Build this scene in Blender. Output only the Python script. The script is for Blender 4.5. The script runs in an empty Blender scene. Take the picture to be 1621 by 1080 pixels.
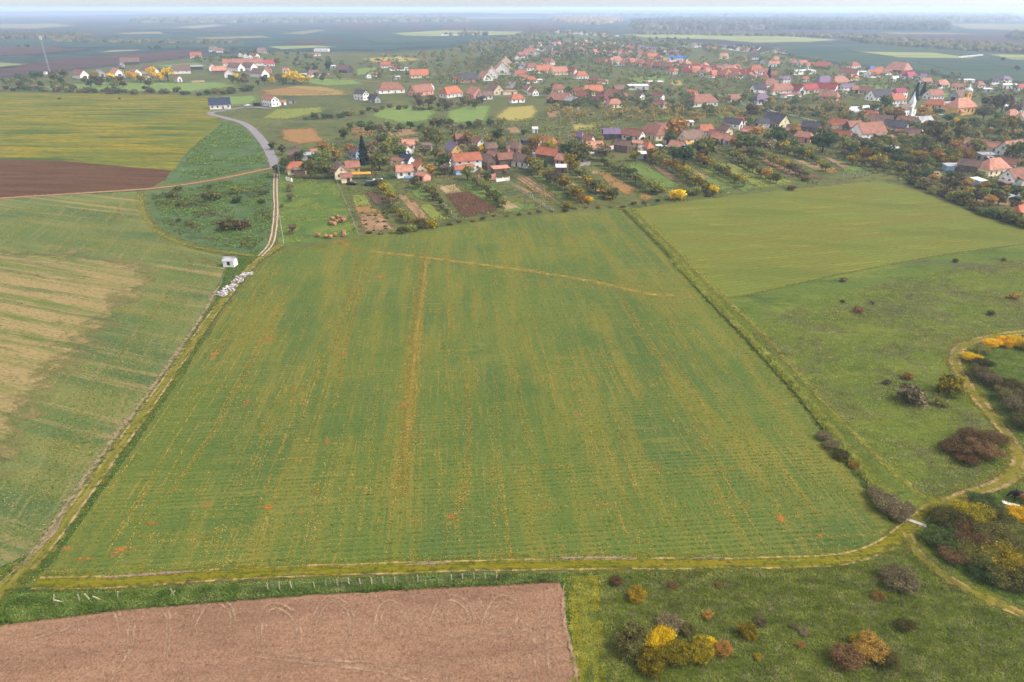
import bpy, math, random
import numpy as np
from mathutils import noise as mnoise, Vector

rng = random.Random(7)
nr = np.random.default_rng(7)
sc = bpy.context.scene
COL = sc.collection

# ------------------------------------------------------------------ camera
F_PX, CAM_H, HZ = 1081.0, 65.0, 13.0            # focal length in photo pixels, drone height, horizon row
PITCH = math.atan((540 - HZ) / F_PX)
cam = bpy.data.cameras.new('camera')
cam.sensor_width = 36.0
cam.lens = 36.0 * F_PX / 1621.0
cam.clip_start, cam.clip_end = 1.0, 90000.0
cam_o = bpy.data.objects.new('camera', cam)
COL.objects.link(cam_o)
cam_o.location = (0, 0, CAM_H)
cam_o.rotation_euler = (math.pi / 2 - PITCH, 0, 0)
sc.camera = cam_o

# ------------------------------------------------------------------ sky and sun (overcast)
SUN_EL, SUN_AZ = math.radians(48), math.radians(100)   # azimuth clockwise from +Y (the view direction)
SKY_STRENGTH, SUN_STRENGTH, EXPOSURE = 0.15, 1.5, 1.6
w = bpy.data.worlds.new('World')
sc.world = w
w.use_nodes = True
nt = w.node_tree
nt.nodes.clear()
sky = nt.nodes.new('ShaderNodeTexSky')
sky.sky_type = 'NISHITA'
sky.sun_disc = False
sky.sun_elevation = SUN_EL
sky.sun_rotation = SUN_AZ
sky.altitude = 200
sky.air_density, sky.dust_density, sky.ozone_density = 1.0, 2.3, 1.0
hsv = nt.nodes.new('ShaderNodeHueSaturation')
hsv.inputs['Saturation'].default_value = 0.16
bg = nt.nodes.new('ShaderNodeBackground')
bg.inputs['Strength'].default_value = SKY_STRENGTH
wo = nt.nodes.new('ShaderNodeOutputWorld')
nt.links.new(sky.outputs[0], hsv.inputs['Color'])
nt.links.new(hsv.outputs[0], bg.inputs['Color'])
nt.links.new(bg.outputs[0], wo.inputs['Surface'])

sl = bpy.data.lights.new('sun', 'SUN')
sl.energy = SUN_STRENGTH
sl.angle = math.radians(14)
sl.color = (1.0, 0.92, 0.78)
so = bpy.data.objects.new('sun', sl)
COL.objects.link(so)
sd = Vector((math.sin(SUN_AZ) * math.cos(SUN_EL), math.cos(SUN_AZ) * math.cos(SUN_EL), math.sin(SUN_EL)))
so.rotation_euler = sd.to_track_quat('Z', 'Y').to_euler()
so.location = (0, 0, 500)

sc.view_settings.view_transform = 'Standard'
sc.view_settings.look = 'None'
sc.view_settings.exposure = EXPOSURE
sc.view_settings.gamma = 1.0
sc.view_settings.use_curve_mapping = False
sc.render.engine = 'CYCLES'
cy = sc.cycles
cy.use_denoising = True
cy.max_bounces = 4
cy.diffuse_bounces = 2
cy.glossy_bounces = 1
cy.transmission_bounces = 2
cy.transparent_max_bounces = 12
cy.volume_bounces = 0
cy.caustics_reflective = cy.caustics_refractive = False

# ------------------------------------------------------------------ helpers
cp_, sp_ = math.cos(PITCH), math.sin(PITCH)


def G(u, v):
    """point of the flat ground seen at photo pixel (u, v) -> world x, y"""
    x, y = (u - 810.5) / F_PX, (540 - v) / F_PX
    t = CAM_H / (sp_ - y * cp_)
    return x * t, (cp_ + y * sp_) * t


def depth(v):
    y = (540 - v) / F_PX
    return CAM_H / (sp_ - y * cp_)


def mpp(v):
    return depth(v) / F_PX


K = 0.62
ALB = 0.72          # overall albedo level


def S(r, g, b, k=K):
    def c(x):
        x /= 255.0
        return x / 12.92 if x <= 0.04045 else ((x + 0.055) / 1.055) ** 2.4
    k *= ALB
    return (c(r) * k, c(g) * k, c(b) * k, 1.0)


def mesh_obj(name, verts, faces, mats, parent=None, loc=None, smooth=False):
    me = bpy.data.meshes.new(name)
    me.from_pydata([tuple(map(float, q)) for q in verts], [], faces)
    me.update()
    if smooth:
        me.shade_smooth()
    return link(name, me, mats, parent, loc)


def link(name, me, mats=None, parent=None, loc=None):
    if mats is not None:
        if not isinstance(mats, (list, tuple)):
            mats = [mats]
        if len(me.materials) == 0:
            for m in mats:
                me.materials.append(m)
    o = bpy.data.objects.new(name, me)
    COL.objects.link(o)
    if parent is not None:
        o.parent = parent
    if loc is not None:
        o.location = loc
    return o


def omat(o, mat, slot=0):
    s = o.material_slots[slot]
    s.link = 'OBJECT'
    s.material = mat


def empty(name, loc, rz=0.0):
    o = bpy.data.objects.new(name, None)
    o.empty_display_size = 0.5
    COL.objects.link(o)
    o.location = loc
    o.rotation_euler = (0, 0, rz)
    return o


def tag(o, label=None, cat=None, group=None, kind=None):
    if label:
        o['label'] = label
    if cat:
        o['category'] = cat
    if group:
        o['group'] = group
    if kind:
        o['kind'] = kind
    return o


class MB:
    """collects boxes, prisms and tubes into one mesh"""
    def __init__(s):
        s.v, s.f, s.mi = [], [], []

    def add(s, verts, faces, mi=0):
        b = len(s.v)
        s.v += [tuple(q) for q in verts]
        s.f += [tuple(i + b for i in f) for f in faces]
        s.mi += [mi] * len(faces)

    def box(s, x0, x1, y0, y1, z0, z1, mi=0):
        s.add([(x0, y0, z0), (x1, y0, z0), (x1, y1, z0), (x0, y1, z0), (x0, y0, z1), (x1, y0, z1), (x1, y1, z1), (x0, y1, z1)],
              [(3, 2, 1, 0), (4, 5, 6, 7), (0, 1, 5, 4), (1, 2, 6, 5), (2, 3, 7, 6), (3, 0, 4, 7)], mi)

    def tube(s, p0, p1, r0, r1, n=6, mi=0):
        p0, p1 = Vector(p0), Vector(p1)
        d = (p1 - p0).normalized()
        a = d.orthogonal().normalized()
        b = d.cross(a)
        vs = []
        for p, r in ((p0, r0), (p1, r1)):
            for i in range(n):
                t = 2 * math.pi * i / n
                vs.append(p + a * math.cos(t) * r + b * math.sin(t) * r)
        fs = [(i, (i + 1) % n, n + (i + 1) % n, n + i) for i in range(n)]
        fs += [tuple(range(n - 1, -1, -1)), tuple(range(n, 2 * n))]
        s.add(vs, fs, mi)

    def lathe(s, prof, n=16, c=(0, 0), mi=0, sx=1.0, sy=1.0):
        vs, fs = [], []
        for r, z in prof:
            for i in range(n):
                t = 2 * math.pi * i / n
                vs.append((c[0] + r * sx * math.cos(t), c[1] + r * sy * math.sin(t), z))
        for k in range(len(prof) - 1):
            for i in range(n):
                j = (i + 1) % n
                fs.append((k * n + i, k * n + j, (k + 1) * n + j, (k + 1) * n + i))
        fs.append(tuple(range(n - 1, -1, -1)))
        fs.append(tuple(range((len(prof) - 1) * n, len(prof) * n)))
        s.add(vs, fs, mi)

    def mesh(s, name, smooth=False):
        me = bpy.data.meshes.new(name)
        me.from_pydata(s.v, [], s.f)
        if any(s.mi):
            me.polygons.foreach_set('material_index', s.mi)
        me.update()
        if smooth:
            me.shade_smooth()
        return me

    def build(s, name, mats, parent=None, loc=None, smooth=False):
        me = s.mesh(name, smooth)
        for m in (mats if isinstance(mats, (list, tuple)) else [mats]):
            me.materials.append(m)
        return link(name, me, None, parent, loc)


ORD = ['', 'first', 'second', 'third', 'fourth', 'fifth', 'sixth', 'seventh', 'eighth', 'ninth', 'tenth', 'eleventh', 'twelfth', 'thirteenth',
       'fourteenth', 'fifteenth', 'sixteenth', 'seventeenth', 'eighteenth', 'nineteenth', 'twentieth']
TENS = {2: 'twenty', 3: 'thirty', 4: 'forty', 5: 'fifty', 6: 'sixty', 7: 'seventy'}


def ordinal(n):
    if n <= 20:
        return ORD[n]
    t, r = divmod(n, 10)
    return TENS[t] + '-' + ORD[r] if r else TENS[t][:-1] + 'ieth'


def catmull(pts, step):
    """smooth polyline through world points, about `step` metres between samples"""
    P = [np.array(p, float) for p in pts]
    P = [2 * P[0] - P[1]] + P + [2 * P[-1] - P[-2]]
    out = []
    for i in range(1, len(P) - 2):
        n = max(2, int(np.linalg.norm(P[i + 1] - P[i]) / step))
        for k in range(n):
            t = k / n
            out.append(0.5 * (2 * P[i] + (P[i + 1] - P[i - 1]) * t + (2 * P[i - 1] - 5 * P[i] + 4 * P[i + 1] - P[i + 2]) * t * t
                              + (3 * P[i] - P[i - 1] - 3 * P[i + 1] + P[i + 2]) * t ** 3))
    out.append(P[-2])
    return np.array(out)


def in_poly(px, py, poly):
    inside = np.zeros(len(px), bool)
    n = len(poly)
    for i in range(n):
        x0, y0 = poly[i]
        x1, y1 = poly[(i + 1) % n]
        if y0 == y1:
            continue
        c = ((y0 > py) != (y1 > py)) & (px < (x1 - x0) * (py - y0) / (y1 - y0) + x0)
        inside ^= c
    return inside


def scatter_world(poly, n):
    """n random points of the ground inside a world polygon"""
    p = np.array(poly)
    lo, hi = p.min(0), p.max(0)
    out = np.zeros((0, 2))
    while len(out) < n:
        q = lo + nr.random((n * 2, 2)) * (hi - lo)
        out = np.vstack([out, q[in_poly(q[:, 0], q[:, 1], poly)]])
    return out[:n]


# ------------------------------------------------------------------ materials
def new_mat(name):
    m = bpy.data.materials.new(name)
    m.use_nodes = True
    t = m.node_tree
    t.nodes.clear()
    out = t.nodes.new('ShaderNodeOutputMaterial')
    return m, t, out


def N(t, kind, **kw):
    n = t.nodes.new(kind)
    for k, v in kw.items():
        setattr(n, k, v)
    return n


def noise_fac(t, pos, scale, rot=0.0, detail=3.0, rough=0.55, lo=0.4, hi=0.6, dist=0.0, off=0.0):
    mp = N(t, 'ShaderNodeMapping', vector_type='TEXTURE')
    mp.inputs['Scale'].default_value = (scale[0], scale[1], max(scale))
    mp.inputs['Rotation'].default_value = (0, 0, rot)
    mp.inputs['Location'].default_value = (off, off * 0.7, 0)
    t.links.new(pos, mp.inputs['Vector'])
    n = N(t, 'ShaderNodeTexNoise')
    n.inputs['Scale'].default_value = 1.0
    n.inputs['Detail'].default_value = detail
    n.inputs['Roughness'].default_value = rough
    n.inputs['Distortion'].default_value = dist
    t.links.new(mp.outputs[0], n.inputs['Vector'])
    return smooth(t, n.outputs['Fac'], lo, hi)


def smooth(t, sock, lo, hi, a=0.0, b=1.0):
    r = N(t, 'ShaderNodeMapRange', interpolation_type='SMOOTHSTEP')
    r.inputs['From Min'].default_value = lo
    r.inputs['From Max'].default_value = hi
    r.inputs['To Min'].default_value = a
    r.inputs['To Max'].default_value = b
    t.links.new(sock, r.inputs['Value'])
    return r.outputs[0]


def rows_fac(t, pos, period, rot, lo, hi, dist=0.6):
    """soft stripes across direction rot, `period` metres apart"""
    mp = N(t, 'ShaderNodeMapping', vector_type='TEXTURE')
    mp.inputs['Rotation'].default_value = (0, 0, rot)
    mp.inputs['Scale'].default_value = (period, period, period)
    t.links.new(pos, mp.inputs['Vector'])
    wv = N(t, 'ShaderNodeTexWave', wave_type='BANDS', bands_direction='X', wave_profile='SIN')
    wv.inputs['Scale'].default_value = 0.314159
    wv.inputs['Distortion'].default_value = dist
    wv.inputs['Detail'].default_value = 1.5
    wv.inputs['Detail Scale'].default_value = 0.6
    t.links.new(mp.outputs[0], wv.inputs['Vector'])
    return smooth(t, wv.outputs['Fac'], lo, hi)


def mul(t, a, b):
    m = N(t, 'ShaderNodeMath', operation='MULTIPLY')
    for i, s in enumerate((a, b)):
        if isinstance(s, (int, float)):
            m.inputs[i].default_value = s
        else:
            t.links.new(s, m.inputs[i])
    return m.outputs[0]


def mixc(t, fac, a, b):
    m = N(t, 'ShaderNodeMix', data_type='RGBA')
    if isinstance(fac, (int, float)):
        m.inputs[0].default_value = fac
    else:
        t.links.new(fac, m.inputs[0])
    for idx, s in ((6, a), (7, b)):
        if isinstance(s, tuple):
            m.inputs[idx].default_value = s
        else:
            t.links.new(s, m.inputs[idx])
    return m.outputs[2]


def layered(name, base, layers, rough=0.95, bump=(0.6, 0.5, 0.15), edge=None, ruts=None, opac=1.0):
    """layers: (colour, amount, dict of noise settings[, dict of mask noise]) or ('rows', colour, amount, period, rot, lo, hi)
    edge: fade of a strip's or patch's ragged margin, read from its 'across' attribute; ruts: (colour, places, width)"""
    m, t, out = new_mat(name)
    pos = N(t, 'ShaderNodeNewGeometry').outputs['Position']
    col = base
    for L in layers:
        if L[0] == 'rows':
            _, c, amt, per, rot, lo, hi = L[:7]
            fac = mul(t, rows_fac(t, pos, per, rot, lo, hi), amt)
            if len(L) > 7:
                fac = mul(t, fac, noise_fac(t, pos, **L[7]))
        else:
            c, amt, kw = L[:3]
            fac = mul(t, noise_fac(t, pos, **kw), amt)
            if len(L) > 3:
                fac = mul(t, fac, noise_fac(t, pos, **L[3]))
        col = mixc(t, fac, col, c)
    att = None
    if edge or ruts:
        att = N(t, 'ShaderNodeAttribute', attribute_name='across').outputs['Fac']
        ab = N(t, 'ShaderNodeMath', operation='ABSOLUTE')
        t.links.new(att, ab.inputs[0])
        ab = ab.outputs[0]
    if ruts:
        c, place, width, brk = ruts
        d = N(t, 'ShaderNodeMath', operation='SUBTRACT')
        t.links.new(ab, d.inputs[0])
        d.inputs[1].default_value = place
        d2 = N(t, 'ShaderNodeMath', operation='ABSOLUTE')
        t.links.new(d.outputs[0], d2.inputs[0])
        nz = noise_fac(t, pos, (1.6, 1.6), lo=0.0, hi=1.0, detail=3)
        nz = mul(t, nz, width * 0.9)
        ad = N(t, 'ShaderNodeMath', operation='ADD')
        t.links.new(d2.outputs[0], ad.inputs[0])
        t.links.new(nz, ad.inputs[1])
        fac = smooth(t, ad.outputs[0], width * 1.7, width * 0.7)
        fac = mul(t, fac, noise_fac(t, pos, (5, 5), lo=brk, hi=brk + 0.25, detail=3))
        col = mixc(t, fac, col, c)
    p = N(t, 'ShaderNodeBsdfPrincipled')
    p.inputs['Roughness'].default_value = rough
    p.inputs['Specular IOR Level'].default_value = 0.02
    if isinstance(col, tuple):
        p.inputs['Base Color'].default_value = col
    else:
        t.links.new(col, p.inputs['Base Color'])
    if bump:
        strength, size, dist = bump
        mp = N(t, 'ShaderNodeTexNoise')
        mp.inputs['Scale'].default_value = 1.0 / size
        mp.inputs['Detail'].default_value = 4
        mp.inputs['Roughness'].default_value = 0.65
        t.links.new(pos, mp.inputs['Vector'])
        b = N(t, 'ShaderNodeBump')
        b.inputs['Strength'].default_value = strength
        b.inputs['Distance'].default_value = dist
        t.links.new(mp.outputs['Fac'], b.inputs['Height'])
        t.links.new(b.outputs[0], p.inputs['Normal'])
    if edge:
        width, size = edge
        nz = N(t, 'ShaderNodeTexNoise')
        nz.inputs['Scale'].default_value = 1.0 / size
        nz.inputs['Detail'].default_value = 4
        nz.inputs['Roughness'].default_value = 0.7
        t.links.new(pos, nz.inputs['Vector'])
        a = N(t, 'ShaderNodeMath', operation='MULTIPLY_ADD')
        t.links.new(nz.outputs['Fac'], a.inputs[0])
        a.inputs[1].default_value = width * 3.6
        a.inputs[2].default_value = -width * 1.8
        s = N(t, 'ShaderNodeMath', operation='ADD')
        t.links.new(ab, s.inputs[0])
        t.links.new(a.outputs[0], s.inputs[1])
        al = smooth(t, s.outputs[0], 1.0 - width * 0.35, 1.0 - width * 1.5)
        if opac < 1:
            al = mul(t, al, noise_fac(t, pos, (2.2, 2.2), lo=0.72 - opac * 0.5, hi=1.05 - opac * 0.4, detail=5, rough=0.7))
        tr = N(t, 'ShaderNodeBsdfTransparent')
        mx = N(t, 'ShaderNodeMixShader')
        t.links.new(al, mx.inputs[0])
        t.links.new(tr.outputs[0], mx.inputs[1])
        t.links.new(p.outputs[0], mx.inputs[2])
        t.links.new(mx.outputs[0], out.inputs[0])
    else:
        t.links.new(p.outputs[0], out.inputs[0])
    return m


def leaf_mat(name, dark, mid, light, hue=0.012, val=0.3, trans=0.35):
    dark, mid, light = (tuple(min(0.8, q * 2.15) for q in c[:3]) + (1,) for c in (dark, mid, light))
    m, t, out = new_mat(name)
    geo = N(t, 'ShaderNodeNewGeometry')
    oi = N(t, 'ShaderNodeObjectInfo')
    rp = N(t, 'ShaderNodeValToRGB')
    rp.color_ramp.elements[0].color = dark
    rp.color_ramp.elements[1].color = light
    e = rp.color_ramp.elements.new(0.5)
    e.color = mid
    tc = N(t, 'ShaderNodeTexCoord').outputs['Object']
    nz = N(t, 'ShaderNodeTexNoise')
    nz.inputs['Scale'].default_value = 2.4
    nz.inputs['Detail'].default_value = 2
    t.links.new(tc, nz.inputs['Vector'])
    ad = N(t, 'ShaderNodeMath', operation='MULTIPLY_ADD')
    t.links.new(geo.outputs['Random Per Island'], ad.inputs[0])
    ad.inputs[1].default_value = 0.6
    t.links.new(smooth(t, nz.outputs['Fac'], 0.3, 0.7, 0.0, 0.4), ad.inputs[2])
    t.links.new(ad.outputs[0], rp.inputs[0])
    hs = N(t, 'ShaderNodeHueSaturation')
    t.links.new(rp.outputs[0], hs.inputs['Color'])
    t.links.new(smooth(t, oi.outputs['Random'], 0, 1, 0.5 - hue, 0.5 + hue), hs.inputs['Hue'])
    # each plant a little lighter or darker than its neighbours
    wn = N(t, 'ShaderNodeTexWhiteNoise', noise_dimensions='1D')
    t.links.new(oi.outputs['Random'], wn.inputs['W'])
    t.links.new(smooth(t, wn.outputs['Value'], 0, 1, 1 - val, 1 + val), hs.inputs['Value'])
    d = N(t, 'ShaderNodeBsdfDiffuse')
    tl = N(t, 'ShaderNodeBsdfTranslucent')
    mx = N(t, 'ShaderNodeMixShader')
    mx.inputs[0].default_value = trans
    t.links.new(hs.outputs[0], d.inputs['Color'])
    t.links.new(hs.outputs[0], tl.inputs['Color'])
    t.links.new(d.outputs[0], mx.inputs[1])
    t.links.new(tl.outputs[0], mx.inputs[2])
    t.links.new(mx.outputs[0], out.inputs[0])
    return m


def solid(name, col, rough=0.85, var=0.25, size=1.5, metallic=0.0, dirt=None, objvar=0.15, rows=None):
    """plain painted / plastered / metal surface with blotches in object space, a little different on every object"""
    m, t, out = new_mat(name)
    tc = N(t, 'ShaderNodeTexCoord').outputs['Object']
    nz = N(t, 'ShaderNodeTexNoise')
    nz.inputs['Scale'].default_value = 1.0 / size
    nz.inputs['Detail'].default_value = 5
    nz.inputs['Roughness'].default_value = 0.65
    t.links.new(tc, nz.inputs['Vector'])
    dk = dirt or tuple(c * (1 - var * 1.6) for c in col[:3]) + (1,)
    c = mixc(t, smooth(t, nz.outputs['Fac'], 0.42, 0.64), col, dk)
    if rows:
        wv = N(t, 'ShaderNodeTexWave', wave_type='BANDS', bands_direction='X')
        wv.inputs['Scale'].default_value = 0.314 / rows
        wv.inputs['Distortion'].default_value = 0.5
        t.links.new(tc, wv.inputs['Vector'])
        c = mixc(t, mul(t, smooth(t, wv.outputs['Fac'], 0.5, 1.0), 0.35), c, dk)
    oi = N(t, 'ShaderNodeObjectInfo')
    hs = N(t, 'ShaderNodeHueSaturation')
    t.links.new(c, hs.inputs['Color'])
    t.links.new(smooth(t, oi.outputs['Random'], 0, 1, 1 - objvar, 1 + objvar), hs.inputs['Value'])
    p = N(t, 'ShaderNodeBsdfPrincipled')
    p.inputs['Roughness'].default_value = rough
    p.inputs['Metallic'].default_value = metallic
    p.inputs['Specular IOR Level'].default_value = 0.25
    t.links.new(hs.outputs[0], p.inputs['Base Color'])
    t.links.new(p.outputs[0], out.inputs[0])
    return m


R = math.radians
ROW = R(5 + 90)       # direction of the long streaks in the crop
fine = dict(scale=(0.35, 0.35), lo=0.42, hi=0.62, detail=4, rough=0.7)

M = {}
M['base'] = layered('rough_ground', S(108, 112, 62), [
    (S(122, 122, 70), 0.8, dict(scale=(60, 40), lo=0.42, hi=0.62, detail=5)),
    (S(70, 86, 58), 0.8, dict(scale=(26, 18), lo=0.5, hi=0.66, detail=5, off=90)),
    (S(128, 110, 78), 0.55, dict(scale=(38, 20), lo=0.56, hi=0.68, detail=5, off=300)),
    (S(64, 74, 46), 0.75, dict(scale=(4, 3), lo=0.46, hi=0.64, detail=6, rough=0.7)),
    (S(140, 132, 92), 0.6, dict(scale=(3, 2), lo=0.56, hi=0.68, detail=6, rough=0.7, off=44)),
])
M['wheat'] = layered('young_crop', S(99, 118, 54), [
    (S(82, 108, 58), 0.75, dict(scale=(26, 40), rot=R(5), lo=0.42, hi=0.62, detail=4)),
    (S(132, 128, 54), 0.7, dict(scale=(50, 6), rot=ROW, lo=0.46, hi=0.62, detail=6, rough=0.62, off=40)),
    (S(138, 134, 64), 0.6, dict(scale=(14, 1.3), rot=R(5), lo=0.50, hi=0.66, detail=6, rough=0.65), dict(scale=(40, 30), lo=0.42, hi=0.6, off=11)),
    ('rows', S(140, 144, 78), 0.3, 0.95, R(95), 0.55, 0.95, dict(scale=(20, 20), lo=0.3, hi=0.6)),
    (S(160, 140, 64), 0.5, dict(scale=(34, 0.55), rot=ROW, lo=0.51, hi=0.62, detail=6, rough=0.7), dict(scale=(22, 10), lo=0.42, hi=0.58, off=77)),
    (S(176, 148, 88), 0.5, dict(scale=(20, 0.3), rot=ROW, lo=0.54, hi=0.65, detail=6, rough=0.7), dict(scale=(16, 14), lo=0.42, hi=0.6, off=177)),
    (S(176, 128, 50), 0.55, dict(scale=(16, 1.3), rot=ROW, lo=0.60, hi=0.70, detail=6, rough=0.7), dict(scale=(24, 12), lo=0.48, hi=0.6, off=57)),
    (S(170, 152, 90), 0.6, dict(scale=(0.5, 0.22), rot=R(5), lo=0.54, hi=0.70, detail=3, rough=0.7), dict(scale=(12, 12), lo=0.35, hi=0.65, off=5)),
    (S(70, 86, 40), 0.6, dict(scale=(0.6, 0.25), rot=R(5), lo=0.52, hi=0.68, detail=3, rough=0.7, off=31)),
], bump=(0.6, 0.35, 0.14))
M['crop_left'] = layered('sparse_crop', S(108, 124, 68), [
    (S(82, 108, 68), 0.85, dict(scale=(50, 14), rot=R(-20), lo=0.42, hi=0.64, detail=6)),
    (S(138, 136, 76), 0.7, dict(scale=(60, 8), rot=R(-20), lo=0.42, hi=0.64, detail=6, off=60)),
    (S(184, 152, 106), 0.75, dict(scale=(140, 3.6), rot=R(-20), lo=0.50, hi=0.62, detail=7, rough=0.68, off=444), dict(scale=(60, 60), lo=0.3, hi=0.6, off=333)),
    (S(168, 146, 98), 0.5, dict(scale=(30, 1.8), rot=R(-76), lo=0.52, hi=0.68, detail=7, rough=0.7, off=160)),
    (S(160, 152, 104), 0.65, dict(scale=(0.5, 0.5), lo=0.52, hi=0.68, detail=3, rough=0.7)),
    (S(66, 90, 52), 0.6, dict(scale=(0.6, 0.3), rot=R(-20), lo=0.52, hi=0.68, detail=3, off=31)),
], bump=(0.6, 0.35, 0.14))
M['crop_bare'] = layered('bare_striped_crop', S(118, 128, 66), [
    (S(186, 156, 110), 0.78, dict(scale=(120, 4.2), rot=R(-20), lo=0.34, hi=0.56, detail=7, rough=0.7)),
    (S(84, 108, 62), 0.75, dict(scale=(60, 4), rot=R(-20), lo=0.50, hi=0.66, detail=6, rough=0.7, off=210)),
    (S(200, 164, 120), 0.5, dict(scale=(8, 0.8), rot=R(-20), lo=0.5, hi=0.68, detail=5, off=10)),
    (S(88, 102, 52), 0.7, dict(scale=(1.2, 0.35), rot=R(-20), lo=0.48, hi=0.64, detail=4, rough=0.7, off=31)),
], bump=(0.6, 0.35, 0.14), edge=(0.6, 6.0))
M['plough_front'] = layered('ploughed_soil', S(178, 138, 110), [
    (S(156, 118, 96), 0.8, dict(scale=(22, 5), rot=R(4), lo=0.42, hi=0.62, detail=5)),
    (S(178, 142, 112), 0.55, dict(scale=(12, 1.2), rot=R(4), lo=0.52, hi=0.68, detail=5, off=50)),
    (S(140, 106, 86), 0.35, dict(scale=(3, 0.5), rot=R(3), lo=0.50, hi=0.64, detail=4)),
    (S(208, 182, 160), 0.85, dict(scale=(0.28, 0.2), lo=0.64, hi=0.72, detail=2, off=9)),
    (S(112, 84, 68), 0.7, dict(scale=(0.4, 0.25), lo=0.56, hi=0.7, detail=3, off=39)),
], bump=(0.9, 0.4, 0.22))
M['plough_left'] = layered('dark_ploughed_soil', S(114, 82, 58), [
    (S(94, 66, 48), 0.85, dict(scale=(50, 3), rot=R(-6), lo=0.42, hi=0.6, detail=6, rough=0.66)),
    (S(136, 102, 72), 0.6, dict(scale=(60, 2.5), rot=R(4), lo=0.54, hi=0.66, detail=6, rough=0.66, off=80)),
    (S(80, 58, 42), 0.6, dict(scale=(3, 1), rot=R(-6), lo=0.5, hi=0.64, detail=4, rough=0.7)),
], bump=(0.8, 0.6, 0.25))
M['meadow_up'] = layered('yellowing_meadow', S(118, 124, 44), [
    (S(166, 144, 40), 0.9, dict(scale=(60, 7), rot=R(-3), lo=0.44, hi=0.60, detail=7, rough=0.68)),
    (S(66, 98, 40), 0.9, dict(scale=(70, 8), rot=R(-4), lo=0.50, hi=0.62, detail=7, rough=0.68, off=230)),
    (S(142, 112, 50), 0.6, dict(scale=(50, 3.5), rot=R(-3), lo=0.53, hi=0.66, detail=6, off=400)),
    (S(74, 88, 32), 0.7, dict(scale=(6, 1.6), rot=R(-3), lo=0.48, hi=0.64, detail=5, rough=0.7)),
])
M['rough_green'] = layered('rough_pasture', S(92, 116, 70), [
    (S(112, 132, 88), 0.7, dict(scale=(14, 9), lo=0.46, hi=0.64, detail=5)),
    (S(70, 84, 56), 0.85, dict(scale=(9, 5), lo=0.52, hi=0.66, detail=6, rough=0.65, off=20)),
    (S(100, 88, 60), 0.7, dict(scale=(16, 9), lo=0.58, hi=0.68, detail=6, rough=0.65, off=120)),
    (S(60, 78, 44), 0.6, dict(scale=(1.6, 0.9), lo=0.5, hi=0.68, detail=4, rough=0.7)),
    (S(130, 142, 92), 0.5, dict(scale=(1.2, 0.8), lo=0.58, hi=0.72, detail=4, off=71)),
], bump=(0.8, 0.9, 0.5))
M['pasture'] = layered('green_pasture', S(100, 122, 58), [
    (S(130, 142, 66), 0.7, dict(scale=(12, 14), lo=0.48, hi=0.64, detail=5)),
    (S(76, 98, 52), 0.7, dict(scale=(8, 8), lo=0.5, hi=0.66, detail=5, off=33)),
    (S(150, 138, 56), 0.6, dict(scale=(7, 16), lo=0.58, hi=0.7, detail=5, off=133)),
    (S(72, 90, 44), 0.5, dict(scale=(1, 1), lo=0.52, hi=0.68, detail=4)),
], bump=(0.6, 0.8, 0.3))
M['stubble'] = layered('olive_stubble', S(126, 134, 60), [
    (S(130, 122, 54), 0.75, dict(scale=(50, 10), rot=R(8), lo=0.42, hi=0.62, detail=7, rough=0.68)),
    (S(166, 158, 68), 0.8, dict(scale=(24, 3), rot=R(10), lo=0.52, hi=0.70, detail=7, rough=0.7, off=60)),
    (S(106, 118, 50), 0.6, dict(scale=(60, 14), rot=R(-8), lo=0.48, hi=0.64, detail=6, off=160)),
    ('rows', S(104, 104, 46), 0.35, 1.8, R(110), 0.5, 0.95),
    (S(88, 96, 40), 0.6, dict(scale=(1.8, 0.5), rot=R(10), lo=0.48, hi=0.66, detail=5, rough=0.7)),
])
M['meadow_right'] = layered('wild_meadow', S(104, 120, 52), [
    (S(128, 136, 60), 0.75, dict(scale=(18, 9), rot=R(5), lo=0.46, hi=0.62, detail=5)),
    (S(100, 98, 72), 0.85, dict(scale=(30, 16), rot=R(-25), lo=0.50, hi=0.62, detail=6, rough=0.65, off=64)),
    (S(78, 100, 46), 0.75, dict(scale=(13, 6), lo=0.52, hi=0.66, detail=5, off=110)),
    (S(70, 84, 44), 0.6, dict(scale=(1.8, 0.7), rot=R(10), lo=0.5, hi=0.66, detail=4, rough=0.7)),
    (S(150, 152, 84), 0.5, dict(scale=(1.4, 0.6), rot=R(10), lo=0.58, hi=0.72, detail=4, off=17)),
], bump=(0.8, 0.8, 0.4))
M['meadow_front'] = layered('lush_meadow', S(100, 112, 46), [
    (S(116, 126, 50), 0.8, dict(scale=(9, 4), rot=R(-12), lo=0.46, hi=0.62, detail=5)),
    (S(66, 84, 36), 0.8, dict(scale=(6, 3), rot=R(-12), lo=0.5, hi=0.64, detail=5, off=50)),
    (S(122, 124, 86), 0.65, dict(scale=(8, 2.2), rot=R(-14), lo=0.56, hi=0.68, detail=6, off=150)),
    (S(52, 70, 28), 0.65, dict(scale=(0.8, 0.4), rot=R(-18), lo=0.5, hi=0.66, detail=4, rough=0.7)),
    (S(140, 146, 72), 0.5, dict(scale=(0.7, 0.3), rot=R(-18), lo=0.58, hi=0.72, detail=4, off=17)),
], bump=(1.0, 0.6, 0.4))
M['bank'] = layered('green_bank', S(84, 108, 46), [
    (S(64, 92, 50), 0.8, dict(scale=(3, 2), lo=0.48, hi=0.62, detail=5)),
    (S(120, 128, 52), 0.6, dict(scale=(4, 2), lo=0.54, hi=0.66, detail=5, off=40)),
    (S(48, 68, 32), 0.6, dict(scale=(0.7, 0.5), lo=0.5, hi=0.66, detail=4)),
], bump=(1.0, 0.6, 0.5))
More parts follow.
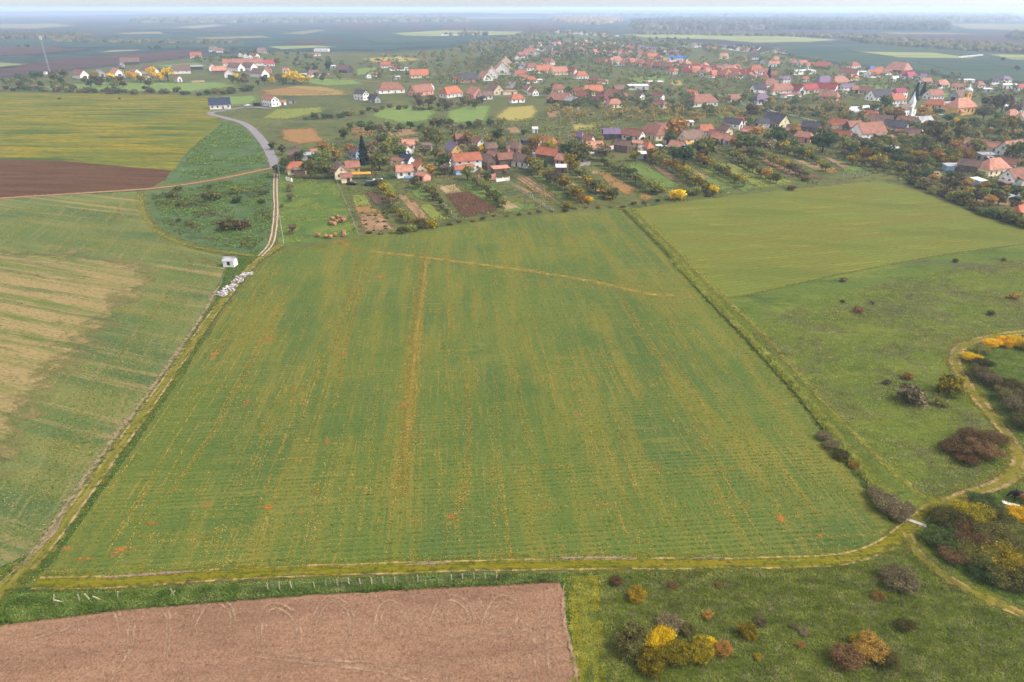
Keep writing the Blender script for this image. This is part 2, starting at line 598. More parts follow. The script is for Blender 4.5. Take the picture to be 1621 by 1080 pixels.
M['verge'] = layered('olive_verge', S(122, 126, 48), [
    (S(150, 146, 66), 0.7, dict(scale=(9, 0.7), rot=ROW, lo=0.46, hi=0.62, detail=6, rough=0.7)),
    (S(90, 104, 42), 0.75, dict(scale=(5, 1.2), rot=ROW, lo=0.48, hi=0.62, detail=6, rough=0.7, off=30)),
    (S(84, 88, 38), 0.6, dict(scale=(0.6, 0.5), lo=0.5, hi=0.66, detail=4)),
], edge=(0.75, 1.6))
M['verge_front'] = layered('olive_verge_cross', S(132, 126, 30), [
    (S(150, 124, 48), 0.7, dict(scale=(7, 0.5), rot=R(3), lo=0.48, hi=0.62, detail=6, rough=0.7)),
    (S(98, 106, 36), 0.85, dict(scale=(6, 0.6), rot=R(3), lo=0.48, hi=0.62, detail=6, rough=0.7, off=30)),
    (S(176, 162, 88), 0.6, dict(scale=(8, 0.3), rot=R(3), lo=0.58, hi=0.68, detail=5, off=80)),
    (S(84, 88, 32), 0.6, dict(scale=(0.6, 0.4), lo=0.5, hi=0.66, detail=4)),
], edge=(0.6, 1.2), ruts=(S(196, 172, 116), 0.42, 0.08, 0.32))
M['verge_loop'] = layered('olive_loop_verge', S(132, 126, 44), [
    (S(160, 128, 62), 0.6, dict(scale=(3, 1), lo=0.48, hi=0.62, detail=6, rough=0.7)),
    (S(98, 108, 40), 0.75, dict(scale=(2, 1), lo=0.48, hi=0.62, detail=6, rough=0.7, off=30)),
], edge=(0.6, 1.0), ruts=(S(190, 156, 112), 0.34, 0.17, 0.36))
M['track_left'] = layered('farm_track', S(126, 122, 46), [
    (S(160, 144, 76), 0.7, dict(scale=(6, 0.5), rot=ROW, lo=0.46, hi=0.62, detail=6, rough=0.7)),
    (S(94, 100, 42), 0.7, dict(scale=(3, 0.7), rot=ROW, lo=0.5, hi=0.64, detail=6, rough=0.7, off=30)),
], edge=(0.6, 1.1), ruts=(S(204, 178, 132), 0.36, 0.1, 0.38))
M['track_white'] = layered('pale_rut_track', S(112, 108, 66), [
    (S(150, 128, 92), 0.6, dict(scale=(2, 5), lo=0.45, hi=0.62, detail=5)),
], edge=(0.4, 0.8), ruts=(S(222, 196, 172), 0.45, 0.2, 0.15))
M['track_grass'] = layered('grass_track', S(136, 134, 56), [
    (S(112, 112, 48), 0.7, dict(scale=(4, 2), lo=0.46, hi=0.62, detail=6, rough=0.7)),
], edge=(0.7, 1.0), ruts=(S(176, 164, 90), 0.4, 0.14, 0.34))
M['dirt_road'] = layered('dirt_road_soil', S(184, 142, 108), [
    (S(160, 122, 92), 0.6, dict(scale=(5, 1), lo=0.48, hi=0.62, detail=5)),
], edge=(0.4, 1.2))
M['asphalt'] = layered('grey_asphalt', S(164, 158, 160, 0.55), [
    (S(146, 140, 142, 0.55), 0.6, dict(scale=(8, 2), lo=0.45, hi=0.62, detail=5)),
], bump=None)
M['kerb'] = layered('pale_gravel_shoulder', S(186, 178, 172, 0.5), [
    (S(150, 140, 126, 0.5), 0.8, dict(scale=(2, 2), lo=0.45, hi=0.62, detail=5)),
], bump=None, edge=(0.25, 1.5))
M['mud'] = layered('orange_mud', S(216, 138, 70), [
    (S(186, 120, 60), 0.8, dict(scale=(0.6, 0.4), lo=0.42, hi=0.6, detail=5)),
], edge=(0.8, 0.5), opac=0.85)
M['straw'] = layered('dry_ochre_patch', S(166, 140, 62), [
    (S(138, 126, 60), 0.8, dict(scale=(0.6, 0.6), lo=0.42, hi=0.6, detail=5)),
], edge=(0.9, 0.5), opac=0.75)
M['puddle'] = layered('dried_puddle', S(172, 146, 124), [
    (S(146, 126, 104), 0.7, dict(scale=(1.0, 0.6), lo=0.45, hi=0.6, detail=5)),
], edge=(0.7, 0.7))
M['loop'] = layered('pressed_soil', S(190, 154, 126), [(S(168, 132, 106), 0.7, dict(scale=(0.8, 0.8), lo=0.45, hi=0.6, detail=4))], edge=(0.5, 0.4), opac=0.97)
M['diag'] = layered('worn_crossing_track', S(194, 166, 86), [(S(160, 142, 68), 0.7, dict(scale=(1.2, 1.2), lo=0.42, hi=0.6, detail=5))], edge=(0.7, 0.7), opac=0.95)
M['dark_ditch'] = layered('ditch_grass', S(84, 98, 42), [
    (S(60, 74, 34), 0.8, dict(scale=(3, 2), lo=0.46, hi=0.62, detail=5)),
    (S(112, 116, 54), 0.6, dict(scale=(2, 2), lo=0.54, hi=0.66, detail=5, off=20)),
], edge=(0.75, 1.2), bump=(1.0, 0.8, 0.5))


def plot_mat(name, a, b, c, rot=R(-60)):
    a, b, c = (tuple(q * 1.18 for q in w_[:3]) + (1,) for w_ in (a, b, c))
    return layered(name, a, [
        (b, 0.8, dict(scale=(12, 2.0), rot=rot, lo=0.44, hi=0.62, detail=5, off=rng.uniform(0, 90))),
        (c, 0.7, dict(scale=(5, 1.6), rot=rot, lo=0.52, hi=0.66, detail=5, off=rng.uniform(0, 90))),
        (tuple(q * 0.7 for q in c[:3]) + (1,), 0.45, dict(scale=(0.8, 0.6), lo=0.5, hi=0.68, detail=4)),
    ], bump=(0.7, 0.7, 0.3), edge=(0.55, 2.6))


M['plot_green'] = plot_mat('garden_grass', S(104, 124, 62), S(126, 136, 70), S(84, 104, 54))
M['plot_lime'] = plot_mat('garden_lawn', S(132, 138, 64), S(112, 122, 56), S(150, 142, 70))
M['plot_brown'] = plot_mat('garden_soil', S(152, 122, 92), S(176, 140, 106), S(124, 98, 74))
M['plot_rust'] = plot_mat('rusty_stubble', S(156, 118, 74), S(140, 112, 70), S(168, 130, 84))
M['plot_tan'] = plot_mat('tan_garden', S(172, 146, 108), S(140, 126, 84), S(192, 168, 132))
M['plot_dark'] = plot_mat('dark_garden_soil', S(112, 88, 74), S(130, 100, 82), S(94, 74, 62))
M['plot_ochre'] = plot_mat('ochre_field', S(156, 138, 78), S(160, 124, 78), S(140, 132, 70), rot=R(0))
M['mid_green'] = plot_mat('paddock_grass', S(118, 138, 72), S(136, 148, 80), S(100, 122, 66), rot=R(10))
M['mid_yellow'] = plot_mat('dry_maize_plot', S(166, 152, 84), S(150, 146, 76), S(184, 160, 92), rot=R(10))


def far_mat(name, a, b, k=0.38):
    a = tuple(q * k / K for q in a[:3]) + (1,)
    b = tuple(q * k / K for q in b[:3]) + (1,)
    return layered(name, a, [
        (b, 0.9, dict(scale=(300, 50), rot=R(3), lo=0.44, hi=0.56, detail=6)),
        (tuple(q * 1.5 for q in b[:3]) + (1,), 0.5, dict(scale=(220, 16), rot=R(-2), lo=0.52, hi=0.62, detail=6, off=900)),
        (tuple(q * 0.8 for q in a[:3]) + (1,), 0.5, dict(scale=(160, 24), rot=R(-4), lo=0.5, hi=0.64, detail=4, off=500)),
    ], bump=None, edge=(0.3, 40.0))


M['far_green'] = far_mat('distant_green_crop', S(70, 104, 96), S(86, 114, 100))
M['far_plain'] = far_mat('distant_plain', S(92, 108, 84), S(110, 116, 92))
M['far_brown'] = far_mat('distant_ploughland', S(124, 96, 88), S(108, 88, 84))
M['far_pale'] = far_mat('distant_pale_sunlit_field', S(186, 174, 136), S(140, 136, 106), 0.45)  # pale far fields; distant patches of sun are painted into this colour
M['far_lime'] = far_mat('distant_lime_sunlit_field', S(176, 178, 112), S(142, 150, 98), 0.55)  # yellow-green far fields, lightened in colour to stand for sunlit ground
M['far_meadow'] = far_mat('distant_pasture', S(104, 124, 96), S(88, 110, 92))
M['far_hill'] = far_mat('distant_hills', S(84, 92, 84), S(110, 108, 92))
M['far_plain'] = layered('distant_plain_sheet', S(82, 98, 92, 0.36), [(S(120, 112, 88, 0.4), 0.8, dict(scale=(900, 160), rot=R(4), lo=0.46, hi=0.56, detail=6)), (S(64, 86, 84, 0.36), 0.8, dict(scale=(400, 90), rot=R(-3), lo=0.5, hi=0.58, detail=6, off=700)), (S(150, 140, 100, 0.4), 0.6, dict(scale=(700, 90), rot=R(2), lo=0.6, hi=0.66, detail=5, off=1700))], bump=None)
M['far_hill'] = layered('distant_hill_woods', S(76, 84, 74, 0.4), [(S(110, 106, 84, 0.4), 0.8, dict(scale=(600, 200), rot=R(4), lo=0.48, hi=0.56, detail=6))], bump=None)

# ------------------------------------------------------------------ ground sheets
BANDS = {'far': [0.0, 0.02, 40, 0], 'field': [0.012, 0.002, 30, 0], 'plot': [0.075, 0.003, 9, 0], 'mark': [0.075, 0.003, 9, 0], 'road': [0.105, 0.003, 16, 0], 'top': [0.155, 0.003, 9, 0]}


def wobble(pts, amp, size):
    out = []
    for x, y in pts:
        n = mnoise.noise_vector(Vector((x / size, y / size, 3.1)))
        out.append((x + n.x * amp, y + n.y * amp))
    return out


def densify(pts, step):
    out = []
    n = len(pts)
    for i in range(n):
        a, b = np.array(pts[i]), np.array(pts[(i + 1) % n])
        k = max(1, min(60, int(np.linalg.norm(b - a) / step)))
        out += [tuple(a + (b - a) * j / k) for j in range(k)]
    return out


def next_z(band):
    b = BANDS[band]
    b[3] += 1
    return b[0] + b[1] * (b[3] % b[2])


def field(name, px, mat, amp=0.35, step=2.5, dz='field', world=False):
    pts = px if world else [G(*p) for p in px]
    pts = wobble(densify(pts, step), amp, step * 1.6)
    z = next_z(dz)
    o = mesh_obj(name, [(x, y, z) for x, y in pts], [tuple(range(len(pts)))], mat)
    if sum((pts[i][0] * pts[(i + 1) % len(pts)][1] - pts[(i + 1) % len(pts)][0] * pts[i][1]) for i in range(len(pts))) < 0:
        o.data.flip_normals()
    tag(o, kind='structure')
    return pts


def set_across(me, vals):
    a = me.attributes.new('across', 'FLOAT', 'POINT')
    a.data.foreach_set('value', np.array(vals, np.float32))


MARKS, SPOTS, TRACKS = [], [], []


def ribbon(name, px, width, mat, step=2.0, dz='road', amp=0.15, world=False, kind='structure', w1=None, shift=0.0):
    pts = px if world else [G(*p) for p in px]
    c = catmull(pts, step)
    if name == 'wheel_mark' and mat in (M['straw'], M['diag']):
        MARKS.append((c, width))
    if name in ('farm_track', 'field_verge', 'grass_track', 'grass_ruts'):
        TRACKS.append((c, width))
    d = np.gradient(c, axis=0)
    d /= np.linalg.norm(d, axis=1)[:, None] + 1e-9
    nrm = np.stack([-d[:, 1], d[:, 0]], 1)
    cols = (-1, -0.6, -0.2, 0.2, 0.6, 1)
    z = next_z(dz)
    V, A, Fc = [], [], []
    L = len(c)
    for i in range(L):
        wd = width if w1 is None else width + (w1 - width) * i / max(1, L - 1)
        wd *= 1 + 0.25 * mnoise.noise(Vector((c[i][0] / 6, c[i][1] / 6, 7.7))) * min(1, amp * 4)
        for k in cols:
            q = c[i] + nrm[i] * (k * wd / 2 + shift)
            V.append((q[0], q[1], z))
            e_ = 1.0 if world is None else max(abs(k), 1 - min(1.0, min(i, L - 1 - i) / 4.0)) if dz in ('mark', 'top') and name != 'road' else abs(k)
            A.append(math.copysign(e_, k))
    m = len(cols)
    for i in range(L - 1):
        for j in range(m - 1):
            Fc.append((i * m + j, (i + 1) * m + j, (i + 1) * m + j + 1, i * m + j + 1))
    o = mesh_obj(name, V, Fc, mat)
    if o.data.polygons[0].normal.z < 0:
        o.data.flip_normals()
    set_across(o.data, A)
    tag(o, kind=kind)
    return c


def patch(name, px, mat, dz='mark', world=False, inset=0.75, step=2.0, amp=0.3):
    """polygon whose margin fades raggedly: inner polygon across 0, outline across 1"""
    pts = px if world else [G(*p) for p in px]
    pts = wobble(densify(pts, step), amp, step * 1.6)
    P = np.array(pts)
    cen = P.mean(0)
    if name in ('mud_patch', 'dry_patch', 'bare_crop_strip'):
        SPOTS.append((name, [tuple(q) for q in P]))
    inner = cen + (P - cen) * inset
    z = next_z(dz)
    n = len(P)
    V = [(x, y, z) for x, y in P] + [(x, y, z) for x, y in inner]
    Fc = [(i, (i + 1) % n, n + (i + 1) % n, n + i) for i in range(n)] + [tuple(range(n, 2 * n))]
    o = mesh_obj(name, V, Fc, mat)
    if sum(P[i][0] * P[(i + 1) % n][1] - P[(i + 1) % n][0] * P[i][1] for i in range(n)) < 0:
        o.data.flip_normals()
    set_across(o.data, [1.0] * n + [0.0] * n)
    tag(o, kind='structure')
    return pts


# one sheet to the horizon
BIG = 26000
tag(mesh_obj('ground', [(-BIG, -400, 0), (BIG, -400, 0), (BIG, BIG, 0), (-BIG, BIG, 0)], [(0, 1, 2, 3)], M['far_plain']), kind='structure')
field('village_ground', [(-700, 150), (-200, 118), (0, 128), (120, 112), (310, 92), (420, 82), (620, 84), (740, 74), (860, 50), (1000, 58), (1190, 75),
                         (1300, 101), (1450, 116), (1560, 134), (1700, 134), (2600, 240), (2600, 600), (1900, 1500), (-300, 1500), (-2200, 700)],
      M['base'], amp=1.0, step=14)

# distant farmland
FAR = [
    ('far_green', [(150, 56), (420, 48), (830, 50), (800, 62), (745, 74), (625, 83), (430, 83), (330, 74), (120, 68)]),
    ('far_green', [(-300, 58), (100, 60), (330, 62), (300, 72), (160, 77), (-300, 74)]),
    ('far_brown', [(-300, 76), (100, 73), (165, 77), (60, 88), (-300, 96)]),
    ('far_green', [(-300, 97), (60, 89), (170, 77), (300, 76), (230, 82), (100, 92), (-300, 112)]),
    ('far_lime', [(-200, 101), (10, 99), (54, 101), (0, 108), (-200, 114)]),
    ('far_brown', [(-300, 117), (0, 109), (100, 93), (230, 83), (310, 77), (345, 80), (300, 92), (220, 100), (110, 111), (0, 124), (-300, 140)]),
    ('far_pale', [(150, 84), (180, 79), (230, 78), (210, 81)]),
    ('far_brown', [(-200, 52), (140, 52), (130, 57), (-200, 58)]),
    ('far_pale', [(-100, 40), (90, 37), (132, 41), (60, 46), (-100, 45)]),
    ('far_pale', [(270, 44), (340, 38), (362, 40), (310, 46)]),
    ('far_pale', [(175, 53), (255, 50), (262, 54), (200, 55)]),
    ('far_brown', [(520, 46), (545, 38), (620, 37), (612, 46)]),
    ('far_brown', [(635, 46), (650, 38), (680, 37), (670, 46)]),
    ('far_brown', [(690, 47), (700, 37), (760, 36), (760, 47)]),
    ('far_brown', [(786, 47), (790, 37), (840, 36), (846, 48)]),
    ('far_lime', [(610, 53), (700, 48), (838, 50), (830, 55), (700, 58), (640, 58)]),
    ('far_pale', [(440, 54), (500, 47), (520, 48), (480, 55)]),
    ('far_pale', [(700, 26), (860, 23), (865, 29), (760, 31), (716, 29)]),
    ('far_meadow', [(1190, 72), (1350, 67), (1500, 78), (2100, 110), (2100, 180), (1700, 135), (1560, 134), (1450, 116), (1300, 101), (1192, 80)]),
    ('far_lime', [(965, 54), (1150, 55), (1260, 58), (1352, 64), (1300, 68), (1200, 69), (1130, 63), (1010, 60)]),
    ('far_brown', [(1000, 49), (1250, 48), (1500, 56), (1900, 66), (1900, 80), (1600, 76), (1380, 64), (1240, 56)]),
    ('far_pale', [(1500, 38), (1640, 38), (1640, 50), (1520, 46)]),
    ('far_green', [(900, 40), (960, 41), (985, 47), (930, 50), (880, 47)]),
    ('far_brown', [(835, 36), (900, 37), (890, 47), (838, 49)]),
]
FAR += [
    ('far_meadow', [(200, 74), (330, 70), (420, 72), (330, 76), (240, 77)]), ('far_brown', [(440, 66), (520, 62), (560, 66), (480, 72)]), ('far_meadow', [(560, 60), (700, 60), (740, 66), (600, 70)]),
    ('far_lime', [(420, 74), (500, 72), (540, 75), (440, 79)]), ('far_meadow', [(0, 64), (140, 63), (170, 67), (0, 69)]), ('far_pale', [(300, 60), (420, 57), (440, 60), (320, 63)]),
    ('far_lime', [(1350, 82), (1480, 84), (1560, 94), (1420, 92)]), ('far_green', [(1230, 78), (1340, 76), (1360, 84), (1250, 88)]), ('far_plain2', [(1440, 98), (1560, 100), (1620, 112), (1500, 112)]), ('far_lime', [(1560, 86), (1700, 90), (1700, 98), (1600, 96)]),
    ('far_brown', [(1120, 52), (1240, 51), (1300, 53), (1160, 55)]), ('far_meadow', [(200, 44), (270, 43), (300, 47), (220, 48)]), ('far_brown', [(300, 50), (400, 48), (420, 50), (320, 53)]), ('far_meadow', [(60, 48), (180, 46), (190, 49), (80, 51)]),
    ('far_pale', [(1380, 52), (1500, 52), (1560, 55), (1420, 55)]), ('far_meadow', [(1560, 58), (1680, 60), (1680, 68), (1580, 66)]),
]
M['far_plain2'] = M['far_meadow']
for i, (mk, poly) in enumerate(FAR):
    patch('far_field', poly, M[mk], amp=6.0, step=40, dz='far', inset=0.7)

# fields left of the village road
field('meadow', [(-1100, 170), (-300, 152), (0, 147), (180, 149), (330, 152), (335, 178), (352, 194), (300, 236), (275, 270), (200, 264), (100, 256), (0, 253), (-500, 262)], M['meadow_up'], amp=0.8, step=6)
field('rough_meadow', [(352, 194), (384, 200), (405, 222), (428, 262), (340, 282), (280, 290), (258, 292), (276, 269), (300, 236)], M['rough_green'], amp=0.8, step=5)
field('ploughed_field', [(-700, 262), (0, 252), (100, 255), (200, 264), (272, 270), (262, 284), (240, 297), (0, 314), (-700, 360)], M['plough_left'], amp=0.4, step=5)
field('crop_field', [(-900, 380), (0, 314), (215, 304), (226, 330), (250, 370), (300, 394), (365, 408), (350, 440), (318, 500), (240, 615), (150, 735), (60, 858), (-40, 960), (-900, 700)], M['crop_left'], amp=0.3, step=4)
patch('bare_crop_strip', [(-700, 430), (0, 385), (120, 392), (225, 400), (285, 420), (280, 448), (240, 486), (205, 524), (172, 566), (128, 618), (90, 668), (70, 730), (-20, 870), (-700, 640)], M['crop_bare'], inset=0.78, step=3)
patch('bare_crop_strip', [(182, 316), (192, 316), (193, 345), (204, 358), (178, 362), (168, 356), (184, 345)], M['straw'], inset=0.4, step=1.5)
ribbon('wheel_mark', [(235, 390), (275, 396), (298, 408), (303, 420), (298, 440)], 2.0, M['straw'], dz='mark')
ribbon('wheel_mark', [(310, 396), (328, 412), (338, 425)], 3.4, M['straw'], dz='mark')
ribbon('wheel_mark', [(275, 452), (250, 490), (215, 530), (180, 580)], 1.6, M['straw'], dz='mark')
ribbon('wheel_mark', [(160, 622), (130, 650), (105, 685)], 1.8, M['straw'], dz='mark')
field('rough_meadow', [(233, 305), (300, 294), (428, 271), (434, 300), (434, 372), (415, 396), (396, 402), (345, 394), (290, 380), (258, 362), (240, 338)], M['rough_green'], amp=0.6, step=4)
field('pasture', [(440, 270), (480, 288), (531, 288), (548, 330), (568, 372), (500, 384), (440, 392), (436, 330)], M['pasture'], amp=0.4, step=4)
field('grass_bank', [(366, 408), (400, 398), (440, 390), (430, 402), (402, 424), (352, 490), (292, 592), (202, 722), (112, 852), (76, 900), (-60, 1000), (-90, 940), (56, 872), (150, 738), (240, 618), (318, 503), (352, 445)], M['verge'] if False else M['bank'], amp=0.3, step=3)

# the crop field in the middle
WHEAT = [(437, 399), (500, 388), (545, 379), (640, 366), (700, 359), (850, 341), (940, 333), (984, 332), (1020, 366), (1062, 410), (1112, 466), (1180, 542), (1258, 628), (1322, 716), (1385, 795),
         (1408, 836), (1380, 866), (1330, 879), (1200, 884), (900, 885), (700, 890), (400, 903), (180, 917), (88, 918), (80, 900), (114, 848), (206, 720), (296, 590), (356, 492), (406, 426)]
field('crop_field', WHEAT, M['wheat'], amp=0.25, step=3)
patch('headland', [(420, 405), (445, 396), (560, 378), (620, 368), (600, 376), (520, 394), (450, 402)], M['straw'], inset=0.5, step=2)
ribbon('earth_track', [(532, 376), (545, 388), (562, 396), (566, 406)], 4.0, M['mud'], w1=1.5, dz='mark')
ribbon('wheel_mark', [(566, 396), (640, 404), (720, 414), (800, 424), (880, 436), (960, 450), (1030, 466), (1104, 468)], 3.6, M['diag'], dz='mark')
ribbon('wheel_mark', [(566, 404), (562, 430), (550, 470), (536, 520), (528, 560)], 1.6, M['straw'], dz='mark')
ribbon('wheel_mark', [(676, 404), (668, 470), (658, 540), (650, 640), (640, 740)], 1.8, M['diag'], dz='mark')
ribbon('wheel_mark', [(672, 402), (664, 460), (655, 530), (648, 610), (642, 700), (634, 790)], 4.0, M['straw'])
ribbon('wheel_mark', [(592, 400), (575, 450), (560, 500), (545, 560), (530, 640)], 1.2, M['straw'], dz='mark')
ribbon('wheel_mark', [(740, 600), (742, 690), (738, 770), (724, 812), (708, 850)], 1.3, M['straw'], dz='mark')
ribbon('wheel_mark', [(455, 470), (400, 570), (340, 680), (270, 780)], 1.0, M['straw'], dz='mark')
ribbon('wheel_mark', [(440, 420), (380, 510), (335, 575)], 1.0, M['straw'], dz='mark')
ribbon('wheel_mark', [(970, 645), (985, 700), (1005, 770)], 0.7, M['straw'], dz='mark')
ribbon('wheel_mark', [(985, 470), (1040, 560), (1090, 640)], 0.7, M['straw'], dz='mark')
for u, v, a, b in [(132, 886, 1.3, 0.6), (193, 870, 1.5, 0.5), (183, 878, 0.7, 0.5), (236, 830, 1.1, 0.4), (105, 870, 0.6, 0.4), (106, 905, 0.4, 0.3), (714, 818, 0.5, 0.9),
                   (424, 802, 0.7, 0.7), (478, 812, 0.5, 0.3), (740, 682, 0.6, 0.3), (1234, 820, 0.5, 1.0), (1298, 848, 0.5, 0.3), (1396, 848, 0.4, 0.2), (600, 825, 0.4, 0.3),
                   (545, 560, 0.7, 0.9), (430, 535, 0.6, 2.2), (1000, 432, 1.8, 0.8), (340, 560, 0.8, 1.6), (1130, 796, 0.4, 0.4), (862, 738, 0.4, 0.3), (912, 655, 0.3, 1.4),
                   (640, 640, 0.6, 2.0), (600, 440, 1.0, 1.4), (330, 800, 0.5, 0.8), (810, 525, 0.4, 0.8), (520, 700, 0.5, 1.2), (390, 640, 0.5, 1.5)]:
    cx, cyy = G(u, v)
    a, b = a * 1.9, b * 1.9
    patch('mud_patch', [(cx + a * math.cos(t) * rng.uniform(.5, 1.2), cyy + b * math.sin(t) * rng.uniform(.5, 1.2)) for t in np.linspace(0, 5.6, 9)], M['mud'], world=True, inset=0.3, step=0.5, amp=0.15)
for u, v, a, b in [(570, 776, 1.6, 0.6), (960, 800, 2.0, .6), (1120, 700, 1.0, 1.5), (320, 850, 1.8, 1.2), (240, 850, 2.0, 0.7), (860, 800, 1.5, 2.2), (500, 780, 1.5, 1.5), (720, 790, 1.0, 1.5),
                   (660, 690, 1.4, 3), (1040, 740, 1, 2), (950, 560, 1.4, 2), (470, 620, 1.5, 3), (560, 470, 2, 4), (830, 430, 3, 2), (1180, 800, 1, 1), (680, 560, 1.5, 4)]:
    cx, cyy = G(u, v)
    a, b = a * 1.7, b * 1.7
    patch('dry_patch', [(cx + a * math.cos(t) * rng.uniform(.6, 1.2), cyy + b * math.sin(t) * rng.uniform(.6, 1.2)) for t in np.linspace(0, 5.6, 9)], M['straw'], world=True, inset=0.1, step=0.6, amp=0.2)

# right of the crop
STUBBLE = [(1000, 331), (1080, 319), (1250, 300), (1390, 287), (1445, 300), (1530, 333), (1625, 366), (1900, 440), (1900, 400), (1625, 386), (1480, 406), (1300, 441), (1160, 471), (1112, 458), (1062, 402)]
field('stubble_field', [(1000, 331), (1080, 319), (1250, 300), (1390, 287), (1445, 300), (1530, 333), (1700, 392), (1625, 386), (1480, 406), (1300, 441), (1160, 471), (1112, 458), (1062, 402)], M['stubble'], amp=0.4, step=4)
MEADOW_R = [(1112, 458), (1160, 471), (1300, 441), (1480, 406), (1625, 386), (1760, 396), (2300, 560), (1900, 640), (1640, 790), (1540, 800), (1470, 805), (1436, 812), (1408, 836), (1385, 795), (1322, 716), (1258, 628), (1180, 542)]
field('meadow', MEADOW_R, M['meadow_right'], amp=0.4, step=4)
ribbon('grass_edge', [(1112, 462), (1160, 471), (1300, 441), (1480, 406), (1640, 384)], 1.6, M['verge'], amp=0.6)
ribbon('field_verge', [(992, 330), (1066, 402), (1126, 466), (1196, 542), (1276, 628), (1346, 712), (1420, 800)], 7.5, M['verge'], step=3, w1=6.0)
ribbon('ditch', [(986, 332), (1020, 366), (1062, 410), (1112, 466), (1184, 542), (1264, 628), (1330, 716), (1392, 795), (1416, 826)], 2.6, M['dark_ditch'], step=2)
ribbon('grass_ruts', [(1006, 332), (1080, 405), (1140, 466), (1206, 528), (1290, 620), (1370, 706), (1462, 790)], 2.4, M['track_grass'], step=2.5)

# strips in front
FRONT_MEADOW = [(946, 906), (1100, 900), (1250, 897), (1380, 884), (1440, 842), (1500, 800), (1620, 745), (1680, 700), (1640, 560), (1660, 500), (2100, 700), (2100, 1400), (930, 1500), (944, 1080)]
field('meadow', FRONT_MEADOW, M['meadow_front'], amp=0.3, step=3)
BANK = [(-80, 1000), (0, 930), (60, 930), (200, 936), (400, 922), (700, 908), (890, 908), (948, 906), (946, 1080), (930, 1500), (880, 1500), (900, 1000), (888, 926), (500, 945), (200, 968), (20, 990), (-100, 1060)]
field('grass_bank', BANK, M['bank'], amp=0.25, step=2)
field('ploughed_field', [(-500, 1300), (-60, 1030), (14, 985), (90, 974), (200, 964), (500, 940), (760, 925), (888, 920), (896, 1000), (914, 1090), (925, 1500), (-500, 1700)], M['plough_front'], amp=0.6, step=1.0)
ribbon('grass_strip', [(915, 915), (925, 960), (935, 1020), (945, 1090), (950, 1200)], 4.2, M['verge_front'] if False else M['verge'], step=1.5)
ribbon('farm_track', [(56, 924), (180, 922), (400, 908), (700, 898), (900, 894), (1100, 893), (1250, 891), (1340, 885), (1400, 864), (1440, 834), (1476, 806), (1530, 785), (1586, 764), (1612, 738), (1606, 706), (1566, 654), (1528, 606), (1512, 572), (1524, 548), (1570, 534), (1640, 526), (1800, 520)], 4.6, M['verge_front'], step=1.5, w1=4.0)
ribbon('farm_track', [(1476, 806), (1530, 785), (1586, 764), (1612, 738), (1606, 706), (1566, 654), (1528, 606), (1512, 572), (1524, 548), (1570, 534), (1640, 526), (1800, 520)], 4.6, M['verge_loop'], step=1.5)
ribbon('farm_track', [(1436, 846), (1450, 874), (1484, 904), (1530, 934), (1600, 966), (1700, 1010)], 3.0, M['verge_loop'], step=1.5)
ribbon('farm_track', [(444, 388), (425, 402), (396, 424), (346, 486), (290, 566), (222, 662), (150, 762), (66, 876), (0, 936), (-60, 990)], 4.8, M['track_left'], step=2)
ribbon('grass_track', [(222, 306), (226, 336), (246, 364), (285, 385), (340, 397), (404, 406)], 3.4, M['track_grass'], step=2)
patch('dried_puddle', [(96, 824), (102, 822), (90, 846), (78, 860), (64, 868), (76, 846)], M['puddle'], inset=0.6, step=0.6, amp=0.15, dz='top')
patch('dried_puddle', [(288, 544), (292, 546), (280, 562), (268, 576), (272, 564)], M['puddle'], inset=0.6, step=0.6, amp=0.15, dz='top')
for (a, b) in [((640, 896), (720, 892)), ((160, 916), (310, 906)), ((870, 885), (1010, 884)), ((1090, 886), (1150, 884))]:
    ribbon('bare_edge', [a, ((a[0] + b[0]) / 2, (a[1] + b[1]) / 2 - 0.5), b], 0.9, M['puddle'], step=0.8, dz='top')
ribbon('bare_edge', [(893, 925), (891, 960), (896, 1000), (909, 1050), (917, 1100)], 0.8, M['loop'], step=0.8, dz='top')
M['headland_bare'] = layered('bare_headland', S(168, 150, 114), [(S(140, 136, 92), 0.7, dict(scale=(0.6, 0.6), lo=0.45, hi=0.6, detail=4))], edge=(0.8, 0.8))
ribbon('bare_edge', [(352, 446), (318, 503), (270, 574), (240, 616), (150, 736), (60, 866), (0, 925)], 2.8, M['headland_bare'], step=2, dz='top')
# tractor loops on the ploughed ground
for cu, wd in [(530, 68), (620, 62), (716, 70), (800, 60), (440, 72), (340, 70), (240, 66), (150, 80)]:
    tilt, top, hh = rng.uniform(-14, 10), rng.uniform(941, 957), rng.uniform(60, 110)
    for k in (0, 1):
        w_ = wd / 2 - 8 * k
        lh, rh = hh * rng.uniform(0.5, 1.1), hh * rng.uniform(0.5, 1.1)
        cu += rng.uniform(-2, 2)
        ribbon('wheel_mark', [(cu - w_ * 1.05 + tilt * 1.6, top + 8 * k + lh), (cu - w_ + tilt * .5, top + 44), (cu - w_ * 0.72, top + 13 + 8 * k), (cu - w_ * 0.1, top + 8 * k), (cu + w_ * 0.72, top + 14 + 8 * k), (cu + w_ + tilt * .4, top + 44), (cu + w_ * 0.85 + tilt * 1.3, top + 8 * k + rh)], 0.5, M['loop'], step=1.0, dz='mark')
for pl in [[(400, 1030), (520, 1046), (620, 1052), (720, 1080)], [(400, 1040), (520, 1054), (600, 1064), (690, 1090)], [(880, 945), (850, 985), (846, 1040), (852, 1090)], [(872, 960), (866, 1020), (872, 1090)],
           [(880, 975), (820, 1000), (700, 1010)], [(230, 1000), (200, 1040), (170, 1090)], [(250, 1000), (225, 1040), (195, 1090)], [(150, 985), (60, 1010), (-40, 1050)]]:
    ribbon('wheel_mark', pl, 0.7, M['loop'], step=1.0, dz='mark')

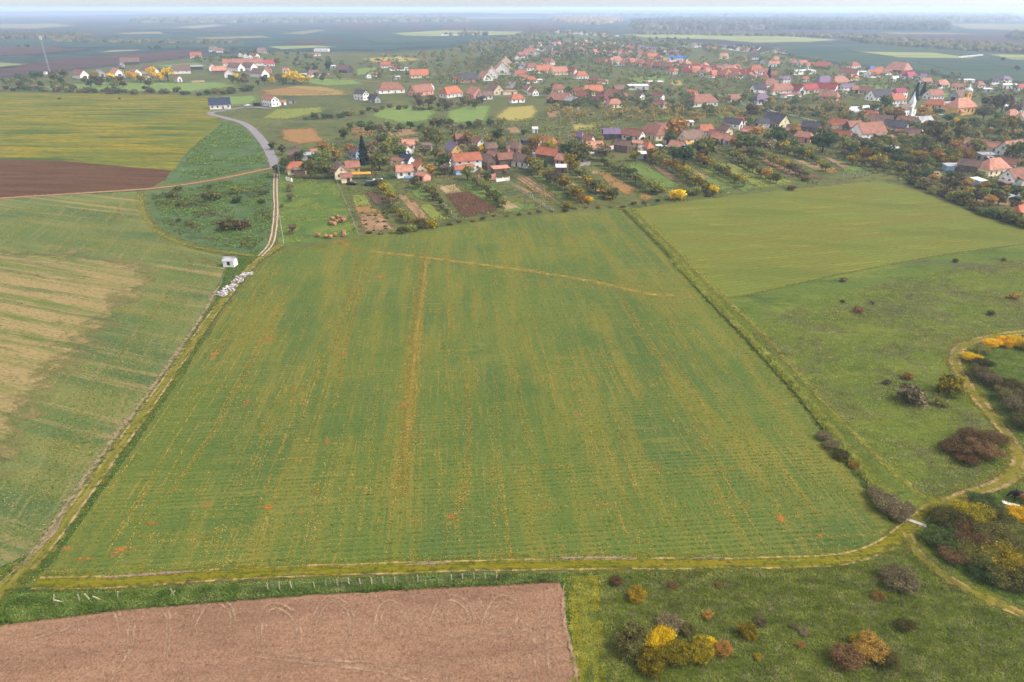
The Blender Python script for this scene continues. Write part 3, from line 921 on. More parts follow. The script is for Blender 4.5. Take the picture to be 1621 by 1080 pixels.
# roads by the village
ribbon('dirt_road', [(-400, 352), (-100, 323), (0, 314.5), (150, 305), (250, 298), (340, 285), (432, 266)], 3.6, M['dirt_road'], step=4)
RD = [(438, 268), (425, 238), (406, 212), (386, 196), (356, 187), (336, 182), (334, 178.5), (350, 176), (390, 170), (430, 172)]
ribbon('road_shoulder', RD, 6.2, M['kerb'], step=3, amp=0)
ribbon('road', RD, 4.0, M['asphalt'], step=3, amp=0, dz='top')
ribbon('farm_track', [(437, 266), (436, 300), (437, 332), (434, 366), (428, 388), (412, 406)], 3.0, M['track_white'], step=1.5)

# garden plots under the first village row
PLOTS = [
    ('plot_lime', [(553, 306), (580, 306), (592, 328), (560, 330)]), ('plot_rust', [(558, 326), (590, 324), (606, 336), (564, 342)]), ('plot_brown', [(562, 336), (606, 334), (630, 366), (574, 373)]),
    ('plot_dark', [(576, 302), (598, 302), (612, 328), (594, 326)]), ('plot_green', [(600, 286), (618, 286), (634, 308), (612, 308)]),
    ('plot_brown', [(625, 306), (640, 306), (672, 344), (664, 350)]), ('plot_lime', [(660, 322), (680, 320), (712, 350), (690, 354), (672, 338)]), ('plot_green', [(640, 290), (668, 292), (690, 318), (660, 318)]),
    ('plot_tan', [(686, 294), (722, 290), (738, 306), (706, 310)]), ('plot_dark', [(706, 309), (742, 305), (788, 334), (736, 345)]), ('plot_green', [(726, 286), (760, 288), (800, 332), (788, 334), (742, 304)]),
    ('plot_tan', [(764, 300), (786, 300), (800, 312), (774, 314)]), ('plot_green', [(770, 312), (800, 314), (866, 330), (800, 340)]), ('plot_tan', [(784, 316), (806, 318), (826, 330), (800, 334)]),
    ('plot_brown', [(808, 278), (830, 276), (888, 316), (868, 318), (838, 300)]), ('plot_rust', [(806, 290), (830, 296), (846, 306), (836, 308)]),
    ('plot_green', [(834, 272), (850, 272), (910, 318), (894, 322)]), ('plot_tan', [(870, 276), (890, 276), (930, 304), (908, 306)]),
    ('plot_rust', [(938, 268), (960, 270), (1016, 304), (996, 314), (966, 298)]), ('plot_tan', [(932, 268), (946, 268), (950, 278), (938, 278)]), ('plot_green', [(956, 256), (1010, 252), (1092, 298), (1060, 308), (1018, 292), (980, 268)]),
    ('plot_green', [(1046, 254), (1084, 258), (1176, 304), (1140, 310), (1100, 290)]), ('plot_brown', [(1084, 268), (1104, 270), (1130, 284), (1112, 284)]), ('plot_lime', [(1114, 254), (1140, 254), (1260, 298), (1210, 304), (1160, 280)]),
    ('plot_green', [(1100, 256), (1124, 262), (1216, 304), (1180, 308)]), ('plot_lime', [(1150, 252), (1180, 262), (1276, 294), (1240, 300)]), ('plot_dark', [(1220, 252), (1250, 258), (1312, 284), (1270, 288)]),
    ('plot_rust', [(1280, 256), (1320, 264), (1336, 274), (1312, 276)]), ('plot_green', [(1316, 250), (1360, 262), (1392, 276), (1340, 280)]), ('plot_rust', [(1008, 310), (1024, 304), (1036, 314), (1016, 318)]),
    ('plot_tan', [(1462, 274), (1486, 270), (1500, 280), (1470, 282)]), ('plot_brown', [(1524, 314), (1560, 310), (1640, 318), (1640, 328), (1560, 326)]), ('plot_lime', [(1520, 300), (1570, 298), (1600, 308), (1540, 312)]),
]
PLOTS += [
    ('plot_tan', [(908, 276), (922, 276), (966, 304), (950, 308)]), ('plot_brown', [(1024, 258), (1036, 258), (1080, 286), (1064, 288)]), ('plot_tan', [(1060, 262), (1074, 262), (1126, 292), (1110, 296)]),
    ('plot_lime', [(1098, 262), (1112, 262), (1190, 302), (1174, 304)]), ('plot_tan', [(1140, 256), (1152, 256), (1226, 290), (1212, 294)]), ('plot_brown', [(1196, 250), (1212, 250), (1270, 278), (1256, 282)]),
    ('plot_tan', [(1250, 250), (1268, 252), (1310, 270), (1296, 274)]), ('plot_brown', [(640, 318), (656, 316), (682, 348), (672, 352)]), ('plot_tan', [(850, 288), (862, 288), (900, 312), (888, 316)]), ('plot_green', [(748, 284), (762, 284), (806, 310), (790, 314)]),
    ('plot_brown', [(1296, 246), (1316, 250), (1352, 266), (1336, 268)]), ('plot_lime', [(974, 262), (990, 260), (1052, 300), (1034, 304)]),
]
for mk, poly in PLOTS:
    patch('garden_plot', poly, M[mk], inset=0.6, step=1.5, amp=0.7, dz='plot')
MID = [
    ('mid_green', [(600, 168), (640, 164), (690, 166), (700, 178), (690, 194), (640, 200), (590, 190), (570, 184)]), ('mid_green', [(700, 176), (740, 164), (786, 164), (780, 176), (776, 196), (702, 200)]),
    ('mid_yellow', [(800, 168), (850, 164), (856, 176), (846, 192), (790, 198), (776, 186)]), ('plot_ochre', [(400, 142), (470, 134), (520, 136), (560, 144), (566, 152), (470, 154), (400, 152)]),
    ('plot_rust', [(400, 143), (450, 138), (540, 146), (520, 150), (420, 150)]), ('mid_green', [(330, 152), (410, 150), (420, 158), (400, 166), (345, 170)]), ('plot_rust', [(440, 204), (500, 200), (522, 226), (470, 232), (440, 222)]),
    ('plot_rust', [(548, 202), (590, 198), (602, 216), (560, 222)]), ('plot_brown', [(618, 204), (660, 202), (668, 212), (630, 218)]), ('plot_dark', [(455, 174), (490, 172), (500, 180), (470, 182)]),
    ('plot_lime', [(430, 172), (520, 168), (524, 176), (450, 192), (400, 190)]), ('mid_green', [(980, 124), (1040, 118), (1062, 124), (1060, 134), (990, 134)]), ('mid_green', [(1026, 176), (1068, 176), (1070, 190), (1030, 192)]),
    ('mid_yellow', [(900, 196), (948, 194), (952, 206), (906, 210)]), ('plot_brown', [(862, 176), (888, 174), (890, 186), (866, 188)]), ('plot_rust', [(1088, 176), (1118, 174), (1122, 190), (1090, 190)]),
    ('mid_green', [(1120, 174), (1164, 176), (1168, 188), (1140, 190)]), ('mid_green', [(1352, 134), (1400, 132), (1436, 144), (1400, 150)]), ('mid_green', [(1490, 146), (1520, 146), (1518, 154), (1490, 156)]),
    ('mid_green', [(1570, 154), (1616, 154), (1612, 162), (1578, 162)]), ('mid_green', [(1330, 192), (1360, 188), (1366, 194), (1326, 198)]), ('plot_brown', [(800, 202), (820, 200), (826, 210), (806, 214)]),
    ('mid_green', [(0, 138), (140, 128), (300, 130), (400, 128), (420, 136), (330, 148), (0, 146)]), ('mid_green', [(230, 104), (320, 98), (336, 104), (300, 112)]), ('mid_yellow', [(560, 92), (640, 88), (680, 94), (600, 104)]),
    ('mid_yellow', [(1060, 128), (1080, 126), (1082, 136), (1060, 138)]), ('mid_green', [(560, 108), (600, 104), (600, 118), (560, 122)]), ('plot_tan', [(300, 128), (326, 126), (328, 131), (300, 132)]),
    ('mid_green', [(480, 122), (570, 126), (590, 134), (520, 138), (470, 132)]), ('mid_yellow', [(1030, 92), (1060, 90), (1062, 96), (1036, 98)]),
]
for mk, poly in MID:
    patch('garden_plot', poly, M[mk], inset=0.6, step=5, amp=1.6, dz='plot')
# vegetable beds and the double furrow
for k in range(5):
    ribbon('vegetable_bed', [(578 + k * 5.5, 302 + k * 0.5), (588 + k * 6, 314 + k * 0.5), (596 + k * 6.5, 326)], 1.1, M['plot_dark'], step=1.5, dz='top', amp=0.3)
ribbon('furrow', [(824, 278), (858, 300), (892, 322)], 1.0, M['plot_dark'], step=1.5, dz='top', amp=0.2)
ribbon('furrow', [(818, 278), (848, 300), (880, 322)], 0.5, M['plot_dark'], step=1.5, dz='top', amp=0.2)
# lanes of the village
for pl, wd, mk in [([(806, 140), (822, 112), (834, 96), (852, 84), (870, 74)], 7, 'asphalt'), ([(1120, 152), (1160, 150), (1260, 146), (1340, 150)], 6, 'kerb'), ([(1140, 158), (1180, 166), (1250, 182), (1310, 196), (1340, 202)], 4, 'kerb'),
                   ([(904, 196), (912, 178), (920, 164)], 2.5, 'kerb'), ([(500, 118), (540, 124), (600, 130), (680, 134), (760, 138), (806, 140)], 4, 'dirt_road'), ([(780, 152), (830, 152), (900, 150)], 5, 'asphalt'),
                   ([(612, 206), (640, 232), (652, 250)], 2.2, 'dirt_road'), ([(1100, 215), (1180, 206), (1230, 204), (1290, 202)], 4, 'dirt_road'), ([(1480, 186), (1440, 188), (1390, 192), (1340, 202)], 5, 'kerb')]:
    ribbon('lane', pl, wd, M[mk], step=5, amp=0)

# hills on the horizon
def hill(name, u0, u1, dist, depth_, h, mat, seed, taper=0.25):
    V, Fc = [], []
    nx, ny = 90, 8
    x0, x1 = (u0 - 810.5) / F_PX * dist * 1.1, (u1 - 810.5) / F_PX * dist * 1.1
    for j in range(ny):
        fy = j / (ny - 1)
        for i in range(nx):
            fx = i / (nx - 1)
            env = min(1, fx / taper, (1 - fx) / taper)
            env = env * env * (3 - 2 * env)
            prof = math.sin(math.pi * fy) ** 0.8
            nz = 0.75 + 0.5 * mnoise.noise(Vector((fx * 6 + seed, fy * 0.6, seed))) + 0.12 * mnoise.noise(Vector((fx * 30, fy, seed)))
            V.append((x0 + (x1 - x0) * fx, dist + depth_ * fy, h * env * prof * nz - 1.0))
    for j in range(ny - 1):
        for i in range(nx - 1):
            a = j * nx + i
            Fc.append((a, a + 1, a + nx + 1, a + nx))
    tag(mesh_obj(name, V, Fc, mat, smooth=True), kind='structure')


hill('hills', -500, 420, 8200, 3000, 36, M['far_hill'], 1.3)
hill('hills', 120, 1050, 6000, 2400, 34, M['far_hill'], 4.3)
hill('hills', 500, 2300, 12000, 4000, 50, M['far_hill'], 9.1)
hill('hills', -900, 900, 15000, 5000, 55, M['far_hill'], 14.1)

# ------------------------------------------------------------------ vegetation prototypes
def cards(name, centers, normals, size, jitter, aspect=1.0):
    """many leaf-sized quads -> one mesh"""
    n = len(centers)
    a = np.cross(normals, nr.normal(size=(n, 3)))
    a /= np.linalg.norm(a, axis=1)[:, None] + 1e-9
    b = np.cross(normals, a)
    s = size * (1 + jitter * (nr.random(n) * 2 - 1))
    s2 = s * aspect
    q = np.stack([centers - a * s[:, None] - b * s2[:, None] * 0.6, centers + a * s[:, None] * 0.8 - b * s2[:, None], centers + a * s[:, None] + b * s2[:, None] * 0.7, centers - a * s[:, None] * 0.7 + b * s2[:, None]], 1)
    me = bpy.data.meshes.new(name)
    v = q.reshape(-1, 3)
    me.vertices.add(len(v))
    me.vertices.foreach_set('co', v.astype(np.float32).ravel())
    me.loops.add(4 * n)
    me.loops.foreach_set('vertex_index', np.arange(4 * n, dtype=np.int32))
    me.polygons.add(n)
    me.polygons.foreach_set('loop_start', np.arange(0, 4 * n, 4, dtype=np.int32))
    me.polygons.foreach_set('loop_total', np.full(n, 4, np.int32))
    me.update()
    me.validate()
    return me


def crown_points(n, lobes, rx, rz, z0, spread=0.55, fill=0.5, lobe=0.34):
    """points and normals in a lumpy crown: lobes round a centre at height z0"""
    C, Rr = [], []
    for k in range(lobes):
        th = 2 * math.pi * (k + nr.random() * 0.8) / lobes
        rr = spread * rx * math.sqrt(nr.random() * 0.9 + 0.1)
        C.append((rr * math.cos(th), rr * math.sin(th), z0 + rz * (nr.random() * 1.3 - 0.62)))
        Rr.append(rx * (lobe + 0.26 * nr.random()))
    C, Rr = np.array(C), np.array(Rr)
    pk = Rr ** 2 / (Rr ** 2).sum()
    idx = nr.choice(lobes, n, p=pk)
    d = nr.normal(size=(n, 3))
    d /= np.linalg.norm(d, axis=1)[:, None]
    d[:, 2] = np.where(d[:, 2] < -0.35, -d[:, 2] * 0.6, d[:, 2])
    rad = Rr[idx] * (fill + (1 - fill) * nr.random(n) ** 0.45) * (1 + 0.18 * nr.normal(size=n))
    p = C[idx] + d * rad[:, None] * np.array([1, 1, 0.85])
    nn = d + nr.normal(size=(n, 3)) * 0.7
    nn /= np.linalg.norm(nn, axis=1)[:, None]
    return p, nn


def crown_mesh(name, n, lobes, rx, rz, z0, size, **kw):
    p, nn = crown_points(n, lobes, rx, rz, z0, **kw)
    p[:, 2] = np.maximum(p[:, 2], 0.03)
    return cards(name, p, nn, size, 0.5)


BARK = solid('bark', S(96, 82, 66), size=0.3)


def trunk_mesh(h, r, limbs, reach):
    m = MB()
    m.tube((0, 0, -0.05), (0.02, 0.01, h * 0.55), r, r * 0.7, 7)
    m.tube((0.02, 0.01, h * 0.55), (0.0, 0.04, h), r * 0.7, r * 0.3, 6)
    for k in range(limbs):
        t = 2 * math.pi * k / limbs + 0.5
        m.tube((0.02, 0.01, h * (0.45 + 0.1 * k / limbs)), (reach * math.cos(t), reach * math.sin(t), h * (0.95 + 0.15 * (k % 2))), r * 0.45, r * 0.12, 5)
    me = m.mesh('trunk')
    me.materials.append(BARK)
    return me


# unit prototypes: crown radius 1
PROTO = {
    'tree': [crown_mesh('crown', 900, 9 + k, 1.0, 0.62 + 0.1 * (k % 3), 1.0, 0.085) for k in range(5)],
    'tree_hi': [crown_mesh('crown', 2600, 12 + k, 1.0, 0.66, 1.0, 0.05) for k in range(3)],
    'tall': [crown_mesh('crown', 800, 10, 0.72, 1.15, 1.7, 0.08, spread=0.5) for k in range(2)],
    'shrub': [crown_mesh('foliage', 700, 9 + k, 1.0, 0.40, 0.5, 0.085, spread=0.7) for k in range(4)],
    'shrub_hi': [crown_mesh('foliage', 8600, 20 + 5 * k, 1.0, 0.38, 0.5, 0.026, fill=0.35, spread=0.82, lobe=0.24) for k in range(4)],
    'thin': [crown_mesh('crown', 420, 8, 1.0, 0.6, 0.95, 0.07, fill=0.2) for k in range(2)],
}
TRUNK = trunk_mesh(1.15, 0.085, 4, 0.55)
STEM = trunk_mesh(0.6, 0.05, 5, 0.5)
STEM_HI = trunk_mesh(0.86, 0.03, 11, 0.78)


def spruce_mesh(n=1500):
    z = nr.random(n) ** 1.25 * 3.0
    th = nr.random(n) * 2 * math.pi
    layer = 0.82 + 0.18 * np.sin(z * 16)
    rr = (1 - z / 3.1) ** 0.85 * layer * (0.6 + 0.4 * nr.random(n)) * 0.95
    p = np.stack([rr * np.cos(th), rr * np.sin(th), 0.12 + z], 1)
    nn = np.stack([np.cos(th) * 0.5, np.sin(th) * 0.5, np.full(n, 0.8)], 1) + nr.normal(size=(n, 3)) * 0.35
    nn /= np.linalg.norm(nn, axis=1)[:, None]
    return cards('crown', p, nn, 0.075, 0.5)


PROTO['spruce'] = [spruce_mesh()]

LEAF = {
    'g': leaf_mat('dark_green_leaves', S(44, 56, 30), S(74, 88, 46), S(104, 116, 62)),
    'o': leaf_mat('olive_leaves', S(70, 74, 36), S(106, 108, 54), S(142, 140, 78)),
    'r': leaf_mat('rusty_leaves', S(88, 70, 36), S(140, 108, 52), S(176, 140, 76), hue=0.008),
    'y': leaf_mat('golden_leaves', S(146, 112, 20), S(206, 164, 26), S(236, 196, 50), val=0.15),
    'b': leaf_mat('bare_grey_twigs', S(66, 58, 42), S(96, 86, 62), S(120, 108, 80), trans=0.1),
    'm': leaf_mat('green_and_gold_leaves', S(66, 62, 24), S(124, 114, 36), S(188, 154, 44)),
    'd': leaf_mat('dark_bramble', S(52, 52, 30), S(86, 84, 46), S(126, 116, 66)),
    'k': leaf_mat('red_brown_thicket', S(72, 56, 36), S(104, 82, 54), S(130, 106, 74), hue=0.006),
    'c': leaf_mat('spruce_needles', S(22, 34, 28), S(34, 50, 38), S(52, 68, 48)),
}
LOOK = {'g': 'dark green', 'o': 'olive green', 'r': 'rusty brown', 'y': 'golden yellow', 'b': 'grey half-bare', 'm': 'green and gold', 'd': 'dark brambly', 'k': 'reddish brown', 'c': 'dark green'}
for kk in PROTO:
    for me in PROTO[kk]:
        me.materials.append(LEAF['g'])
HOUSES = []      # (x, y, radius) kept clear of scattered trees


def plant(kind, x, y, r, hs, look, label, group, hi=False, shape=None):
    """kind: tree / shrub / spruce; r crown radius in metres; hs height factor"""
    rz = rng.uniform(0, 6.28)
    if kind == 'shrub':
        root = empty('shrub', (x, y, 0), rz)
        me = rng.choice(PROTO['shrub_hi' if hi else 'shrub'])
        c = link('foliage', me, parent=root)
        c.scale = (r, r * rng.uniform(0.8, 1.15), r * hs)
        s = link('stem', STEM_HI if hi else STEM, parent=root)
        s.scale = (r, r, r * hs)
    else:
        name = {'tree': 'broadleaf_tree', 'spruce': 'spruce_tree', 'fruit': 'fruit_tree'}[kind]
        root = empty(name, (x, y, 0), rz)
        me = rng.choice(PROTO['spruce' if kind == 'spruce' else (shape or ('tree_hi' if hi else 'tree'))])
        c = link('crown', me, parent=root)
        c.scale = (r * rng.uniform(0.9, 1.1), r * rng.uniform(0.9, 1.1), r * hs)
        s = link('trunk', TRUNK, parent=root)
        s.scale = (r, r, r * hs)
    omat(c, LEAF[look])
    tag(root, label, {'tree': 'tree', 'shrub': 'shrub', 'spruce': 'tree', 'fruit': 'tree'}[kind], group)
    return root


def clear_of_houses(x, y, r):
    return all((x - hx) ** 2 + (y - hy) ** 2 > (hr + r * 0.75) ** 2 for hx, hy, hr in HOUSES)


# ------------------------------------------------------------------ houses
ROOF = {
    'o': ('bright orange', solid('orange_roof_tiles', S(186, 110, 78, 0.78), dirt=S(156, 92, 68, 0.78), size=2.5, rows=0.35)),
    's': ('salmon', solid('salmon_roof_tiles', S(192, 136, 112, 0.8), dirt=S(160, 108, 90, 0.8), size=2.0, rows=0.35)),
    't': ('terracotta', solid('terracotta_roof_tiles', S(160, 108, 88, 0.8), dirt=S(130, 88, 74, 0.8), size=2.0, rows=0.35)),
    'b': ('weathered brown', solid('brown_roof_tiles', S(136, 106, 92, 0.8), dirt=S(104, 84, 76, 0.8), size=1.6, rows=0.35)),
    'd': ('dark grey', solid('dark_slate_roof', S(84, 78, 84, 0.8), dirt=S(64, 60, 68, 0.8), size=2.0, rows=0.4)),
    'n': ('navy blue', solid('navy_sheet_roof', S(58, 66, 88, 0.8), dirt=S(48, 56, 78, 0.8), size=3.0, rows=0.4)),
    'g': ('pale grey', solid('grey_sheet_roof', S(176, 174, 176, 0.8), dirt=S(140, 138, 142, 0.8), size=2.0, rows=0.5)),
    'w': ('white', solid('white_sheet_roof', S(232, 230, 228, 0.8), dirt=S(200, 196, 196, 0.8), size=2.5)),
    'r': ('bright red', solid('red_sheet_roof', S(180, 78, 76, 0.75), dirt=S(150, 66, 66, 0.75), size=3.0, rows=0.4)),
    'm': ('magenta red', solid('magenta_sheet_roof', S(174, 78, 98, 0.75), dirt=S(148, 66, 88, 0.75), size=3.0, rows=0.4)),
    'u': ('blue', solid('blue_sheet_roof', S(60, 116, 196, 0.8), dirt=S(50, 100, 176, 0.8), size=3.0)),
    'p': ('dull purple', solid('purple_sheet_roof', S(126, 104, 128, 0.8), dirt=S(104, 88, 110, 0.8), size=2.0, rows=0.4)),
}
WALL = {
    'w': ('white', solid('white_plaster', S(236, 232, 226, 1.0), dirt=S(206, 200, 192, 1.0), size=1.6)),
    'c': ('cream', solid('cream_plaster', S(230, 214, 178, 1.0), dirt=S(200, 184, 150, 1.0), size=1.6)),
    'y': ('yellow', solid('yellow_plaster', S(224, 184, 104, 1.0), dirt=S(200, 160, 90, 1.0), size=1.6)),
    'p': ('pink', solid('pink_plaster', S(214, 152, 136, 1.0), dirt=S(190, 130, 116, 1.0), size=1.6)),
    'g': ('grey', solid('grey_plaster', S(172, 170, 168, 1.0), dirt=S(140, 138, 136, 1.0), size=1.6)),
    'b': ('brown wooden', solid('brown_boards', S(112, 92, 76, 1.0), dirt=S(88, 70, 58, 1.0), size=0.8)),
    'l': ('light blue', solid('blue_plaster', S(150, 178, 200, 1.0), dirt=S(128, 156, 180, 1.0), size=1.6)),
    'd': ('dark', solid('dark_boards', S(78, 72, 70, 1.0), dirt=S(60, 54, 52, 1.0), size=0.8)),
}
GLASS = solid('dark_window_glass', S(52, 56, 64), rough=0.15, var=0.2)
FRAME = solid('window_frame_paint', S(214, 208, 200), var=0.1)
DOORM = solid('brown_door', S(104, 72, 52), var=0.2)
CHIM = solid('chimney_brick', S(168, 120, 100), size=0.5)
u_ = MB()
for q in ((-0.5, 0.5, -0.06, 0.06, 0, 0.09), (-0.5, 0.5, -0.06, 0.06, 0.91, 1), (-0.5, -0.42, -0.055, 0.055, 0.09, 0.91), (0.42, 0.5, -0.055, 0.055, 0.09, 0.91), (-0.035, 0.035, -0.05, 0.05, 0.09, 0.91)):
    u_.box(*q)
WINFRAME = u_.mesh('window')
WINFRAME.materials.append(FRAME)
u_ = MB()
u_.box(-0.42, 0.42, -0.035, 0.035, 0.09, 0.91)
PANE = u_.mesh('pane')
PANE.materials.append(GLASS)
u_ = MB()
u_.box(-0.5, 0.5, -0.06, 0.06, 0, 1)
WINFAR = u_.mesh('window')
WINFAR.materials.append(GLASS)
u_ = MB()
u_.box(-0.5, 0.5, -0.07, 0.07, 0, 1)
DOOR = u_.mesh('door')
DOOR.materials.append(DOORM)
u_ = MB()
u_.box(-0.35, 0.35, -0.35, 0.35, 0, 1.9)
u_.box(-0.42, 0.42, -0.42, 0.42, 1.9, 2.05)
CHIMNEY = u_.mesh('chimney')
CHIMNEY.materials.append(CHIM)


def gable_walls(L, D, h, rise):
    m = MB()
    x, y = L / 2, D / 2
    m.add([(-x, -y, -0.1), (x, -y, -0.1), (x, y, -0.1), (-x, y, -0.1), (-x, -y, h), (x, -y, h), (x, y, h), (-x, y, h), (-x, 0, h + rise), (x, 0, h + rise)],
          [(0, 1, 5, 4), (2, 3, 7, 6), (1, 2, 6, 9, 5), (3, 0, 4, 8, 7), (4, 5, 9, 8), (6, 7, 8, 9)])
    return m


def gable_roof(L, D, h, rise, ov=0.45, th=0.16):
    m = MB()
    x, y = L / 2 + ov, D / 2
    sl_ = rise / y
    ye = y + ov
    ze = h - sl_ * ov
    zt = h + rise
    for s in (-1, 1):
        g = 0.004 if s > 0 else 0.0
        vs = [(-x - g, s * ye, ze + 0.02), (x + g, s * ye, ze + 0.02), (x + g, 0, zt + 0.02), (-x - g, 0, zt + 0.02)]
        vs2 = [(a, b, c + th) for a, b, c in vs]
        f = [(0, 1, 2, 3), (7, 6, 5, 4), (0, 4, 5, 1), (1, 5, 6, 2), (3, 7, 4, 0)]
        if s > 0:
            f = [tuple(reversed(q)) for q in f]
        m.add(vs + vs2, f)
    m.box(-x - 0.03, x + 0.03, -0.14, 0.14, zt + th - 0.06, zt + th + 0.1)
    return m


def hip_roof(L, D, h, rise, ov=0.45, half=False):
    m = MB()
    x, y = L / 2 + ov, D / 2 + ov
    sl_ = rise / (D / 2)
    ze = h - sl_ * ov + 0.02
    zt = h + rise + 0.12
    rx = max(0.2, L / 2 - D / 2 * (0.45 if half else 0.9))
    m.add([(-x, -y, ze), (x, -y, ze), (x, y, ze), (-x, y, ze), (-x, -y, ze + 0.14), (x, -y, ze + 0.14), (x, y, ze + 0.14), (-x, y, ze + 0.14), (-rx, 0, zt), (rx, 0, zt)],
          [(3, 2, 1, 0), (0, 1, 5, 4), (1, 2, 6, 5), (2, 3, 7, 6), (3, 0, 4, 7), (4, 5, 9, 8), (6, 7, 8, 9), (5, 6, 9), (7, 4, 8)])
    return m


def mono_roof(L, D, h, rise, ov=0.35):
    m = MB()
    x, y = L / 2 + ov, D / 2 + ov
    m.add([(-x, -y, h - 0.02), (x, -y, h - 0.02), (x, y, h + rise), (-x, y, h + rise), (-x, -y, h + 0.12), (x, -y, h + 0.12), (x, y, h + rise + 0.14), (-x, y, h + rise + 0.14)],
          [(3, 2, 1, 0), (4, 5, 6, 7), (0, 1, 5, 4), (1, 2, 6, 5), (2, 3, 7, 6), (3, 0, 4, 7)])
    return m


def put(me, name, parent, loc, rz, sx, sz, child=None):
    o = link(name, me, parent=parent, loc=loc)
    o.rotation_euler = (0, 0, rz)
    o.scale = (sx, 1, sz)
    if child is not None:
        link('pane', child, parent=o)
    return o


def house(x, y, rz, L, D, h, roof, wall, label, group, kind='house', shape='gable', rise=None, near=False, name=None, wins=True, chimney=True):
    name = name or {'house': 'house', 'barn': 'barn', 'shed': 'shed'}[kind]
    root = empty(name, (x, y, 0), rz)
    tag(root, label, {'house': 'house', 'barn': 'barn', 'shed': 'shed'}[kind], group)
    HOUSES.append((x, y, 0.5 * math.hypot(L, D)))
    rise = rise if rise is not None else D / 2 * (0.55 if kind == 'shed' else 0.78 if h > 4.6 else 1.02)
    if shape == 'mono':
        m = MB()
        rise = 0.5
        m.box(-L / 2, L / 2, -D / 2, D / 2, -0.1, h - 0.06)
        m.build('wall', WALL[wall][1], root)
        rf = mono_roof(L, D, h, rise).build('roof', ROOF[roof][1], root)
    elif shape == 'gable':
        gable_walls(L, D, h, rise).build('wall', WALL[wall][1], root)
        rf = gable_roof(L, D, h, rise).build('roof', ROOF[roof][1], root)
    else:
        m = MB()
        m.box(-L / 2, L / 2, -D / 2, D / 2, -0.1, h)
        m.build('wall', WALL[wall][1], root)
        rf = hip_roof(L, D, h, rise, half=(shape == 'half')).build('roof', ROOF[roof][1], root)
    if kind == 'house' and chimney:
        c = link('chimney', CHIMNEY, parent=rf, loc=(L * rng.uniform(-0.3, 0.3), D * 0.14, h + rise * 0.72 - 0.6))
    if near and kind != 'shed' and L > 6 and rng.random() < 0.6:
        el, ed, eh = L * rng.uniform(0.3, 0.55), rng.uniform(1.8, 2.8), min(h * 0.8, 2.4)
        sd_, xo = rng.choice((-1, 1)), L * rng.uniform(-0.2, 0.2)
        m = MB()
        y0_, y1_ = sorted((sd_ * (D / 2 + 0.01), sd_ * (D / 2 + ed)))
        m.box(xo - el / 2, xo + el / 2, y0_, y1_, -0.1, eh)
        ex = m.build('extension', WALL[rng.choice((wall, wall, 'b', 'g'))][1], root)
        m = MB()
        ya, yb = sd_ * (D / 2 - 0.05), sd_ * (D / 2 + ed + 0.3)
        xa, xb, zt_, zl = xo - el / 2 - 0.25, xo + el / 2 + 0.25, eh + 0.95, eh + 0.02
        vs = [(xa, yb, zl), (xb, yb, zl), (xb, ya, zt_), (xa, ya, zt_)]
        vs += [(a_, b_, c_ + 0.12) for a_, b_, c_ in vs]
        fs = [(0, 1, 2, 3), (7, 6, 5, 4), (0, 4, 5, 1), (1, 5, 6, 2), (2, 6, 7, 3), (3, 7, 4, 0)]
        m.add(vs, fs if sd_ > 0 else [tuple(reversed(q)) for q in fs])
        m.build('extension_roof', ROOF[rng.choice((roof, roof, 'g', 'b', 't'))][1], ex)
    mesh, pane = (WINFRAME, PANE) if near else (WINFAR, None)
    # which long side and which gable end face the drone
    front = -1 if (math.cos(rz) * -y - -math.sin(rz) * -x) > 0 else 1
    lx, ly = -x * math.cos(rz) - y * math.sin(rz), x * math.sin(rz) - y * math.cos(rz)
    front = 1 if ly > 0 else -1
    gend = 1 if lx > 0 else -1
    if kind == 'house' and wins:
        n = max(2, min(4, int(L / 3.2)))
        for fl in range(2 if h > 4.6 else 1):
            for k in range(n):
                xx = (k + 0.5) / n * L - L / 2
                if fl == 0 and k == n // 2 and L > 8:
                    put(DOOR, 'door', root, (xx, front * (D / 2 + 0.01), 0.05), 0, 1.0, 2.1)
                else:
                    put(mesh, 'window', root, (xx, front * (D / 2 + 0.01), 0.95 + fl * 2.7), 0, 1.1, 1.35, pane)
        for k in ((-1, 1) if D > 5 else (0,)):
            for fl in range(2 if h > 4.6 else 1):
                put(mesh, 'window', root, (gend * (L / 2 + 0.01), k * D * 0.22, 0.95 + fl * 2.7), math.pi / 2, 1.0, 1.3, pane)
        if shape == 'gable' and rise > 2.2:
            put(mesh, 'window', root, (gend * (L / 2 + 0.01), 0, h + 0.35), math.pi / 2, 0.8, 0.9, pane)
    elif kind == 'barn' and wins:
        put(DOOR, 'gate', root, (gend * (L / 2 + 0.01), 0, 0.02), math.pi / 2, min(3.2, D * 0.4), min(2.9, h * 0.85))
        for k in range(max(2, int(L / 6))):
            put(mesh, 'window', root, ((k + 0.5) / max(2, int(L / 6)) * L - L / 2, front * (D / 2 + 0.01), h * 0.5), 0, 1.2, 0.8, pane)
    elif kind == 'shed' and wins:
        put(DOOR, 'door', root, (L * 0.15, front * (D / 2 + 0.01), 0.02), 0, min(1.6, L * 0.3), min(1.9, h * 0.8))
    return root


ANG = {'h': R(22), 'g': R(-66), 'd': R(-42), 'e': R(48), 'x': R(0), 'v': R(-88)}
KINDS = {'h': ('house', 3.0), 'H': ('house', 4.9), 'b': ('barn', 3.6), 's': ('shed', 2.4)}


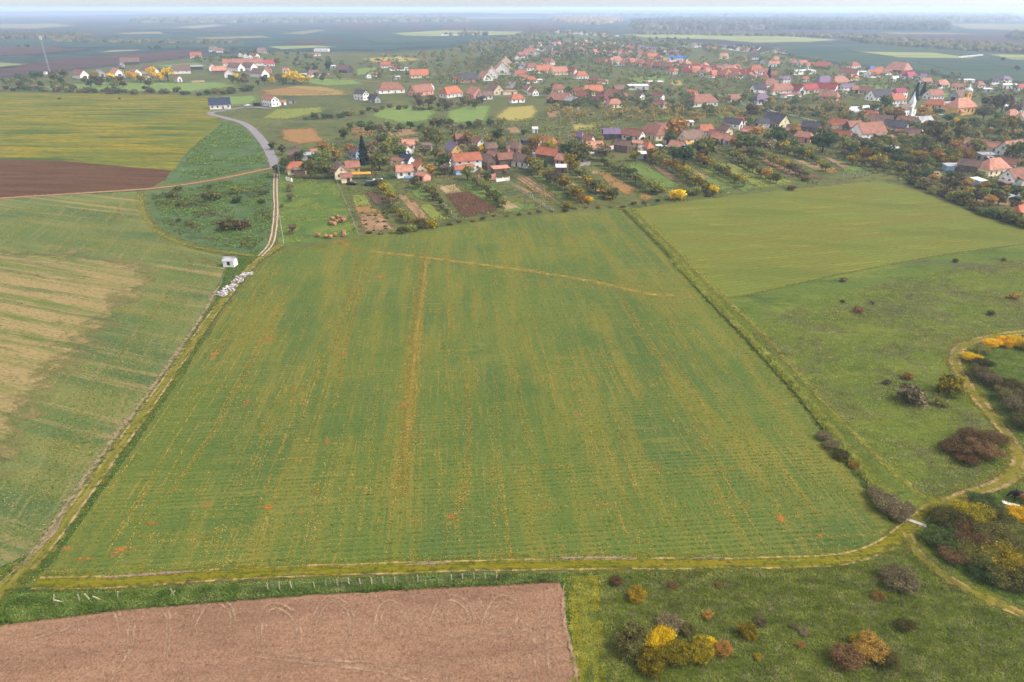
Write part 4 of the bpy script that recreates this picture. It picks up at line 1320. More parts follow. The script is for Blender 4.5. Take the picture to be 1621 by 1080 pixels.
def row(cluster, end, items, group, near):
    """items: (u, v of the foot of the front, width in photo pixels, direction, kind, shape, roof, wall[, label])"""
    items = sorted(items, key=lambda q: q[0])
    cnt = {}
    for nth, it in enumerate(items, 1):
        u, v, wpx, di, kd, shp, rf, wl = it[:8]
        kind, h = KINDS[kd]
        wm = wpx * mpp(v) * (1.04 if kd != 's' else 1.0)
        if di in 'gv':
            D = wm * 0.85
            L = D * 1.7
        elif di in 'hx':
            L = wm
            D = min(9.5, max(4.0, L * 0.55))
        else:
            L = wm * 0.95
            D = min(9.0, max(4.0, L * 0.5))
        if kind == 'shed':
            D = min(D, 5.0)
        if kind == 'house' and h < 5 and D > 7:
            h = 3.3
        x, y = G(u, v)
        back = D / 2 if di in 'hx' else L * 0.36
        y += back
        x *= 1 + back / y * 0.6
        cnt[kind] = cnt.get(kind, 0) + 1
        lab = it[8] if len(it) > 8 else None
        if not lab:
            lab = f"{ROOF[rf][0]} roofed {WALL[wl][0]} {kind}, {ordinal(nth)} from the {end} in {cluster}"
        house(x, y, ANG[di] + rng.uniform(-0.06, 0.06), L, D, h, rf, wl, lab, group, kind, {'g': 'gable', 'h': 'hip', 'f': 'half', 'm': 'mono'}[shp], near=near)


row('the gardens row', 'asphalt road', [
    (470, 253, 21, 'd', 'h', 'g', 'b', 'w', 'small white house with brown gabled roof beside the asphalt road end'), (497, 248, 10, 'h', 's', 'm', 't', 'w', 'tiny white outbuilding with tilted terracotta roof behind grey yard walls'),
    (486, 254, 18, 'h', 's', 'm', 'g', 'g', 'low grey yard shed beside the white gabled house'),
    (470, 277, 28, 'h', 'h', 'h', 'o', 'c', 'cream house with orange hipped roof at the corner of the bale pasture'), (490, 272, 11, 'h', 's', 'm', 'g', 'b', 'brown shed with grey roof adjoining the cream hipped house'),
    (538, 283, 24, 'g', 'h', 'g', 'b', 'c', 'weathered brown gabled house behind the orange awning'), (558, 275, 20, 'h', 'h', 'g', 't', 'y', 'yellow house with terracotta roof behind the orange awning'),
    (563, 252, 20, 'd', 'h', 'g', 'b', 'l', 'light blue house with brown roof half hidden by the tall spruce'), (602, 239, 10, 'h', 's', 'm', 'b', 'l', 'small light blue shed behind the tall spruce'),
    (640, 246, 20, 'd', 'h', 'g', 's', 'w', 'white house with long salmon roof ridge behind the olive trees'), (646, 238, 18, 'h', 'h', 'g', 's', 'w', 'white wing with two dark windows under salmon roof'),
    (645, 264, 22, 'd', 'h', 'g', 'n', 'w', 'house with dark navy roof next to an orange one'), (664, 276, 18, 'g', 'h', 'g', 'o', 'c', 'narrow orange gabled house between navy roof and salmon roof'),
    (640, 282, 24, 'h', 'h', 'g', 's', 'w', 'white house with pale sheet patch on salmon roof facing the gardens'), (670, 287, 20, 'd', 's', 'g', 's', 'p', 'salmon roofed pink shed at the top of the post fence'),
    (718, 248, 22, 'g', 'h', 'g', 'p', 'y', 'tall yellow gabled house with dull purple roof'), (729, 230, 17, 'h', 'b', 'g', 't', 'b', 'brown barn with terracotta roof behind the yellow gabled house'),
    (738, 272, 42, 'h', 'H', 'g', 'o', 'w', 'long white two storey house with bright orange roof'), (706, 264, 30, 'd', 'h', 'g', 'o', 'w', 'white gabled wing with orange roof left of the long white house'.replace('left of', 'adjoining')),
    (729, 277, 20, 'h', 's', 'g', 'o', 'l', 'low orange roofed garage in front of the long white house'),
    (766, 268, 36, 'd', 'b', 'g', 'b', 'b', 'large weathered brown barn beside the long white house'), (792, 276, 26, 'h', 's', 'm', 's', 'b', 'open salmon roofed shelter under the brown barn'), (800, 264, 26, 'h', 'b', 'g', 't', 'b', 'terracotta roofed barn joined to the large brown barn'),
    (758, 236, 16, 'g', 'h', 'g', 't', 'w', 'terracotta gabled house behind the golden tree'),
    (815, 244, 30, 'd', 'h', 'f', 'b', 'p', 'pink house with brown half-hipped roof'), (823, 266, 36, 'd', 'h', 'f', 'b', 'w', 'white house with dark brown roof and blue doorway'),
    (832, 230, 12, 'h', 's', 'm', 'd', 'd', 'small black shed behind the pink house'), (847, 211, 8, 'x', 's', 'm', 'w', 'w', 'small white container on the dark soil plot'),
    (868, 258, 36, 'd', 'b', 'g', 'o', 'b', 'barn with long bright orange roof running down slope'), (890, 263, 17, 'd', 'h', 'g', 's', 'p', 'pink house joined to the lower end of the orange barn'), (907, 261, 12, 'h', 's', 'g', 't', 'g', 'grey shed with small terracotta roof beside the pink house'),
    (888, 274, 15, 'x', 's', 'm', 'w', 'b', 'brown shed with white sheet roof below the orange barn'), (866, 236, 30, 'd', 'h', 'f', 'o', 'y', 'yellow house with orange roof behind the rusty trees'), (917, 225, 20, 'd', 'h', 'h', 'p', 'g', 'grey house with dull purple hipped roof behind the post'),
    (940, 243, 26, 'h', 'h', 'g', 's', 'w', 'white house with salmon roof at the white garden wall'), (967, 222, 24, 'x', 'b', 'g', 'p', 'd', 'dark barn with broad dull purple roof'), (982, 218, 14, 'd', 's', 'g', 'm', 'b', 'shed with magenta red roof beside the purple barn'),
    (1003, 224, 34, 'd', 'h', 'g', 't', 'w', 'white gabled house with terracotta roof beyond the red shed'), (1036, 222, 30, 'g', 'h', 'f', 't', 'c', 'cream house with terracotta half-hipped gable'), (1046, 212, 20, 'h', 'b', 'g', 't', 'b', 'brown barn with terracotta roof behind the cream half-hipped house'),
    (986, 242, 26, 'd', 'b', 'g', 'b', 'b', 'brown barn beside the tall yellowing tree'), (1024, 243, 15, 'g', 'h', 'h', 'o', 'c', 'small orange hipped house beside the white sheds'), (1018, 252, 16, 'x', 's', 'm', 'w', 'g', 'low white roofed shed at the end of the brown barn'), (1046, 240, 12, 'e', 's', 'm', 'w', 'g', 'pale sheet roofed shed among dark green trees'),
    (1072, 241, 24, 'd', 'h', 'g', 's', 'l', 'salmon roofed house with light blue gable'), (1094, 228, 36, 'h', 'h', 'g', 'b', 'c', 'long brown roofed house behind the yellow awning'),
    (1116, 215, 26, 'h', 'h', 'f', 'o', 'g', 'grey house with orange roof near the white pair of huts'), (1091, 200, 12, 'x', 's', 'm', 'w', 'w', 'white flat roofed hut at the rusty plot'), (1148, 215, 15, 'g', 'h', 'g', 'b', 'c', 'cream gable house with brown roof and one dark window'),
    (1140, 228, 26, 'd', 'h', 'g', 's', 'w', 'salmon roofed white house below the cream gable'), (1158, 232, 18, 'd', 'h', 'g', 's', 'g', 'grey house with salmon roof beside the big dark tree'), (1160, 206, 28, 'd', 'b', 'g', 'd', 'w', 'white barn with dark grey and orange roof'),
    (1172, 200, 18, 'd', 'h', 'g', 'o', 'w', 'orange roofed white house joined to the dark barn'), (1228, 203, 26, 'g', 'H', 'g', 'd', 'c', 'two storey cream house with dark grey gabled roof'), (1206, 204, 20, 'h', 'b', 'g', 'd', 'g', 'low grey barn adjoining the two storey cream house'),
    (1272, 226, 26, 'd', 'h', 'f', 's', 'p', 'salmon hipped house among dark trees'), (1284, 212, 28, 'd', 'b', 'g', 'd', 'b', 'long barn with dark roof among the dark trees'), (1256, 214, 20, 'd', 'h', 'g', 'b', 'p', 'brown roofed house half hidden by rusty trees'),
    (1330, 226, 32, 'd', 'h', 'g', 'o', 'w', 'white house with orange gabled roof and open shed front'), (1328, 206, 30, 'd', 'h', 'f', 'o', 'c', 'cream house with bright orange roof and bush at its ridge'), (1374, 221, 48, 'h', 'b', 'g', 't', 'w', 'large barn with terracotta roof and white pillared front'),
    (1418, 212, 34, 'd', 'b', 'g', 'd', 'g', 'grey barn with dark roof beyond the white pillared barn'), (1394, 203, 36, 'd', 'b', 'g', 'b', 'b', 'long brown barn behind the white pillared barn'), (1428, 216, 11, 'g', 's', 'g', 'o', 'b', 'little orange roofed annex at the grey barn gable'),
    (1409, 226, 17, 'h', 's', 'g', 's', 'p', 'small pink shed with salmon roof in the thicket edge'), (1366, 230, 20, 'd', 's', 'm', 'd', 'd', 'dark lean-to sheds below the white pillared barn'), (1434, 200, 24, 'd', 'h', 'g', 't', 'c', 'terracotta roofed house below the white church'),
    (1461, 203, 26, 'h', 'b', 'g', 'g', 'g', 'grey sheet roofed barn below the white church'), (1462, 220, 28, 'd', 'b', 'm', 'g', 'd', 'dark timber barn with grey lean-to roof beside dark trees'), (1413, 243, 16, 'x', 's', 'm', 'w', 'g', 'white roofed hut deep in the orchard thicket'), (1459, 254, 10, 'x', 's', 'm', 'g', 'g', 'grey hut deep in the orchard thicket'),
    (1252, 158, 8, 'x', 's', 'm', 'w', 'g', 'white roofed hut beside the lane'),
    (548, 290, 16, 'h', 's', 'g', 't', 'c', 'low terracotta roofed porch in front of the weathered gabled house'), (654, 231, 14, 'h', 's', 'g', 'b', 'b', 'brown roofed shed behind the salmon ridge house'), (676, 238, 14, 'h', 's', 'm', 'b', 'g', 'low brown shed between the paddock trees and navy roof'),
    (628, 262, 14, 'd', 's', 'g', 't', 'w', 'small terracotta roofed shed at the navy roofed house'), (782, 258, 22, 'd', 'h', 'g', 't', 'c', 'cream house with terracotta roof behind the low salmon shelter'), (776, 246, 18, 'h', 'b', 'g', 'b', 'b', 'brown barn beneath the golden tree'),
    (848, 240, 18, 'h', 's', 'g', 's', 'p', 'pink shed between pink house and orange roof'), (852, 254, 14, 'h', 's', 'm', 'g', 'g', 'grey lean-to at the top of orange barn'), (932, 230, 16, 'd', 'h', 'g', 't', 'c', 'small cream house behind the white garden wall'),
    (1010, 234, 18, 'd', 's', 'g', 's', 'c', 'salmon roofed shed beside the yellowing tree'), (1058, 228, 14, 'd', 's', 'g', 'b', 'c', 'brown roofed shed below the half-hipped cream house'), (1082, 222, 18, 'h', 'h', 'g', 't', 'w', 'white house with terracotta roof under the rusty tree'),
    (1130, 222, 16, 'd', 'h', 'g', 't', 'c', 'narrow cream house between orange roof and cream gable'), (1186, 216, 20, 'd', 'h', 'g', 's', 'c', 'cream house with salmon roof among the rusty trees'), (1240, 214, 18, 'h', 's', 'g', 'b', 'g', 'grey shed below the two storey cream house'),
    (1304, 218, 20, 'd', 'h', 'g', 't', 'w', 'white house with terracotta roof at the dark tree'), (1350, 210, 24, 'h', 'b', 'g', 't', 'b', 'brown barn behind the pillared barn and orange roof'), (1444, 222, 20, 'd', 'b', 'g', 'b', 'b', 'brown barn between grey barn and dark timber barn'),
], 'buildings of the near village row', True)
row('the thicket hamlet', 'blue shed', [
    (1507, 272, 24, 'x', 's', 'm', 'g', 'l', 'blue and red shed with grey roof at the tan plot'), (1534, 276, 30, 'd', 'b', 'g', 'b', 'b'), (1570, 279, 46, 'h', 'h', 'h', 's', 'c', 'broad cream house with tan hipped roof and chimney'),
    (1608, 292, 40, 'h', 'h', 'g', 't', 'w'), (1548, 296, 16, 'h', 's', 'm', 'w', 'l'), (1612, 350, 26, 'h', 'h', 'f', 'o', 'w', 'orange roofed house at the hedge corner of the stubble field'), (1542, 238, 26, 'd', 'h', 'g', 's', 'p'), (1568, 243, 24, 'd', 'h', 'g', 's', 'c'),
    (1600, 248, 40, 'h', 'h', 'g', 's', 'w'), (1604, 260, 26, 'h', 'b', 'g', 'd', 'y'), (1560, 258, 22, 'x', 'b', 'm', 'g', 'g'), (1594, 270, 22, 'd', 'h', 'g', 't', 'c'), (1640, 262, 30, 'h', 'h', 'g', 't', 'w'), (1650, 300, 34, 'h', 'h', 'g', 't', 'w'),
    (1590, 300, 14, 'h', 's', 'm', 'b', 'd'),
], 'buildings of the hamlet by the thicket', True)
row('the paddock row', 'grey house', [
    (572, 159, 24, 'd', 'H', 'g', 'd', 'w', 'pale two part house with dark roofs at the paddock edge'), (592, 163, 20, 'd', 'h', 'g', 'd', 'g', 'lower grey wing with dark roof at the paddock edge'), (618, 148, 40, 'h', 'h', 'h', 't', 'w'), (666, 152, 40, 'e', 'h', 'g', 't', 'p'), (676, 143, 22, 'd', 'h', 'g', 't', 'w'),
    (714, 155, 36, 'e', 'h', 'f', 'o', 'w'), (752, 156, 22, 'g', 'h', 'g', 's', 'p'), (768, 158, 20, 'h', 'h', 'g', 'b', 'w'), (784, 150, 20, 'g', 'h', 'g', 'b', 'c'), (818, 163, 22, 'h', 'h', 'h', 'o', 'w'), (806, 150, 24, 'h', 's', 'm', 's', 'c'),
    (740, 131, 30, 'h', 'H', 'g', 'd', 'p'), (722, 131, 16, 'd', 'h', 'h', 'o', 'w'), (768, 128, 18, 'g', 'H', 'g', 's', 'w'), (612, 108, 18, 'h', 'h', 'g', 'o', 'w'), (624, 112, 14, 'h', 's', 'g', 'r', 'w'), (640, 112, 14, 'h', 's', 'm', 'w', 'w'), (596, 122, 8, 'g', 'h', 'g', 'r', 'w'), (583, 124, 8, 'g', 'h', 'g', 'b', 'w'),
    (663, 124, 28, 'h', 'h', 'g', 'o', 'c'), (628, 126, 10, 'h', 's', 'm', 'w', 'g'), (844, 152, 12, 'g', 'h', 'g', 't', 'w'),
], 'buildings of the row behind the paddocks', False)
row('the middle row', 'golden tree', [
    (882, 148, 24, 'h', 'h', 'h', 't', 'c'), (888, 166, 44, 'd', 'h', 'f', 's', 'b'), (906, 168, 22, 'd', 'b', 'g', 'g', 'd'), (924, 160, 18, 'g', 'h', 'g', 'o', 'b', 'small bright orange gabled house in the middle row below the meadow'), (938, 152, 30, 'h', 'H', 'g', 'o', 'c'), (916, 150, 20, 'd', 'h', 'h', 'o', 'w'),
    (952, 164, 16, 'g', 'h', 'f', 'm', 'w'), (962, 170, 8, 'g', 's', 'g', 'r', 'p', 'little bright red hut below the magenta house'), (972, 160, 22, 'g', 'h', 'g', 't', 'b'), (985, 160, 14, 'h', 'b', 'g', 't', 'b'), (972, 171, 22, 'h', 'h', 'h', 's', 'c'), (980, 148, 18, 'h', 'b', 'g', 'b', 'b'),
    (1013, 158, 10, 'g', 'h', 'g', 'b', 'w'), (1042, 159, 18, 'd', 'h', 'g', 't', 'w'), (1044, 172, 22, 'd', 'h', 'f', 't', 'w'), (1095, 156, 16, 'd', 'H', 'g', 'o', 'p'), (1112, 169, 44, 'h', 'h', 'h', 't', 'w'), (1162, 163, 20, 'h', 'h', 'f', 't', 'w'), (1205, 166, 24, 'h', 'h', 'f', 'p', 'w'),
    (1200, 148, 22, 'h', 'b', 'g', 'd', 'w'), (1034, 134, 30, 'x', 's', 'm', 'w', 'p'), (1010, 143, 30, 'x', 'b', 'm', 'w', 'w', 'long white flat roofed hall below the meadow'), (836, 147, 12, 'g', 'h', 'g', 't', 'w'),
], 'buildings of the middle row', False)
row('the orange street', 'street corner', [
    (842, 112, 22, 'h', 'H', 'h', 't', 'w'), (862, 116, 28, 'h', 'h', 'g', 'o', 'c'), (884, 119, 26, 'h', 'h', 'g', 's', 'c'), (904, 118, 18, 'd', 'h', 'g', 'r', 'w'), (920, 125, 20, 'h', 'h', 'h', 'o', 'w'), (866, 103, 24, 'd', 'h', 'f', 't', 'w'), (941, 132, 18, 'd', 'h', 'f', 't', 'p'), (957, 133, 10, 'h', 's', 'g', 's', 'w'),
    (824, 122, 18, 'h', 'h', 'g', 'o', 'w'), (840, 132, 18, 'h', 'h', 'h', 'o', 'w'), (828, 128, 14, 'h', 'h', 'g', 't', 'c'), (852, 131, 12, 'h', 's', 'm', 'w', 'g'), (794, 118, 30, 'v', 'h', 'g', 's', 'w'), (778, 124, 24, 'v', 'h', 'g', 's', 'w'), (800, 108, 26, 'v', 'h', 'g', 's', 'c'), (818, 100, 18, 'v', 'H', 'g', 't', 'w'),
    (828, 92, 18, 'h', 'h', 'g', 't', 'w'), (838, 86, 18, 'h', 'h', 'g', 't', 'w'), (846, 80, 16, 'h', 'h', 'g', 't', 'w'), (878, 90, 20, 'h', 'h', 'h', 'b', 'w'),
], 'buildings of the orange street row', False)
row('the church street', 'school', [
    (1480, 173, 28, 'd', 'h', 'f', 'o', 'y', 'orange hipped house with yellow walls between the two churches'), (1418, 165, 28, 'h', 'h', 'f', 'o', 'w', 'orange roofed hall behind the white church'), (1422, 156, 24, 'h', 'H', 'f', 'm', 'w', 'tall house with magenta red roof'), (1392, 160, 36, 'h', 'H', 'g', 'd', 'w', 'long white school with grey roof and window band'),
    (1377, 191, 26, 'd', 'h', 'f', 'o', 'w', 'white chalet with steep orange roof and red door'), (1478, 158, 28, 'h', 'h', 'g', 't', 'w'), (1520, 160, 30, 'h', 'b', 'g', 'b', 'g'), (1594, 168, 24, 'h', 'h', 'g', 'p', 'w'), (1618, 180, 24, 'h', 'h', 'f', 'd', 'w'), (1600, 190, 26, 'h', 'h', 'h', 's', 'g'),
    (1624, 196, 30, 'h', 'h', 'g', 's', 'w'), (1465, 135, 18, 'h', 'h', 'g', 's', 'w'), (1490, 140, 22, 'h', 'h', 'f', 's', 'w'), (1518, 143, 18, 'd', 'h', 'g', 's', 'c'), (1550, 140, 16, 'h', 'h', 'h', 't', 'w'), (1572, 138, 20, 'h', 'H', 'h', 'd', 'w'), (1598, 141, 26, 'x', 'H', 'm', 'w', 'w'), (1614, 144, 14, 'h', 'h', 'g', 'r', 'w'),
    (1590, 134, 18, 'h', 'H', 'h', 'p', 'w'), (1530, 131, 22, 'x', 's', 'm', 'w', 'w'), (1560, 146, 18, 'x', 's', 'm', 'w', 'g'), (1500, 172, 18, 'h', 'b', 'm', 'g', 'g'), (1492, 180, 16, 'h', 's', 'm', 'g', 'g'), (1640, 150, 20, 'h', 'h', 'h', 't', 'w'),
], 'buildings by the churches', False)
row('the red centre', 'long grey hall', [
    (1236, 150, 44, 'h', 'b', 'h', 't', 'w'), (1262, 150, 16, 'g', 'b', 'g', 'r', 'w'), (1252, 155, 34, 'h', 's', 'm', 'r', 'w', 'low market hall with bright red flat roof'), (1280, 148, 26, 'h', 'h', 'g', 'r', 'c'), (1310, 148, 30, 'd', 'b', 'g', 'r', 'w', 'red roofed barn with big white gable in the centre'), (1312, 160, 30, 'd', 'h', 'f', 's', 'p'),
    (1340, 148, 22, 'h', 'H', 'g', 'p', 'w'), (1352, 148, 18, 'h', 'h', 'f', 't', 'b'), (1372, 150, 22, 'd', 'h', 'g', 't', 'c'), (1304, 136, 30, 'h', 'H', 'h', 'p', 'c'), (1328, 136, 32, 'h', 'H', 'h', 's', 'y', 'yellow two storey house with salmon hipped roof in the centre'), (1344, 122, 28, 'd', 'h', 'g', 't', 'w'),
    (1350, 128, 16, 'h', 'h', 'f', 'o', 'c'), (1270, 118, 44, 'h', 'b', 'm', 'w', 'w', 'long white hall with red end panels'), (1240, 134, 18, 'h', 'H', 'g', 'p', 'w'), (1210, 122, 18, 'h', 'H', 'g', 'o', 'w'), (1274, 130, 10, 'h', 'h', 'g', 'o', 'w'), (1205, 162, 20, 'h', 'h', 'f', 'p', 'w'), (1215, 146, 20, 'h', 'b', 'm', 'g', 'w'),
    (1270, 106, 14, 'h', 'H', 'g', 'o', 'w'), (1254, 101, 10, 'h', 'h', 'g', 'o', 'w'), (1304, 110, 26, 'd', 'h', 'f', 'o', 'b'), (1282, 109, 16, 'h', 'h', 'g', 'o', 'w'), (1300, 104, 18, 'h', 'H', 'h', 'd', 'p'), (1352, 109, 18, 'h', 'h', 'h', 'o', 'w'), (1366, 120, 20, 'x', 'b', 'm', 'w', 'w'), (1380, 114, 14, 'h', 'h', 'h', 'u', 'w'),
    (1390, 116, 16, 'h', 'h', 'g', 't', 'w'), (1404, 119, 16, 'h', 'h', 'g', 't', 'w'), (1424, 116, 24, 'g', 'H', 'f', 's', 'd'), (1434, 122, 14, 'd', 'h', 'g', 'o', 'w'), (1440, 126, 20, 'h', 'h', 'f', 'm', 'w'), (1416, 130, 12, 'h', 'h', 'g', 'w', 'w'), (1460, 126, 12, 'h', 'h', 'g', 'p', 'w'), (1384, 123, 26, 'h', 'h', 'g', 'o', 'w'),
    (1196, 116, 26, 'h', 'h', 'h', 'o', 'w'), (1218, 140, 26, 'h', 'b', 'h', 't', 'w'),
], 'buildings of the village centre', False)
row('the plain farmstead', 'radio mast', [
    (126, 125, 34, 'd', 'b', 'g', 't', 'w'), (158, 122, 18, 'd', 'b', 'g', 'g', 'g'), (184, 122, 26, 'd', 'b', 'g', 's', 'w'), (214, 121, 22, 'd', 'b', 'g', 's', 'w'), (236, 118, 32, 'd', 'b', 'g', 't', 'w'), (232, 131, 18, 'd', 'b', 'g', 's', 'w'), (282, 130, 12, 'd', 'b', 'g', 's', 'w'), (206, 103, 26, 'h', 'b', 'g', 'b', 'd'),
    (288, 117, 24, 'h', 'b', 'g', 'b', 'w'), (308, 111, 22, 'h', 'b', 'm', 'g', 'd'), (292, 112, 14, 'h', 'h', 'g', 'b', 'w'), (310, 92, 16, 'h', 'h', 'g', 'o', 'w'),
], 'barns of the farmstead by the plain', False)
row('the red farm', 'road bend', [
    (348, 173, 30, 'h', 'H', 'g', 'n', 'w', 'white two storey house with navy blue roof at the road bend'), (428, 169, 28, 'd', 'H', 'g', 't', 'w', 'white two storey house with red roof beside the parked car'), (444, 167, 16, 'h', 's', 'm', 'o', 'w', 'orange roofed porch wing of the red roofed roadside house'), (462, 164, 10, 'h', 's', 'm', 'd', 'g', 'small grey garage beside the roadside red house'),
    (385, 105, 58, 'h', 'b', 'g', 't', 'w', 'very long terracotta roofed stable of the red farm'), (372, 113, 34, 'd', 'b', 'g', 'b', 'w'), (394, 112, 30, 'd', 'b', 'g', 'b', 'w'), (410, 123, 36, 'd', 'b', 'g', 'b', 'w'), (362, 123, 16, 'g', 'b', 'g', 's', 'w'), (347, 117, 20, 'h', 'b', 'g', 's', 'b'), (336, 112, 12, 'g', 'h', 'g', 's', 'w'),
    (426, 105, 16, 'h', 'h', 'f', 'r', 'w'), (424, 115, 12, 'g', 'h', 'g', 's', 'p'), (453, 116, 10, 'h', 'h', 'g', 's', 'w'), (338, 82, 14, 'h', 'h', 'f', 'b', 'w'), (348, 84, 14, 'h', 'h', 'f', 'b', 'w'), (380, 90, 7, 'g', 'h', 'g', 'p', 'w'), (388, 92, 7, 'g', 'h', 'g', 'p', 'w'), (396, 93, 7, 'g', 'h', 'g', 'p', 'w'), (404, 92, 14, 'd', 'h', 'g', 'o', 'w'),
    (414, 84, 14, 'h', 'h', 'f', 'b', 'g'), (497, 122, 18, 'h', 'h', 'f', 'b', 'w'), (482, 122, 16, 'x', 's', 'm', 'w', 'w'), (546, 116, 26, 'd', 'b', 'g', 'b', 'd', 'long dark timber barn on the grassy slope'), (509, 82, 22, 'x', 'b', 'm', 'w', 'w', 'long white hall standing alone by the teal crop'), (500, 89, 14, 'h', 's', 'g', 's', 'w'), (526, 108, 10, 'h', 's', 'm', 'w', 'g'),
], 'buildings of the red farm complex', False)


def street_houses(cluster, end, pl, n, group, wpx=(11, 18), roofs='ttosbbsr', off=14):
    pts = [G(*p) for p in pl]
    c = catmull(pts, 6)
    items = []
    L = len(c)
    for k in range(n):
        t = (k + 0.5) / n * (L - 2)
        i = int(t)
        d = c[i + 1] - c[i]
        d /= np.linalg.norm(d)
        s = 1 if k % 2 else -1
        p = c[i] + np.array([-d[1], d[0]]) * s * (off + rng.uniform(-3, 5))
        ang = math.atan2(d[1], d[0]) + (0 if rng.random() < 0.6 else math.pi / 2) + rng.uniform(-0.1, 0.1)
        if not clear_of_houses(p[0], p[1], 7):
            continue
        items.append((p, ang))
    for k, (p, ang) in enumerate(items):
        rf, wl = rng.choice(roofs), rng.choice('wwwccpyg')
        Lh = rng.uniform(9, 15)
        house(p[0], p[1], ang, Lh, rng.uniform(6.5, 8.5), 5.2 if rng.random() < 0.15 else 3.2, rf, wl,
              f"{ROOF[rf][0]} roofed {WALL[wl][0]} house, {ordinal(k + 1)} from the {end} along {cluster}", group, 'house', rng.choice(['gable', 'gable', 'half', 'hip']), near=False)


street_houses('the blue hall lane', 'orange street', [(960, 100), (1010, 104), (1060, 108), (1120, 112), (1190, 116)], 32, 'houses along the blue hall lane', roofs='otosstb')
street_houses('the cross lane', 'meadow', [(1080, 116), (1130, 120), (1180, 124), (1240, 126)], 18, 'houses along the cross lane', roofs='ottsr')
street_houses('the upper street', 'plain', [(862, 74), (900, 70), (950, 72), (1000, 78), (1060, 90)], 42, 'houses along the upper street', roofs='tbbsop')
street_houses('the new estate street', 'bright field', [(1090, 74), (1130, 76), (1180, 80), (1230, 86)], 20, 'houses of the new estate', roofs='dptbd')
street_houses('the last street', 'bright field', [(880, 52), (910, 53), (940, 56), (975, 59)], 14, 'houses of the last street', roofs='sbbt')
street_houses('the back lane', 'street', [(880, 82), (930, 84), (980, 88), (1030, 96)], 22, 'houses along the back lane', roofs='tsob')
street_houses('the field lane', 'centre', [(1150, 92), (1190, 96), (1230, 102), (1260, 110)], 8, 'houses along the field lane', roofs='btsd')
x, y = G(1072, 97)
house(x, y, R(8), 26, 12, 4.2, 'u', 'w', 'big hall with bright blue roof in the far village', 'halls', 'barn', 'gable', rise=2.6)

# ------------------------------------------------------------------ landmark buildings
M['church_white'] = solid('church_whitewash', S(242, 240, 236, 0.95), dirt=S(222, 218, 212, 0.95), size=2.0, objvar=0.0)
M['church_yellow'] = solid('church_ochre_plaster', S(226, 178, 96, 0.95), dirt=S(206, 156, 84, 0.95), size=2.0, objvar=0.0)
M['spire'] = solid('pale_sheet_spire', S(216, 216, 220, 0.95), dirt=S(186, 188, 196, 0.95), size=2.0, rough=0.5, objvar=0.0)


def windows(root, pts, rz, sx=1.0, sz=2.4):
    for p in pts:
        put(WINFAR, 'window', root, p, rz, sx, sz)


# white church: nave, apse, three towers with pointed roofs
x, y = G(1440, 187)
ch = empty('church', (x, y + 8, 0), R(35))
ch.scale = (0.74, 0.74, 0.66)
tag(ch, 'white church with brown roof and three pointed turrets', 'church')
gable_walls(22, 9.5, 7, 4.2).build('wall', M['church_white'], ch)
gable_roof(22, 9.5, 7, 4.2, ov=0.3).build('roof', ROOF['b'][1], ch)
m = MB()
m.lathe([(3.6, -0.1), (3.6, 6.0)], 12, c=(-11.5, 0))
m.build('apse', M['church_white'], ch)
for (tx, ty, tw, th, sp) in [(10.5, 0, 2.1, 14, 9.0), (1.5, -4.9, 1.35, 9.5, 3.2), (-8.5, 3.4, 1.3, 9.5, 3.6), (8.6, 4.9, 1.2, 10, 3.4)]:
    m = MB()
    m.box(tx - tw, tx + tw, ty - tw, ty + tw, -0.1, th)
    m.box(tx - tw - 0.25, tx + tw + 0.25, ty - tw - 0.25, ty + tw + 0.25, th, th + 0.4)
    tw_o = m.build('tower', M['church_white'], ch)
    m = MB()
    m.lathe([(tw * 1.25, th + 0.4), (tw * 0.85, th + 0.4 + sp * 0.25), (tw * 0.4, th + 0.4 + sp * 0.55), (0.06, th + 0.4 + sp)], 8, c=(tx, ty))
    m.build('spire', M['spire'], tw_o)
windows(ch, [(-7, -4.78, 2.5), (-3.5, -4.78, 2.5), (5, -4.78, 2.5), (7.4, -4.78, 2.5)], 0)
# yellow church: big hipped roof, apse end towards the drone, bell tower with onion cap
x, y = G(1535, 184)
ch = empty('church', (x, y + 12, 0), R(20))
ch.scale = (0.86, 0.86, 0.76)
tag(ch, 'yellow church with broad salmon roof and onion topped bell tower', 'church')
m = MB()
m.box(-11, 11, -6.5, 6.5, -0.1, 6.5)
m.build('wall', M['church_yellow'], ch)
m = hip_roof(22, 13, 6.5, 7.0, ov=0.5)
m.build('roof', ROOF['s'][1], ch)
m = MB()
m.box(-9, -5.4, -8.9, -6.45, -0.1, 3.0)
an = m.build('annex', M['church_yellow'], ch)
m = MB()
m.add([(-9.3, -9.2, 3.0), (-5.1, -9.2, 3.0), (-5.1, -6.5, 4.8), (-9.3, -6.5, 4.8), (-9.3, -9.2, 3.15), (-5.1, -9.2, 3.15), (-5.1, -6.5, 4.95), (-9.3, -6.5, 4.95)], [(3, 2, 1, 0), (4, 5, 6, 7), (0, 1, 5, 4), (1, 2, 6, 5), (2, 3, 7, 6), (3, 0, 4, 7)])
m.build('annex_roof', ROOF['s'][1], an)
m = MB()
m.box(8.2, 12.2, 3.0, 7.0, -0.1, 17.5)
m.box(7.9, 12.5, 2.7, 7.3, 17.5, 18.0)
tw_o = m.build('tower', M['church_yellow'], ch)
m = MB()
m.lathe([(2.5, 18.0), (2.9, 18.8), (2.6, 20.0), (1.2, 21.2), (0.8, 21.6), (0.9, 22.4), (0.4, 23.2), (0.05, 25.0)], 12, c=(10.2, 5.0))
m.build('onion_cap', M['spire'], tw_o)
windows(ch, [(x_, -6.53, 2.2) for x_ in (-3, 1, 5, 9)], 0, 1.2, 2.8)
windows(tw_o, [(10.2, 2.97, 13.5)], 0, 1.2, 2.4)
